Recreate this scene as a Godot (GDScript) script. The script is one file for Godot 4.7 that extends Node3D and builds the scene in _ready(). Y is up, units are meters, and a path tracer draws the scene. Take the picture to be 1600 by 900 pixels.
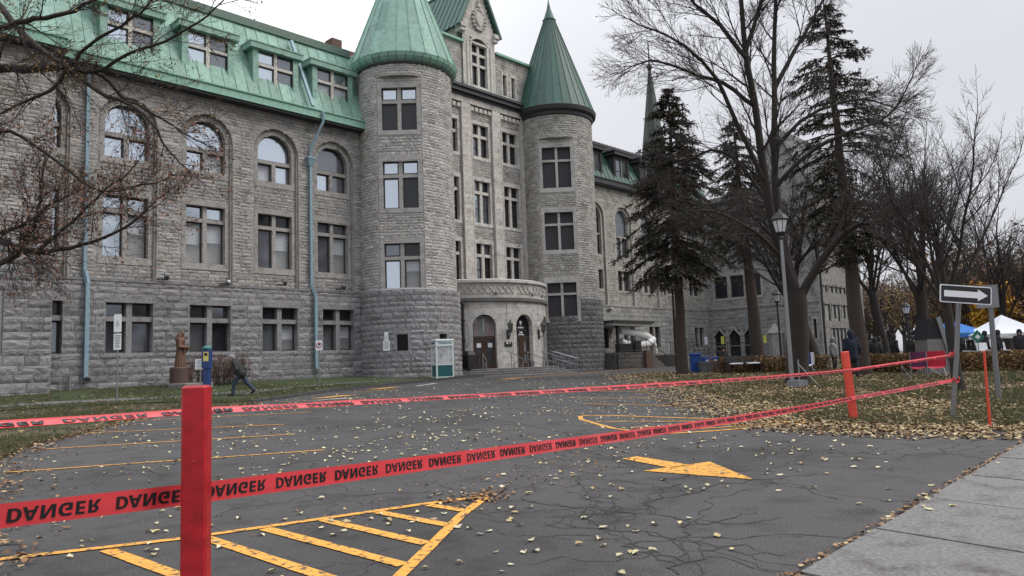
extends Node3D
# A stone college with round copper-capped towers behind a taped-off car park on a grey November day.
# x runs along the facade (to the right and away), z out of it towards the street, y up, metres.

var rng := RandomNumberGenerator.new()
var M := {}
var tex := {}

func _ready() -> void:
	rng.seed = 20231
	var cam := Camera3D.new()
	cam.name = "camera"
	cam.position = Vector3(0, 1.6, 35)
	cam.rotation_degrees = Vector3(5.88, -46.07, -2.096)
	cam.fov = 42.06
	cam.near = 0.05
	cam.far = 900
	add_child(cam)
	cam.current = true
	var we := WorldEnvironment.new()
	we.name = "world_environment"
	var env := Environment.new()
	env.background_mode = Environment.BG_SKY
	env.tonemap_mode = Environment.TONE_MAPPER_LINEAR
	env.tonemap_exposure = 1.32
	env.background_energy_multiplier = 1.0
	env.sdfgi_enabled = true
	env.ssao_enabled = true
	env.ssil_enabled = true
	var sky := Sky.new()
	var pan := PanoramaSkyMaterial.new()
	pan.panorama = overcast_sky()
	sky.sky_material = pan
	env.sky = sky
	we.environment = env
	add_child(we)
	var sun := DirectionalLight3D.new()
	sun.name = "sun"
	sun.light_energy = 0.5
	sun.light_color = Color(1.0, 0.965, 0.92)
	sun.light_angular_distance = 28.0
	sun.shadow_enabled = true
	add_child(sun)
	sun.look_at_from_position(Vector3.ZERO, -Vector3(0.5, 0.80, 0.6))
	make_materials()
	ground_setting()
	college()
	trees()
	near_things()
	wall_side_things()
	park_things()
	people()
	leaves()

# overcast sky: brighter towards the thin cloud on the left and towards the zenith, soft streaks of cloud
func overcast_sky() -> ImageTexture:
	var w := 512
	var h := 256
	var im := Image.create(w, h, false, Image.FORMAT_RGBF)
	var nz := FastNoiseLite.new()
	nz.seed = 5
	nz.frequency = 1.6
	nz.fractal_octaves = 4
	var glow := Vector3(0.12, 0.42, -0.9).normalized()
	for j in h:
		var el := PI * (0.5 - (j + 0.5) / h)
		for i in w:
			var a := TAU * ((i + 0.5) / w - 0.5)
			var d := Vector3(-sin(a) * cos(el), sin(el), cos(a) * cos(el))
			var up := maxf(d.y, 0.0)
			var c := Vector3(0.50, 0.511, 0.545)
			c *= 1.0 + 0.1 * up + 2.6 * up * up * up
			var g := clampf(d.dot(glow), 0.0, 1.0)
			c += Vector3(1.0, 0.97, 0.94) * (0.50 * pow(g, 9.0))
			var q := Vector3(d.x, d.y * 3.0, d.z)
			c *= 1.0 + 0.13 * nz.get_noise_3dv(q * 0.8)
			if d.y < 0:
				c = Vector3(0.22, 0.215, 0.21)
			im.set_pixel(i, j, Color(c.x, c.y, c.z))
	return ImageTexture.create_from_image(im)

# ---------------------------------------------------------------- mesh building
class MB:
	var v := PackedVector3Array()
	var n := PackedVector3Array()
	var c := PackedColorArray()
	var col := Color(1, 1, 1)
	func tri(a: Vector3, b: Vector3, d: Vector3) -> void:
		var m := (b - a).cross(d - a).normalized()
		v.append(a); v.append(d); v.append(b)
		n.append(m); n.append(m); n.append(m)
		c.append(col); c.append(col); c.append(col)
	func quad(a: Vector3, b: Vector3, d: Vector3, e: Vector3) -> void:
		tri(a, b, d)
		tri(a, d, e)
	func trin(a: Vector3, b: Vector3, d: Vector3, na: Vector3, nb: Vector3, nd: Vector3) -> void:
		v.append(a); v.append(d); v.append(b)
		n.append(na); n.append(nd); n.append(nb)
		c.append(col); c.append(col); c.append(col)
	func hexa(p: Array) -> void:   # p[0..3] back face ccw seen from the front, p[4..7] front face
		quad(p[4], p[5], p[6], p[7])
		quad(p[1], p[0], p[3], p[2])
		quad(p[0], p[1], p[5], p[4])
		quad(p[1], p[2], p[6], p[5])
		quad(p[2], p[3], p[7], p[6])
		quad(p[3], p[0], p[4], p[7])
	func box(t: Transform3D, s: Vector3) -> void:
		var h := s * 0.5
		var p := []
		for k in [[-1, -1, -1], [1, -1, -1], [1, 1, -1], [-1, 1, -1], [-1, -1, 1], [1, -1, 1], [1, 1, 1], [-1, 1, 1]]:
			p.append(t * Vector3(h.x * k[0], h.y * k[1], h.z * k[2]))
		hexa(p)
	func at(x: float, y: float, z: float, sx: float, sy: float, sz: float) -> void:
		box(Transform3D(Basis(), Vector3(x, y, z)), Vector3(sx, sy, sz))
	func cbox(t: Transform3D, s: Vector3, ch: float) -> void:   # box with its four long (y) edges and top chamfered
		var a := s.x * 0.5
		var b := s.z * 0.5
		var ring := [Vector2(a, -b + ch), Vector2(a, b - ch), Vector2(a - ch, b), Vector2(-a + ch, b), Vector2(-a, b - ch), Vector2(-a, -b + ch), Vector2(-a + ch, -b), Vector2(a - ch, -b)]
		var lv := [[-s.y * 0.5, 0.0], [s.y * 0.5 - ch, 0.0], [s.y * 0.5, ch]]
		for k in 2:
			for i in 8:
				var p: Vector2 = ring[i]
				var q: Vector2 = ring[(i + 1) % 8]
				var f0: float = 1.0 - lv[k][1] / maxf(a, b)
				var f1: float = 1.0 - lv[k + 1][1] / maxf(a, b)
				quad(t * Vector3(q.x * f0, lv[k][0], q.y * f0), t * Vector3(p.x * f0, lv[k][0], p.y * f0), t * Vector3(p.x * f1, lv[k + 1][0], p.y * f1), t * Vector3(q.x * f1, lv[k + 1][0], q.y * f1))
		var ft := 1.0 - ch / maxf(a, b)
		for i in range(1, 7):
			var p0: Vector2 = ring[0] * ft
			var p1: Vector2 = ring[i] * ft
			var p2: Vector2 = ring[i + 1] * ft
			tri(t * Vector3(p0.x, s.y * 0.5, p0.y), t * Vector3(p2.x, s.y * 0.5, p2.y), t * Vector3(p1.x, s.y * 0.5, p1.y))
	func bar(a: Vector3, b: Vector3, w: float, h: float, upv := Vector3.UP) -> void:
		var d := b - a
		var l := d.length()
		if l < 1e-5:
			return
		d /= l
		if absf(d.dot(upv)) > 0.98:
			upv = Vector3(1, 0, 0.1).normalized()
		var x := d.cross(upv).normalized()
		var y := x.cross(d)
		box(Transform3D(Basis(x, y, -d), (a + b) * 0.5), Vector3(w, h, l))
	func tube(p: Array, r: Array, sides: int, cap := true) -> void:
		var m := p.size()
		var prev := PackedVector3Array()
		var prevn := PackedVector3Array()
		var refv := Vector3.UP
		var d0: Vector3 = (p[1] - p[0]).normalized()
		if absf(d0.dot(refv)) > 0.9:
			refv = Vector3(1, 0, 0)
		for i in m:
			var d: Vector3
			if i == 0:
				d = d0
			elif i == m - 1:
				d = (p[i] - p[i - 1]).normalized()
			else:
				d = (p[i + 1] - p[i - 1]).normalized()
			var x := d.cross(refv).normalized()
			refv = x.cross(d).normalized()
			var ring := PackedVector3Array()
			var rn := PackedVector3Array()
			for k in sides:
				var a := TAU * k / sides
				var nn := x * cos(a) + refv * sin(a)
				rn.append(nn)
				ring.append(p[i] + nn * float(r[i]))
			if i > 0:
				for k in sides:
					var k2 := (k + 1) % sides
					trin(prev[k], ring[k2], prev[k2], prevn[k], rn[k2], prevn[k2])
					trin(prev[k], ring[k], ring[k2], prevn[k], rn[k], rn[k2])
			elif cap and float(r[0]) > 0.004:
				for k in range(1, sides - 1):
					tri(ring[0], ring[k], ring[k + 1])
			prev = ring
			prevn = rn
		if cap and float(r[m - 1]) > 0.004:
			for k in range(1, sides - 1):
				tri(prev[0], prev[k + 1], prev[k])
	func lathe(o: Vector3, prof: Array, seg: int, a0 := 0.0, a1 := TAU, flat := false) -> void:   # prof: Vector2(radius, height) going up, outside to the right
		for i in prof.size() - 1:
			var p: Vector2 = prof[i]
			var q: Vector2 = prof[i + 1]
			var sl := Vector2(q.y - p.y, p.x - q.x).normalized()
			for k in seg:
				var t0 := a0 + (a1 - a0) * k / seg
				var t1 := a0 + (a1 - a0) * (k + 1) / seg
				var d0 := Vector3(sin(t0), 0, cos(t0))
				var d1 := Vector3(sin(t1), 0, cos(t1))
				var A := o + d0 * p.x + Vector3.UP * p.y
				var B := o + d1 * p.x + Vector3.UP * p.y
				var C := o + d1 * q.x + Vector3.UP * q.y
				var D := o + d0 * q.x + Vector3.UP * q.y
				if flat:
					quad(A, B, C, D)
				else:
					var n0 := d0 * sl.x + Vector3.UP * sl.y
					var n1 := d1 * sl.x + Vector3.UP * sl.y
					if p.x > 1e-4:
						trin(A, B, C, n0, n1, n1)
					if q.x > 1e-4:
						trin(A, C, D, n0, n1, n0)
	func ball(o: Vector3, r: Vector3, seg := 10, rings := 6, b := Basis()) -> void:
		for i in rings:
			var e0 := -PI / 2 + PI * i / rings
			var e1 := -PI / 2 + PI * (i + 1) / rings
			for k in seg:
				var t0 := TAU * k / seg
				var t1 := TAU * (k + 1) / seg
				var q := []
				var m := []
				for w in [[e0, t0], [e0, t1], [e1, t1], [e1, t0]]:
					var d := Vector3(cos(w[0]) * sin(w[1]), sin(w[0]), cos(w[0]) * cos(w[1]))
					q.append(o + b * (d * r))
					m.append((b * (d / r)).normalized())
				if i > 0:
					trin(q[0], q[1], q[2], m[0], m[1], m[2])
				if i < rings - 1:
					trin(q[0], q[2], q[3], m[0], m[2], m[3])
	func prism(poly: PackedVector2Array, t: Transform3D, dep: float) -> void:   # poly in local xy, extruded from z=-dep to 0
		var idx := Geometry2D.triangulate_polygon(poly)
		for i in range(0, idx.size(), 3):
			var a := poly[idx[i]]
			var b := poly[idx[i + 1]]
			var d := poly[idx[i + 2]]
			if (b - a).cross(d - a) < 0:
				var s := b
				b = d
				d = s
			tri(t * Vector3(a.x, a.y, 0), t * Vector3(b.x, b.y, 0), t * Vector3(d.x, d.y, 0))
			tri(t * Vector3(a.x, a.y, -dep), t * Vector3(d.x, d.y, -dep), t * Vector3(b.x, b.y, -dep))
		var area := 0.0
		var m := poly.size()
		for i in m:
			area += poly[i].cross(poly[(i + 1) % m])
		for i in m:
			var a := poly[i]
			var b := poly[(i + 1) % m]
			if area < 0:
				var s := a
				a = b
				b = s
			quad(t * Vector3(a.x, a.y, -dep), t * Vector3(b.x, b.y, -dep), t * Vector3(b.x, b.y, 0), t * Vector3(a.x, a.y, 0))
	func add(arr: Array, t: Transform3D) -> void:   # another mesh's surface arrays
		var sv: PackedVector3Array = arr[Mesh.ARRAY_VERTEX]
		var sn: PackedVector3Array = arr[Mesh.ARRAY_NORMAL]
		var ix: PackedInt32Array = arr[Mesh.ARRAY_INDEX] if arr[Mesh.ARRAY_INDEX] != null else PackedInt32Array()
		var flip := t.basis.determinant() < 0
		var nb := t.basis.inverse().transposed()
		var m := ix.size() if ix.size() else sv.size()
		for i in range(0, m, 3):
			for k in ([0, 2, 1] if flip else [0, 1, 2]):
				var j = ix[i + k] if ix.size() else i + k
				v.append(t * sv[j])
				n.append((nb * sn[j]).normalized())
				c.append(col)
	func mesh() -> ArrayMesh:
		var am := ArrayMesh.new()
		if v.is_empty():
			return am
		var a := []
		a.resize(Mesh.ARRAY_MAX)
		a[Mesh.ARRAY_VERTEX] = v
		a[Mesh.ARRAY_NORMAL] = n
		a[Mesh.ARRAY_COLOR] = c
		am.add_surface_from_arrays(Mesh.PRIMITIVE_TRIANGLES, a)
		return am

func put(called: String, mb: MB, mat: Material, parent: Node = self, kind := "") -> MeshInstance3D:
	return putm(called, mb.mesh(), mat, parent, kind)

func putm(called: String, mesh: Mesh, mat: Material, parent: Node = self, kind := "") -> MeshInstance3D:
	var o := MeshInstance3D.new()
	o.name = called
	o.mesh = mesh
	o.material_override = mat
	parent.add_child(o, true)
	if kind:
		o.set_meta("kind", kind)
	return o

func thing(called: String, label: String, category: String, pos := Vector3.ZERO, turn := 0.0, group := "") -> Node3D:
	var o := Node3D.new()
	o.name = called
	add_child(o, true)
	o.position = pos
	o.rotation.y = turn
	return tag(o, label, category, group)

func tag(o: Node3D, label: String, category: String, group := "") -> Node3D:
	o.set_meta("label", label)
	o.set_meta("category", category)
	if group:
		o.set_meta("group", group)
	return o

func rv(a: float, b: float) -> float:
	return rng.randf_range(a, b)

# ---------------------------------------------------------------- materials
func noise_tex(key: String, sd: int, freq: float, oct: int, lo: float, hi: float, normal := 0.0, typ := FastNoiseLite.TYPE_SIMPLEX_SMOOTH, size := 512) -> Texture2D:
	if tex.has(key):
		return tex[key]
	var t := NoiseTexture2D.new()
	t.width = size
	t.height = size
	t.seamless = true
	t.seamless_blend_skirt = 0.25
	var nz := FastNoiseLite.new()
	nz.seed = sd
	nz.noise_type = typ
	nz.frequency = freq
	nz.fractal_type = FastNoiseLite.FRACTAL_FBM
	nz.fractal_octaves = oct
	t.noise = nz
	if normal > 0:
		t.as_normal_map = true
		t.bump_strength = normal
	else:
		var gr := Gradient.new()
		gr.set_color(0, Color(lo, lo, lo))
		gr.set_color(1, Color(hi, hi, hi))
		t.color_ramp = gr
	tex[key] = t
	return t

func mat(key: String, col: Color, rough := 0.85, grain := "", scale := 1.0, nrm := "", nscale := 1.0, metal := 0.0, vcol := false) -> StandardMaterial3D:
	var m := StandardMaterial3D.new()
	m.resource_name = key
	m.albedo_color = col.linear_to_srgb()
	m.roughness = rough
	m.metallic = metal
	m.vertex_color_use_as_albedo = vcol
	if grain:
		m.albedo_texture = tex[grain]
	if nrm:
		m.normal_enabled = true
		m.normal_texture = tex[nrm]
		m.normal_scale = nscale
	if grain or nrm:
		m.uv1_triplanar = true
		m.uv1_world_triplanar = true
		m.uv1_scale = Vector3.ONE * scale
	M[key] = m
	return m

func make_materials() -> void:
	noise_tex("grain", 3, 0.02, 5, 0.76, 1.0)
	noise_tex("fine", 9, 0.09, 4, 0.68, 1.0)
	noise_tex("blotch", 12, 0.008, 4, 0.84, 1.0)
	noise_tex("speck", 31, 0.30, 3, 0.3, 1.12)
	noise_tex("n_rough", 17, 0.03, 5, 0, 1, 6.0)
	noise_tex("n_fine", 19, 0.12, 4, 0, 1, 4.0)
	noise_tex("n_wave", 23, 0.006, 2, 0, 1, 1.5)
	noise_tex("wear", 41, 0.05, 5, 0.0, 1.0)
	mat("stone", Color(1, 1, 1), 0.92, "grain", 1.3, "n_rough", 1.0, 0.0, true)
	mat("dressed", Color(1, 1, 1), 0.9, "grain", 0.8, "n_fine", 0.5, 0.0, true)
	for k in 5:
		var f: float = [0.8, 0.92, 1.0, 1.1, 1.22][k]
		mat("block%d" % k, Color(0.30, 0.298, 0.312) * f, 0.93, "grain", 1.5, "n_rough", 1.2)
	for k in 4:
		var f: float = [0.88, 0.98, 1.06, 1.16][k]
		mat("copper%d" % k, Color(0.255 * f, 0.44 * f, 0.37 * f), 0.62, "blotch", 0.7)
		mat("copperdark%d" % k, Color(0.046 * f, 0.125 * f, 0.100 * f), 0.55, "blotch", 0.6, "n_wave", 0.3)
	mat("coppertrim", Color(0.24, 0.46, 0.37), 0.6, "blotch", 0.9)
	mat("spiregrey", Color(0.05, 0.068, 0.062), 0.7, "blotch", 0.8)
	mat("gutter", Color(0.035, 0.035, 0.042), 0.55, "blotch", 0.9)
	mat("copperjoint", Color(0.06, 0.12, 0.10), 0.8)
	mat("roofedge", Color(0.13, 0.20, 0.165), 0.7, "blotch", 0.9)
	mat("sash", Color(0.035, 0.028, 0.026), 0.5)
	mat("cream", Color(0.62, 0.60, 0.55), 0.6, "blotch", 2.0)
	mat("glass_sky", Color(0.62, 0.69, 0.77), 0.07, "", 1.0, "", 1.0, 0.85)
	mat("glass_dark", Color(0.022, 0.024, 0.03), 0.06)
	mat("glass_mid", Color(0.22, 0.235, 0.26), 0.08, "", 1.0, "", 1.0, 0.7)
	mat("curtain", Color(0.66, 0.70, 0.76), 0.85, "grain", 1.5)
	mat("screen_board", Color(0.045, 0.042, 0.052), 0.7, "grain", 1.0)
	var cg := mat("glass_clear", Color(0.85, 0.9, 0.95), 0.05)
	cg.transparency = BaseMaterial3D.TRANSPARENCY_ALPHA
	cg.albedo_color.a = 0.16
	mat("asphalt", Color(0.140, 0.135, 0.137), 0.9, "speck", 3.2, "n_fine", 0.9, 0.0, true)
	var am: StandardMaterial3D = M.asphalt
	am.uv1_scale = Vector3.ONE * 0.5
	mat("crack", Color(0.044, 0.041, 0.040), 0.95)
	mat("concrete", Color(0.235, 0.232, 0.228), 0.9, "fine", 0.45, "n_fine", 0.2, 0.0, true)
	var yt := NoiseTexture2D.new()
	yt.width = 512
	yt.height = 512
	yt.seamless = true
	var yn := FastNoiseLite.new()
	yn.seed = 77
	yn.frequency = 0.02
	yn.fractal_octaves = 5
	yt.noise = yn
	var yg := Gradient.new()
	yg.offsets = PackedFloat32Array([0.0, 0.24, 0.31, 0.7, 1.0])
	yg.colors = PackedColorArray([Color(0.30, 0.27, 0.25), Color(0.34, 0.30, 0.26), Color(0.78, 0.56, 0.24), Color(0.86, 0.63, 0.27), Color(0.80, 0.58, 0.26)])
	yt.color_ramp = yg
	tex["yellow"] = yt
	mat("yellow", Color(1, 1, 1), 0.8, "yellow", 0.9, "n_fine", 0.5)
	mat("white_line", Color(0.62, 0.62, 0.62), 0.8, "fine", 1.2)
	mat("lawn", Color(0.062, 0.092, 0.034), 0.95, "fine", 1.5, "n_fine", 1.0, 0.0, true)
	mat("earth", Color(1, 1, 1), 0.95, "fine", 1.0, "n_fine", 1.0, 0.0, true)
	mat("bark", Color(0.052, 0.044, 0.040), 0.95, "fine", 2.0, "n_rough", 1.5)
	mat("barkbrown", Color(0.085, 0.066, 0.055), 0.95, "fine", 2.0, "n_rough", 1.5)
	mat("barktwig", Color(0.045, 0.038, 0.036), 0.95)
	mat("vleaf", Color(1, 1, 1), 0.85, "", 1.0, "", 1.0, 0.0, true).backlight_enabled = true
	M.vleaf.backlight = Color(0.12, 0.1, 0.06)
	mat("needle", Color(1, 1, 1), 0.8, "", 1.0, "", 1.0, 0.0, true)
	mat("redpaint", Color(0.56, 0.014, 0.024), 0.36, "grain", 0.9)
	mat("orangepaint", Color(0.80, 0.085, 0.05), 0.5, "blotch", 2.0)
	mat("plaster", Color(0.36, 0.35, 0.33), 0.9)
	var tp := mat("tape", Color(0.60, 0.050, 0.060), 0.28, "", 1.0, "n_wave", 0.5)
	tp.uv1_scale = Vector3.ONE * 5.0
	tp.backlight_enabled = true
	tp.backlight = Color(0.16, 0.014, 0.02)
	mat("ink", Color(0.010, 0.010, 0.012), 0.4)
	mat("steel", Color(0.42, 0.43, 0.45), 0.42, "blotch", 3.0, "", 1.0, 0.75)
	mat("galv", Color(0.30, 0.31, 0.33), 0.5, "grain", 3.0, "", 1.0, 0.5)
	mat("white", Color(0.78, 0.79, 0.80), 0.55, "blotch", 2.0)
	mat("paper", Color(0.74, 0.76, 0.80), 0.8)
	mat("black", Color(0.014, 0.014, 0.016), 0.5)
	mat("blackiron", Color(0.020, 0.020, 0.022), 0.55)
	mat("bluepipe", Color(0.25, 0.38, 0.46), 0.5, "blotch", 1.5)
	mat("bluemeter", Color(0.018, 0.045, 0.16), 0.4)
	mat("meterteal", Color(0.03, 0.16, 0.14), 0.4)
	mat("meteryellow", Color(0.60, 0.55, 0.16), 0.5)
	mat("teal", Color(0.012, 0.10, 0.115), 0.45)
	mat("boothwhite", Color(0.62, 0.70, 0.70), 0.45)
	mat("bronze", Color(0.165, 0.085, 0.055), 0.55, "blotch", 3.0, "n_fine", 0.6, 0.25)
	mat("redgranite", Color(0.17, 0.10, 0.08), 0.6, "speck", 2.0)
	mat("doorwood", Color(0.065, 0.034, 0.022), 0.45, "grain", 3.0)
	mat("duct", Color(0.74, 0.76, 0.76), 0.6, "blotch", 1.0)
	mat("blueplastic", Color(0.012, 0.075, 0.33), 0.4)
	mat("greyplastic", Color(0.17, 0.18, 0.20), 0.5)
	mat("tentblue", Color(0.015, 0.16, 0.52), 0.65)
	mat("tentwhite", Color(0.80, 0.82, 0.86), 0.7)
	M.tentwhite.backlight_enabled = true
	M.tentwhite.backlight = Color(0.3, 0.3, 0.32)
	M.tentblue.backlight_enabled = true
	M.tentblue.backlight = Color(0.03, 0.15, 0.4)
	mat("skin", Color(0.42, 0.26, 0.20), 0.6)
	mat("jacketblack", Color(0.022, 0.024, 0.027), 0.75, "grain", 4.0, "n_rough", 0.6)
	mat("coatnavy", Color(0.012, 0.02, 0.042), 0.92, "grain", 4.0, "n_rough", 0.6)
	mat("jeans", Color(0.045, 0.065, 0.115), 0.85, "fine", 6.0)
	mat("trousers", Color(0.018, 0.018, 0.022), 0.85)
	mat("greyhair", Color(0.22, 0.215, 0.21), 0.9)
	mat("shoe", Color(0.014, 0.013, 0.013), 0.5)
	mat("redcloth", Color(0.50, 0.015, 0.045), 0.75)
	mat("purplecloth", Color(0.085, 0.012, 0.06), 0.75)
	mat("brickbrown", Color(0.16, 0.10, 0.08), 0.9, "fine", 1.5)
	mat("plywood", Color(0.25, 0.24, 0.235), 0.8, "grain", 1.0)
	mat("warmglow", Color(0.6, 0.5, 0.35), 0.5)
	mat("far_glass", Color(0.55, 0.72, 0.74), 0.1, "", 1.0, "n_wave", 0.2, 0.7)
	mat("hivis", Color(0.6, 0.62, 0.12), 0.6)
	mat("greensign", Color(0.02, 0.16, 0.10), 0.5)
	# weathering at a larger scale than the grain: stains and patches of wear
	var st := NoiseTexture2D.new()
	st.width = 512
	st.height = 512
	st.seamless = true
	var sn := FastNoiseLite.new()
	sn.seed = 63
	sn.frequency = 0.014
	sn.fractal_octaves = 6
	sn.fractal_gain = 0.62
	st.noise = sn
	var sg := Gradient.new()
	sg.offsets = PackedFloat32Array([0.0, 0.3, 0.5, 1.0])
	sg.colors = PackedColorArray([Color(0.68, 0.66, 0.64), Color(0.87, 0.86, 0.85), Color(0.98, 0.98, 0.98), Color(1, 1, 1)])
	st.color_ramp = sg
	tex["stain"] = st
	for q in [["asphalt", 0.17], ["stone", 0.13], ["dressed", 0.2], ["concrete", 0.3], ["redpaint", 1.7], ["copper0", 0.3], ["copper1", 0.27], ["copper2", 0.33], ["copper3", 0.3], ["copperdark0", 0.3], ["copperdark1", 0.27], ["copperdark2", 0.33], ["copperdark3", 0.3], ["block0", 0.2], ["block1", 0.2], ["block2", 0.2], ["block3", 0.2], ["block4", 0.2]]:
		var w: StandardMaterial3D = M[q[0]]
		w.detail_enabled = true
		w.detail_albedo = st
		w.detail_blend_mode = BaseMaterial3D.BLEND_MODE_MUL
		w.detail_uv_layer = BaseMaterial3D.DETAIL_UV_2
		w.uv2_triplanar = true
		w.uv2_world_triplanar = true
		w.uv2_scale = Vector3.ONE * float(q[1])
	mat("interior_red", Color(0.30, 0.075, 0.04), 0.7, "grain", 1.0)

# ---------------------------------------------------------------- ground shape
func sat(x: float) -> float:
	if x < 20.0:
		return maxf(x, -30.0)
	return 20.0 + 10.0 * tanh((x - 20.0) / 10.0)

func ground(x: float, z: float) -> float:
	var y := 0.0193 * sat(x) + 0.0151 * clampf(35.0 - z, -8.0, 60.0)
	var amt := clampf(0.52 - 0.0165 * (x - 10.0), 0.0, 0.55) * (1.0 - smoothstep(27.0, 34.0, x))
	return y + amt * clampf((7.5 - z) / 7.5, 0.0, 1.0)

func gp(x: float, z: float, off := 0.0) -> Vector3:
	return Vector3(x, ground(x, z) + off, z)

# ---------------------------------------------------------------- the setting
func v2(a: Array) -> PackedVector2Array:
	var p := PackedVector2Array()
	for i in range(0, a.size(), 2):
		p.append(Vector2(a[i], a[i + 1]))
	return p

func sheet(mb: MB, poly: PackedVector2Array, off: float, cell := 1.0, tint := 0) -> void:
	var lo := poly[0]
	var hi := poly[0]
	for p in poly:
		lo = lo.min(p)
		hi = hi.max(p)
	for i in range(floori(lo.x / cell), ceili(hi.x / cell)):
		for j in range(floori(lo.y / cell), ceili(hi.y / cell)):
			var c := PackedVector2Array([Vector2(i, j) * cell, Vector2(i + 1, j) * cell, Vector2(i + 1, j + 1) * cell, Vector2(i, j + 1) * cell])
			for q in Geometry2D.intersect_polygons(poly, c):
				var ix := Geometry2D.triangulate_polygon(q)
				for k in range(0, ix.size(), 3):
					var t := []
					for m in 3:
						var w: Vector2 = q[ix[k + m]]
						t.append(gp(w.x, w.y, off))
					if (t[1] - t[0]).cross(t[2] - t[0]).y < 0:
						t = [t[0], t[2], t[1]]
					if tint > 0:
						for m in 3:
							mb.v.append(t[[0, 2, 1][m]])
							mb.n.append(Vector3.UP)
							mb.c.append(tint_at(tint, t[[0, 2, 1][m]]))
					else:
						mb.tri(t[0], t[1], t[2])

func stroke(mb: MB, pts: PackedVector2Array, w: float, off: float) -> void:   # painted line along points, cut every 0.5 m so it follows the ground
	for i in pts.size() - 1:
		var a := pts[i]
		var b := pts[i + 1]
		var d := (b - a).normalized()
		var s := Vector2(-d.y, d.x) * w * 0.5
		var n := maxi(1, int(a.distance_to(b) / 0.5))
		for k in n:
			var p := a.lerp(b, float(k) / n)
			var q := a.lerp(b, float(k + 1) / n)
			var e := s * rv(0.9, 1.08)
			mb.quad(gp(p.x - e.x, p.y - e.y, off), gp(p.x + e.x, p.y + e.y, off), gp(q.x + s.x, q.y + s.y, off), gp(q.x - s.x, q.y - s.y, off))

var lot_poly := PackedVector2Array()

var nz8 := FastNoiseLite.new()
var nz21 := FastNoiseLite.new()

func tint_at(kind: int, p: Vector3) -> Color:
	if kind == 1:
		return Color(0.078, 0.082, 0.038).lerp(Color(0.145, 0.11, 0.066), clampf(0.5 + 0.9 * nz8.get_noise_2d(p.x * 1.4, p.z * 1.4), 0, 1))
	if kind == 2:
		var f := 1.0 + 0.6 * nz21.get_noise_2d(p.x, p.z) + 0.2 * nz21.get_noise_2d(p.x * 5.0 + 90.0, p.z * 5.0)
		return Color(f, f, f * 0.99)
	return Color(0.75, 0.9, 0.8).lerp(Color(1.35, 1.1, 0.95), clampf(0.5 + 1.1 * nz8.get_noise_2d(p.x * 2.0, p.z * 2.0), 0, 1))

func mark(lot: Node3D, called: String, lines: Array, w: float, m := "yellow") -> void:
	var b := MB.new()
	for l in lines:
		stroke(b, v2(l), w, 0.013)
	put(called, b, M[m], lot)

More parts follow.
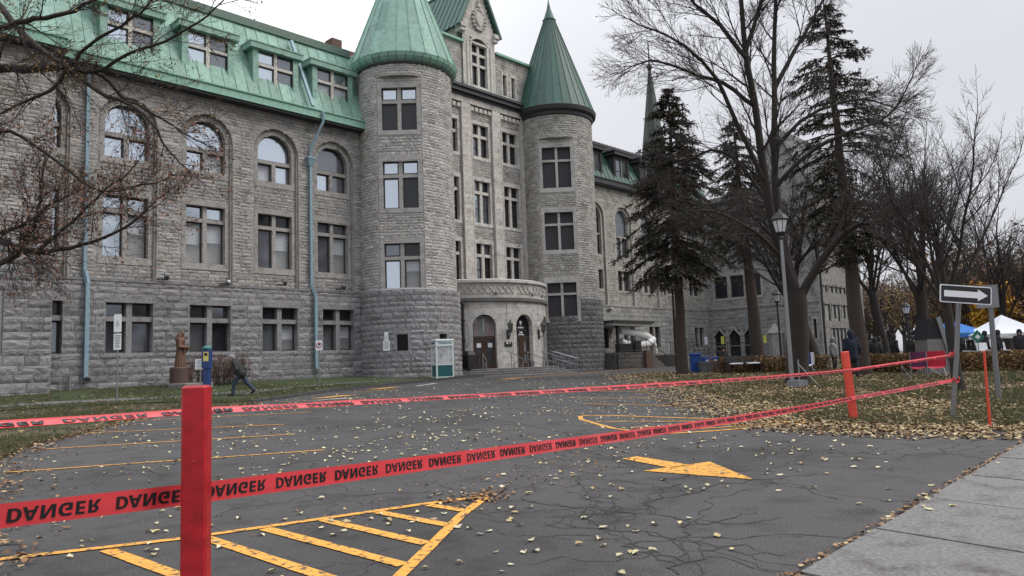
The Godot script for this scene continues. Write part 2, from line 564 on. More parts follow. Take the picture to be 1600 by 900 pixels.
func ground_setting() -> void:
	nz8.seed = 8
	nz8.frequency = 0.09
	nz8.fractal_octaves = 4
	nz21.seed = 21
	nz21.frequency = 0.16
	nz21.fractal_octaves = 5
	# the ground: park turf under leaf litter, out to the horizon
	var xs := []
	var zs := []
	var step := 1.0
	for i in range(-12, 71):
		xs.append(float(i))
	for i in range(-8, 41):
		zs.append(float(i))
	for k in 12:
		step *= 1.55
		xs.push_back(xs[-1] + step)
		xs.push_front(xs[0] - step)
		zs.push_back(zs[-1] + step)
		zs.push_front(zs[0] - step)
	var mb := MB.new()
	for i in xs.size() - 1:
		for j in zs.size() - 1:
			var a := gp(xs[i], zs[j], -0.012)
			var b := gp(xs[i + 1], zs[j], -0.012)
			var c := gp(xs[i + 1], zs[j + 1], -0.012)
			var d := gp(xs[i], zs[j + 1], -0.012)
			for q in [a, b, c, a, c, d]:
				mb.v.append(q)
				mb.n.append(Vector3.UP)
				mb.c.append(tint_at(1, q))
	put("ground", mb, M.earth, self, "structure")
	# the car park
	lot_poly = v2([-6, 32.75, -3, 31, 0.6, 29.6, 1.5, 27.4, 2.3, 23.7, 3.2, 19.6, 4.3, 17.3, 5.9, 15.6, 7.4, 13.2, 9.2, 11.8, 11.2, 11.2, 12.7, 10.2, 15, 8.8, 17.6, 7.3, 21.5, 6.6, 24.4, 6.2, 26, 5.6, 28.5, 5.2, 29, 1, 45, 1.2, 45, 3.4, 64, 4.5, 64, 11.5, 45, 12.2, 36, 11.2, 32, 12.4, 28.9, 15.1, 24.2, 20, 19.4, 24.1, 15.9, 27.2, 13.9, 29.3, 13.75, 30.6, 14.25, 32, 14.6, 32.75])
	mb = MB.new()
	var patch := v2([10.4, 26.4, 13.2, 19.7, 17.2, 16, 21, 13, 24, 16.5, 15.6, 22.5, 12.5, 26.5])
	sheet(mb, lot_poly, 0.004, 0.5, 2)
	var lot := put("parking_lot", mb, M.asphalt, self, "structure")
	mb = MB.new()
	mb.col = Color(1.32, 1.32, 1.3)
	sheet(mb, patch, 0.008, 1.0)
	put("resurfaced_patch", mb, M.asphalt, lot)
	# cracks: thin dark ribbons that wander and branch
	mb = MB.new()
	var starts := []
	for k in 9:
		starts.append([Vector2(rv(3.2, 8.5), rv(28.2, 32.4)), rv(0, TAU), rv(0.005, 0.011), int(rv(20, 40)), 1])
	for k in 20:
		starts.append([Vector2(rv(3.0, 13.0), rv(17, 32.4)), rv(0, TAU), rv(0.007, 0.014), int(rv(26, 60)), 1])
	for k in 24:
		starts.append([Vector2(rv(8, 24), rv(9, 24)), rv(0, TAU), rv(0.012, 0.022), int(rv(20, 40)), 1])
	starts.append([Vector2(4.55, 32.1), -0.75, 0.018, 60, 2])
	starts.append([Vector2(4.9, 31.4), -0.3, 0.013, 60, 2])
	starts.append([Vector2(5.3, 30.9), -0.55, 0.011, 60, 2])
	while starts.size():
		var s: Array = starts.pop_back()
		var p: Vector2 = s[0]
		var a: float = s[1]
		for k in int(s[3]):
			a += rv(-0.22, 0.22)
			var kink := a + rv(-0.95, 0.95)
			var q: Vector2 = p + Vector2(cos(kink), sin(kink)) * rv(0.04, 0.16)
			if Geometry2D.is_point_in_polygon(p, lot_poly) and Geometry2D.is_point_in_polygon(q, lot_poly) and q.y < 32.7:
				stroke(mb, PackedVector2Array([p, q]), float(s[2]) * rv(0.55, 1.3), 0.0095)
			if int(s[4]) > 0 and rng.randf() < 0.13:
				starts.append([q, a + (rv(0.6, 1.4) * (1 if rng.randf() < 0.5 else -1)), float(s[2]) * 0.75, int(rv(6, 18)), int(s[4]) - 1])
			p = q
	put("cracks", mb, M.crack, lot, "stuff")
	# painted markings
	mark(lot, "hatched_island_outline", [[1.6, 27.45, 2.87, 28.07, 4.01, 28.44, 5.04, 28.76, 5.68, 29.02], [5.66, 29.05, 4.9, 29.49, 4.04, 30.09, 3.38, 30.54, 1.9, 31.6]], 0.1)
	for l in [[2.28, 27.9, 2.46, 31.1], [2.99, 28.2, 3.02, 30.7], [3.49, 28.35, 3.54, 30.36], [4.01, 28.5, 4.04, 30.02], [4.53, 28.67, 4.57, 29.68], [5.04, 28.84, 5.07, 29.34]]:
		mark(lot, "hatch_stripe", [l], 0.12)
	for l in [[2.9, 21.45, 5.96, 23.32, 6.9, 23.9], [4.0, 18.4, 7.3, 20.65, 7.95, 21.1], [5.3, 15.5, 8.0, 18.0, 8.95, 18.9], [7.2, 13.0, 9.9, 15.3, 11.2, 16.35], [8.9, 12.2, 11.0, 14.0, 12.6, 15.4], [13.2, 11.0, 15.6, 12.6], [17.4, 9.0, 19.2, 9.6]]:
		mark(lot, "bay_line", [l], 0.075)
	for l in [[15.81, 22.31, 16.1, 26.5], [17.94, 22.2, 17.88, 24.4], [17.5, 20.3, 17.75, 22.5], [20.0, 19.3, 20.1, 21.6], [22.2, 17.2, 22.3, 19.4]]:
		mark(lot, "bay_line", [l], 0.075)
	mark(lot, "curved_island_outline", [[13.09, 24.35, 12.55, 24.8, 11.8, 25.9, 11.43, 26.5, 11.24, 27.2, 11.12, 27.75, 11.86, 28.3, 13.0, 28.9, 13.75, 29.25], [13.7, 29.2, 13.7, 27.62, 13.55, 26.58, 13.45, 25.03, 13.2, 24.3]], 0.1)
	for l in [[12.3, 25.4, 13.1, 27.2, 13.6, 28.9], [11.75, 26.7, 12.6, 27.9, 13.5, 28.95], [11.6, 27.6, 12.6, 28.3, 13.4, 28.9]]:
		mark(lot, "hatch_stripe", [l], 0.07)
	mark(lot, "white_stop_line", [[14.1, 11.8, 15.3, 11.95]], 0.3, "white_line")
	mark(lot, "white_stop_line", [[21.4, 8.2, 23.2, 7.4]], 0.25, "white_line")
	var ab := MB.new()
	for q in [[8.53, 28.76, 8.8, 28.82, 8.52, 29.86, 8.2, 29.76], [8.88, 29.9, 8.02, 30.92, 7.86, 29.56]]:
		sheet(ab, v2(q), 0.013, 1.0)
	var ar := put("painted_arrow", ab, M.yellow, lot)
	ar.set_meta("label", "solid yellow painted arrow pointing towards the sidewalk")
	for p in [Vector2(15.5, 10.6), Vector2(19.8, 7.9), Vector2(27.5, 8.2)]:
		var b := MB.new()
		sheet(b, v2([p.x - 0.9, p.y - 0.1, p.x + 0.6, p.y - 0.35, p.x + 1.0, p.y + 0.1, p.x - 0.4, p.y + 0.35]), 0.013, 1.0)
		put("painted_mark", b, M.yellow, lot)
	var eb := MB.new()
	stroke(eb, v2([28, 8.0, 34, 7.6, 44, 4.6]), 0.16, 0.013)
	put("kerb_edge_line", eb, M.yellow, lot)
	# concrete sidewalk of separate slabs along the street
	var walk := Node3D.new()
	walk.name = "sidewalk"
	add_child(walk)
	walk.set_meta("kind", "structure")
	var x := -6.6
	while x < 40.0:
		var b := MB.new()
		var f := rv(0.86, 1.08)
		b.col = Color(f, f, f)
		var g := 0.018
		var lo := 32.75 + rv(-0.012, 0.012)
		var ol := rv(0.022, 0.032)
		var pts := [gp(x + g, lo, ol), gp(x + 1.45 - g, lo, ol + rv(-0.003, 0.003)), gp(x + 1.45 - g - 0.2, 34.35, ol), gp(x + g - 0.2, 34.35, ol)]
		var dn := []
		for q in pts:
			dn.append(q - Vector3(0, 0.12, 0))
		b.hexa([dn[3], dn[2], dn[1], dn[0], pts[3], pts[2], pts[1], pts[0]])
		put("concrete_slab", b, M.concrete, walk)
		x += 1.45
	mb = MB.new()
	sheet(mb, v2([-8, 34.4, 44, 34.4, 44, 44, -8, 44]), 0.0, 2.0, 2)
	put("street", mb, M.asphalt, self, "structure")
	# lawn at the foot of the wall, its path and its low kerb
	mb = MB.new()
	sheet(mb, v2([-12, -0.5, 29, -0.5, 28.4, 5.0, 24.4, 6.0, 21.5, 6.4, 17.6, 7.1, 15, 8.6, 13, 9.6, 11.2, 6.6, 8, 5.6, -12, 5.0]), 0.03, 1.0, 3)
	put("lawn", mb, M.lawn, self, "structure")
	mb = MB.new()
	mb.col = Color(0.85, 0.85, 0.85)
	sheet(mb, v2([-12, 3.0, 8, 4.2, 12, 5.0, 16.2, 4.6, 16.2, 5.3, 12, 5.75, 8, 4.95, -12, 3.7]), 0.045, 1.0)
	sheet(mb, v2([13.6, 5.3, 17.5, 4.4, 24, 4.2, 24, 4.5, 17.5, 4.75, 14.2, 6.4]), 0.049, 1.0)
	put("path", mb, M.concrete, self, "structure")
	mb = MB.new()
	mb.col = Color(0.45, 0.45, 0.46)
	var kp := v2([12.4, 10.3, 15, 8.75, 17.6, 7.25, 21.5, 6.55, 24.4, 6.15, 26, 5.55, 28.4, 5.15])
	for i in kp.size() - 1:
		mb.bar(gp(kp[i].x, kp[i].y, 0.04), gp(kp[i + 1].x, kp[i + 1].y, 0.04), 0.16, 0.16)
	put("kerb", mb, M.concrete, self, "structure")

# ---------------------------------------------------------------- stone walls
class Face:      # a wall surface: flat (r = 0) or a cylinder round o
	var o := Vector3.ZERO
	var ax := Vector3(1, 0, 0)
	var nn := Vector3(0, 0, 1)
	var r := 0.0
	func _init(origin: Vector3, azimuth := 0.0, radius := 0.0) -> void:
		o = origin
		r = radius
		nn = Vector3(sin(azimuth), 0, cos(azimuth))
		ax = Vector3(cos(azimuth), 0, -sin(azimuth))
	func p(u: float, y: float, d: float) -> Vector3:
		if r > 0:
			var a := u / r
			return o + (nn * cos(a) + ax * sin(a)) * (r + d) + Vector3(0, y, 0)
		return o + ax * u + nn * d + Vector3(0, y, 0)

func fbox(mb: MB, f: Face, u0: float, u1: float, y0: float, y1: float, d0: float, d1: float) -> void:
	var n := 1
	if f.r > 0:
		n = maxi(1, int(absf(u1 - u0) / f.r / 0.14))
	for k in n:
		var a := lerpf(u0, u1, float(k) / n)
		var b := lerpf(u0, u1, float(k + 1) / n)
		mb.hexa([f.p(a, y0, d0), f.p(b, y0, d0), f.p(b, y1, d0), f.p(a, y1, d0), f.p(a, y0, d1), f.p(b, y0, d1), f.p(b, y1, d1), f.p(a, y1, d1)])

func free_spans(u0: float, u1: float, y: float, holes: Array) -> Array:
	var spans := [[u0, u1]]
	for h in holes:     # [u0, u1, y0, y1] or with a fifth value: y1 is the spring of a round arch
		if y < h[2]:
			continue
		var a: float = h[0]
		var b: float = h[1]
		if y > h[3]:
			if h.size() < 5:
				continue
			var r := (b - a) * 0.5
			var e: float = y - h[3]
			if e >= r:
				continue
			var c := (a + b) * 0.5
			var w := sqrt(r * r - e * e)
			a = c - w
			b = c + w
		var out := []
		for s in spans:
			if b <= s[0] or a >= s[1]:
				out.append(s)
				continue
			if a > s[0]:
				out.append([s[0], a])
			if b < s[1]:
				out.append([b, s[1]])
		spans = out
	return spans

# courses of single rock-faced stones with recessed joints, laid round the openings; the mortar is a sheet behind them
func masonry(mb: MB, f: Face, u0: float, u1: float, y0: float, y1: float, ch: float, lmin: float, lmax: float, holes: Array, rel: float, base: Color, vary := 0.16, nx := 3, joint := 0.008, blocks: Node3D = null) -> void:
	var y := y0
	while y < y1 - 0.01:
		var h := minf(ch * rv(0.8, 1.22), y1 - y)
		if y1 - y - h < ch * 0.45:
			h = y1 - y
		for s in free_spans(u0, u1, y + h * 0.5, holes):
			mb.col = base * 0.42
			var n := 1 if f.r <= 0 else maxi(1, int((s[1] - s[0]) / f.r / 0.12))
			for k in n:
				var a := lerpf(s[0], s[1], float(k) / n)
				var b := lerpf(s[0], s[1], float(k + 1) / n)
				mb.quad(f.p(a, y, -0.012), f.p(b, y, -0.012), f.p(b, y + h, -0.012), f.p(a, y + h, -0.012))
			var u: float = s[0] + (0.0 if s[0] > u0 + 0.01 else -rv(0.0, lmin * 0.5))
			while u < s[1] - 0.02:
				var l := rv(lmin, lmax)
				var a := maxf(u, s[0])
				var b := minf(u + l, s[1])
				if s[1] - b < lmin * 0.45:
					b = s[1]
				u = b
				if b - a < 0.04:
					continue
				var t := 1.0 + vary * rng.randfn(0, 0.6)
				mb.col = Color(base.r * t * rv(0.97, 1.03), base.g * t, base.b * t * rv(0.96, 1.04))
				if blocks != null and stone_count < 300:
					stone_block(blocks, f, a + joint, b - joint, y + joint, y + h - joint, rel)
				else:
					stone_face(mb, f, a + joint, b - joint, y + joint, y + h - joint, rel, nx)
		y += h

var stone_count := 0
var block_mesh := []

func stone_block(parent: Node3D, f: Face, a: float, b: float, y0: float, y1: float, rel: float) -> void:
	if block_mesh.is_empty():
		for k in 8:
			var m := MB.new()
			stone_face(m, Face.new(Vector3.ZERO), -0.5, 0.5, -0.5, 0.5, 1.0, 5, 3)
			block_mesh.append(m.mesh())
	stone_count += 1
	var o := putm("stone_block", block_mesh[rng.randi() % 8], M["block%d" % (rng.randi() % 5)], parent)
	var c := f.p((a + b) * 0.5, (y0 + y1) * 0.5, 0)
	o.transform = Transform3D(Basis(f.ax * (b - a), Vector3.UP * (y1 - y0), f.nn * rel), c)

func stone_face(mb: MB, f: Face, a: float, b: float, y0: float, y1: float, rel: float, nx: int, ny := 2) -> void:
	var g := []
	if f.r > 0:
		nx = maxi(nx, ceili((b - a) / (f.r * 0.05)))
	for j in ny + 3:
		var row := []
		for i in nx + 3:
			var s := clampf((i - 1.0) / nx, 0, 1)
			var t := clampf((j - 1.0) / ny, 0, 1)
			var edge := i == 0 or j == 0 or i == nx + 2 or j == ny + 2
			var d := 0.0
			if not edge:
				if i == 1 or i == nx + 1 or j == 1 or j == ny + 1:
					d = rel * rv(0.25, 0.55)
				else:
					d = rel * rv(0.45, 1.15)
				if i > 1 and i < nx + 1:
					s += rv(-0.25, 0.25) / nx
				if j > 1 and j < ny + 1:
					t += rv(-0.25, 0.25) / ny
			row.append(f.p(lerpf(a, b, s), lerpf(y0, y1, t), d))
		g.append(row)
	for j in ny + 2:
		for i in nx + 2:
			if (i == 0 or i == nx + 1) and (j == 0 or j == ny + 1):
				continue
			if (i + j) % 2 == 0:
				mb.tri(g[j][i], g[j][i + 1], g[j + 1][i + 1])
				mb.tri(g[j][i], g[j + 1][i + 1], g[j + 1][i])
			else:
				mb.tri(g[j][i], g[j][i + 1], g[j + 1][i])
				mb.tri(g[j][i + 1], g[j + 1][i + 1], g[j + 1][i])

func quoins(mb: MB, f: Face, u: float, y0: float, y1: float, side: float, w0: float, w1: float, d0: float, d1: float, ch: float, base: Color) -> void:
	var y := y0
	var k := 0
	while y < y1 - 0.02:
		var h := minf(ch * rv(0.85, 1.15), y1 - y)
		if y1 - y - h < ch * 0.4:
			h = y1 - y
		var w := w0 if k % 2 == 0 else w1
		var t := rv(0.9, 1.1)
		mb.col = base * t
		fbox(mb, f, minf(u, u + side * w), maxf(u, u + side * w), y + 0.004, y + h - 0.004, d0, d1 + rv(0, 0.008))
		y += h
		k += 1

func arch_ring(mb: MB, f: Face, uc: float, yc: float, r0: float, r1: float, d0: float, d1: float, n: int, base: Color, a0 := 0.0, a1 := PI) -> void:
	for k in n:
		var b0 := lerpf(a0, a1, (k + 0.02) / n)
		var b1 := lerpf(a0, a1, (k + 0.98) / n)
		mb.col = base * rv(0.9, 1.1)
		var q := []
		for w in [[r0, b1], [r0, b0], [r1, b0], [r1, b1]]:
			q.append([uc + cos(w[1]) * w[0], yc + sin(w[1]) * w[0]])
		var p := []
		for d in [d0, d1]:
			for e in q:
				p.append(f.p(e[0], e[1], d))
		mb.hexa(p)

func half_disc(mb: MB, f: Face, uc: float, yc: float, r: float, d: float, n := 16) -> void:
	for k in n:
		var b0 := PI * k / n
		var b1 := PI * (k + 1) / n
		mb.tri(f.p(uc, yc, d), f.p(uc + cos(b0) * r, yc + sin(b0) * r, d), f.p(uc + cos(b1) * r, yc + sin(b1) * r, d))

# a window: stone surround, mullion and transom as its own mesh; dark sash frames and panes as its parts
# o: trans (heights of transoms), mull (0/1), arch (radius above y1), trim, tw, sill, lintel, deep, glass [..], bar (mullion width), frame material
func window(parent: Node3D, f: Face, u0: float, u1: float, y0: float, y1: float, o: Dictionary) -> MeshInstance3D:
	var mb := MB.new()
	var base: Color = o.get("trim", Color(0.3, 0.29, 0.28))
	var deep: float = o.get("deep", 0.3)
	var tw: float = o.get("tw", 0.16)
	var pr: float = o.get("proud", 0.03)
	var bw: float = o.get("bar", 0.2)
	var bd: float = o.get("bardeep", 0.1)
	var arch: float = o.get("arch", 0.0)
	var lh: float = o.get("lintel", 0.24)
	var sh: float = o.get("sill", 0.2)
	if tw > 0:
		quoins(mb, f, u0, y0, y1, -1, tw, tw * o.get("tooth", 1.0), -deep, pr, 0.38, base)
		quoins(mb, f, u1, y0, y1, 1, tw, tw * o.get("tooth", 1.0), -deep, pr, 0.38, base)
	if arch > 0:
		arch_ring(mb, f, (u0 + u1) * 0.5, y1, arch, arch + tw, -deep, pr, 11, base)
	elif lh > 0:
		mb.col = base * rv(0.95, 1.05)
		fbox(mb, f, u0 - tw, (u0 + u1) * 0.5 - 0.003, y1, y1 + lh, -deep, pr + 0.003)
		mb.col = base * rv(0.95, 1.05)
		fbox(mb, f, (u0 + u1) * 0.5 + 0.003, u1 + tw, y1, y1 + lh, -deep, pr + 0.003)
	if sh > 0:
		mb.col = base * rv(0.98, 1.08)
		fbox(mb, f, u0 - tw, u1 + tw, y0 - sh, y0, -deep, pr + o.get("sillout", 0.02))
	var us := [u0, u1]
	if o.get("mull", 1) > 0:
		var um := (u0 + u1) * 0.5
		us = [u0, um - bw * 0.5, um + bw * 0.5, u1]
		mb.col = base * 1.02
		fbox(mb, f, um - bw * 0.5, um + bw * 0.5, y0, y1 if arch <= 0 else o.trans[0], -deep, -bd)
	var ys := [y0]
	for t in o.get("trans", []):
		mb.col = base
		fbox(mb, f, u0, u1, t - bw * 0.45, t + bw * 0.45, -deep, -bd + 0.003)
		ys.append(t - bw * 0.45)
		ys.append(t + bw * 0.45)
	ys.append(y1)
	var w := put("window", mb, o.get("surround", M.dressed), parent)
	var sash: Material = o.get("sash", M.sash)
	var fw: float = o.get("fw", 0.06)
	var glass: Array = o.get("glass", ["glass_sky"])
	var gi := 0
	for j in range(0, ys.size(), 2):
		var top: bool = j == ys.size() - 2
		if arch > 0 and top:
			var fm := MB.new()
			var a := ys[j] as float
			var uc := (u0 + u1) * 0.5
			fbox(fm, f, u0, u1, a, a + fw, -deep, -deep + 0.07)
			fbox(fm, f, u0, u0 + fw, a + fw, y1, -deep, -deep + 0.07)
			fbox(fm, f, u1 - fw, u1, a + fw, y1, -deep, -deep + 0.07)
			arch_ring(fm, f, uc, y1, arch - fw, arch, -deep, -deep + 0.07, 14, Color(1, 1, 1))
			put("frame", fm, sash, w)
			var gm := MB.new()
			half_disc(gm, f, uc, y1, arch - fw * 0.5, -deep + 0.03)
			if y1 > a:
				gm.quad(f.p(u0, a, -deep + 0.03), f.p(u1, a, -deep + 0.03), f.p(u1, y1, -deep + 0.03), f.p(u0, y1, -deep + 0.03))
			put("pane", gm, M[glass[gi % glass.size()]], w)
			gi += 1
			continue
		for i in range(0, us.size(), 2):
			var fm := MB.new()
			var a0: float = us[i]
			var a1: float = us[i + 1]
			var b0: float = ys[j]
			var b1: float = ys[j + 1]
			fbox(fm, f, a0, a0 + fw, b0, b1, -deep, -deep + 0.07)
			fbox(fm, f, a1 - fw, a1, b0, b1, -deep, -deep + 0.07)
			fbox(fm, f, a0 + fw, a1 - fw, b0, b0 + fw, -deep, -deep + 0.07)
			fbox(fm, f, a0 + fw, a1 - fw, b1 - fw, b1, -deep, -deep + 0.07)
			if o.get("hung", false) and b1 - b0 > 1.0:
				fbox(fm, f, a0 + fw, a1 - fw, (b0 + b1) * 0.5 - 0.03, (b0 + b1) * 0.5 + 0.03, -deep + 0.002, -deep + 0.068)
			put("frame", fm, sash, w)
			var gk: String = glass[gi % glass.size()]
			gi += 1
			var gm := MB.new()
			var dd := -deep + 0.03
			gm.quad(f.p(a0 + 0.01, b0 + 0.01, dd), f.p(a1 - 0.01, b0 + 0.01, dd), f.p(a1 - 0.01, b1 - 0.01, dd), f.p(a0 + 0.01, b1 - 0.01, dd))
			if gk == "blind":
				put("pane", gm, M.glass_clear, w)
				var bm := MB.new()
				var yb := lerpf(b1, b0, 0.35 + 0.3 * fposmod(a0 * 1.7, 1.0))
				var n := int((b1 - yb) / 0.07)
				for k in n:
					var y := b1 - 0.07 * (k + 1)
					bm.quad(f.p(a0, y, dd - 0.07), f.p(a1, y, dd - 0.07), f.p(a1, y + 0.06, dd - 0.10), f.p(a0, y + 0.06, dd - 0.10))
				put("blind", bm, M.curtain, w)
			elif gk == "curtain":
				put("pane", gm, M.glass_clear, w)
				var cm := MB.new()
				var n := 14
				for k in n:
					var e0 := lerpf(a0, a1, float(k) / n)
					var e1 := lerpf(a0, a1, float(k + 1) / n)
					var z0 := dd - 0.1 - 0.035 * (k % 2)
					var z1 := dd - 0.1 - 0.035 * ((k + 1) % 2)
					cm.quad(f.p(e0, b0, z0), f.p(e1, b0, z1), f.p(e1, b1, z1), f.p(e0, b1, z0))
				put("curtain", cm, M.curtain, w)
			else:
				put("pane", gm, M[gk], w)
	return w

# ---------------------------------------------------------------- the college
func college() -> void:
	var B := thing("stone_college", "grey stone college with round copper-capped towers, mansard roof and bowed entrance porch", "building")
	var c_up := Color(0.44, 0.428, 0.416)
	var c_lo := Color(0.335, 0.33, 0.345)
	var c_tr := Color(0.43, 0.415, 0.40)
	var FB := Face.new(Vector3(0, 0, 0.10))
	var F0 := Face.new(Vector3.ZERO)
	var F1 := Face.new(Vector3(0, 0, -0.18))
	var bays := [8.22, 11.83, 15.43, 19.04, 22.48]
	# --- left wing: foundation of large blocks
	var holes := []
	for b in bays:
		holes.append([b - 0.85, b + 1.1, 2.75, 4.94])
	var base := Node3D.new()
	base.name = "foundation_wall"
	B.add_child(base, true)
	var mb := MB.new()
	var proj := Face.new(Vector3(0, 0, 1.15))
	masonry(mb, proj, 5.2, 8.68, 0.85, 6.9, 0.33, 0.5, 1.1, [[5.2, 7.02, 2.75, 5.05]], 0.075, c_lo, 0.18, 4, 0.007, base)
	masonry(mb, FB, 8.6, 24.6, 0.9, 5.85, 0.31, 0.45, 0.95, holes, 0.07, c_lo, 0.18, 4, 0.007, base)
	mb.col = c_lo
	mb.at(6.9, 3.9, 0.6, 3.5, 6.0, 1.05)
	mb.at(6.9, 6.95, 0.6, 3.6, 0.12, 1.25)
	put("foundation_stone", mb, M.stone, base, "stuff")
	for b in bays:
		var ci := int(b) % 3
		window(B, FB, b - 0.85, b + 1.1, 2.75, 4.94, {"trim": c_lo * 0.95, "trans": [4.23], "bar": 0.24, "tw": 0.0, "lintel": 0.0, "sill": 0.0, "deep": 0.42, "bardeep": 0.08, "glass": [["glass_mid", "glass_dark", "glass_dark", "glass_mid"], ["glass_mid", "blind", "glass_dark", "glass_dark"], ["glass_dark", "glass_mid", "glass_mid", "glass_dark"]][ci], "fw": 0.07})
	# reveals of the foundation openings, sill ledge and the string course
	mb = MB.new()
	for b in bays:
		quoins(mb, FB, b - 0.85, 2.75, 4.94, -1, 0.05, 0.05, -0.45, 0.02, 0.33, c_lo)
		quoins(mb, FB, b + 1.1, 2.75, 4.94, 1, 0.05, 0.05, -0.45, 0.02, 0.33, c_lo)
		mb.col = c_lo * 0.95
		fbox(mb, FB, b - 0.95, b + 1.2, 4.94, 5.22, -0.45, 0.05)
		mb.col = c_lo * 1.05
		fbox(mb, FB, b - 0.9, b + 1.15, 2.6, 2.75, -0.45, 0.06)
	mb.col = c_lo * 0.8
	fbox(mb, F0, 5.0, 24.4, 5.85, 5.95, -0.3, 0.17)
	put("string_course", mb, M.dressed, B)
	# --- left wing: upper wall with arched recessed bays
	mb = MB.new()
	holes = []
	for b in bays:
		holes.append([b - 1.25, b + 1.25, 5.9, 13.03, 1])
	masonry(mb, F0, 5.0, 24.35, 5.95, 15.2, 0.165, 0.22, 0.75, holes, 0.05, c_up, 0.22, 3)
	for b in bays:
		masonry(mb, F1, b - 1.25, b + 1.25, 5.95, 14.3, 0.165, 0.2, 0.6, [[b - 0.95, b + 0.95, 6.96, 9.76], [b - 0.95, b + 0.95, 11.47, 13.03, 1]], 0.045, c_up * 0.97, 0.2, 3)
	put("west_wing_wall", mb, M.stone, B, "stuff")
	mb = MB.new()
	for b in bays:
		quoins(mb, F0, b - 1.25, 5.95, 13.03, -1, 0.2, 0.34, -0.2, 0.018, 0.4, c_tr)
		quoins(mb, F0, b + 1.25, 5.95, 13.03, 1, 0.2, 0.34, -0.2, 0.018, 0.4, c_tr)
		arch_ring(mb, F0, b, 13.03, 1.25, 1.6, -0.2, 0.02, 17, c_tr)
		mb.col = c_tr * 0.9
		fbox(mb, F0, b + 1.16, b + 1.25, 5.95, 13.03, -0.2, -0.05)   # roll moulding in the angle of the recess
	mb.col = c_tr * 0.9
	put("bay_trim", mb, M.dressed, B)
	var g4 := [["glass_sky"], ["glass_sky", "blind", "glass_sky", "glass_sky"], ["blind", "blind", "glass_sky", "glass_sky"], ["glass_mid", "blind", "glass_dark", "glass_dark"], ["glass_mid", "blind", "glass_mid", "glass_mid"]]
	for i in bays.size():
		var b: float = bays[i]
		window(B, F1, b - 0.95, b + 0.95, 6.96, 9.76, {"trim": c_tr, "trans": [9.06], "deep": 0.32, "tw": 0.2, "lintel": 0.3, "sill": 0.3, "glass": g4[i]})
		window(B, F1, b - 0.95, b + 0.95, 11.47, 13.03, {"trim": c_tr, "trans": [12.52], "deep": 0.32, "arch": 0.95, "tw": 0.2, "sill": 0.3, "glass": [["glass_sky"], ["glass_sky"], ["glass_sky", "curtain", "glass_sky"], ["curtain", "glass_sky", "glass_sky"], ["glass_sky", "glass_mid", "glass_mid"]][i]})
	# --- mansard roof of the left wing, in standing-seam copper sheets
	mansard(B, 5.0, 24.6, 15.2, 20.3, 0.55, -1.55, bays, "copper", true, 0.62)
	for b in bays.slice(1):
		dormer(B, b, true)
	# the projecting pavilion at the left end rises to its own eaves
	mb = MB.new()
	masonry(mb, Face.new(Vector3(0, 0, 1.0)), 5.0, 8.62, 7.0, 15.2, 0.165, 0.22, 0.75, [], 0.05, c_up, 0.22, 3)
	masonry(mb, Face.new(Vector3(8.62, 0, 1.0), PI / 2), 0.0, 0.9, 7.0, 15.2, 0.165, 0.22, 0.5, [], 0.04, c_up, 0.2, 2)
	put("pavilion_wall", mb, M.stone, B, "stuff")
	mansard(B, 5.0, 8.9, 15.2, 20.3, 1.55, -0.55, [], "copper", false, 0.6)
	# block behind the wing: brown party walls that rise above the roof by the tower
	mb = MB.new()
	mb.at(29.0, 18.0, -10.4, 6.4, 13.2, 2.6)
	mb.at(26.6, 18.0, -9.4, 3.4, 12.7, 0.5)
	mb.at(28.5, 18.2, -9.2, 0.8, 13.6, 0.9)
	put("brick_party_wall", mb, M.brickbrown, B)
	# --- towers
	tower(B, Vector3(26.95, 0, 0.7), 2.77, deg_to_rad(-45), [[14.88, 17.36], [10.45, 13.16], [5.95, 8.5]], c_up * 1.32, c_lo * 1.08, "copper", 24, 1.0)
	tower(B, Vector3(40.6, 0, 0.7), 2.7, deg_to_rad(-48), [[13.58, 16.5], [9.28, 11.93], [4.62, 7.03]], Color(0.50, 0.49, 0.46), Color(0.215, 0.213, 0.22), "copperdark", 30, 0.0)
	# solid core behind the facing stones
	mb = MB.new()
	mb.at(14.7, 8.0, -1.1, 19.4, 14.2, 0.5)
	mb.at(33.8, 10.0, -1.1, 11.6, 18.4, 0.5)
	mb.at(52.6, 8.0, -1.1, 19.0, 15.0, 0.5)
	for o in [Vector3(26.95, 0, 0.7), Vector3(40.6, 0, 0.7)]:
		mb.lathe(o, [Vector2(1.95, 0.5), Vector2(1.95, 18.7), Vector2(0, 18.7)], 20)
	put("wall_core", mb, M.plaster, B)
	centre(B)
	porch(B)
	right_wing(B)

func slope_frame(x: float, y0: float, y1: float, z0: float, z1: float) -> Transform3D:   # local x along the wall, local y up the slope, local z out of it
	var up := Vector3(0, y1 - y0, z1 - z0).normalized()
	var outw := Vector3(1, 0, 0).cross(up).normalized()
	return Transform3D(Basis(Vector3(1, 0, 0), up, outw), Vector3(x, y0, z0))

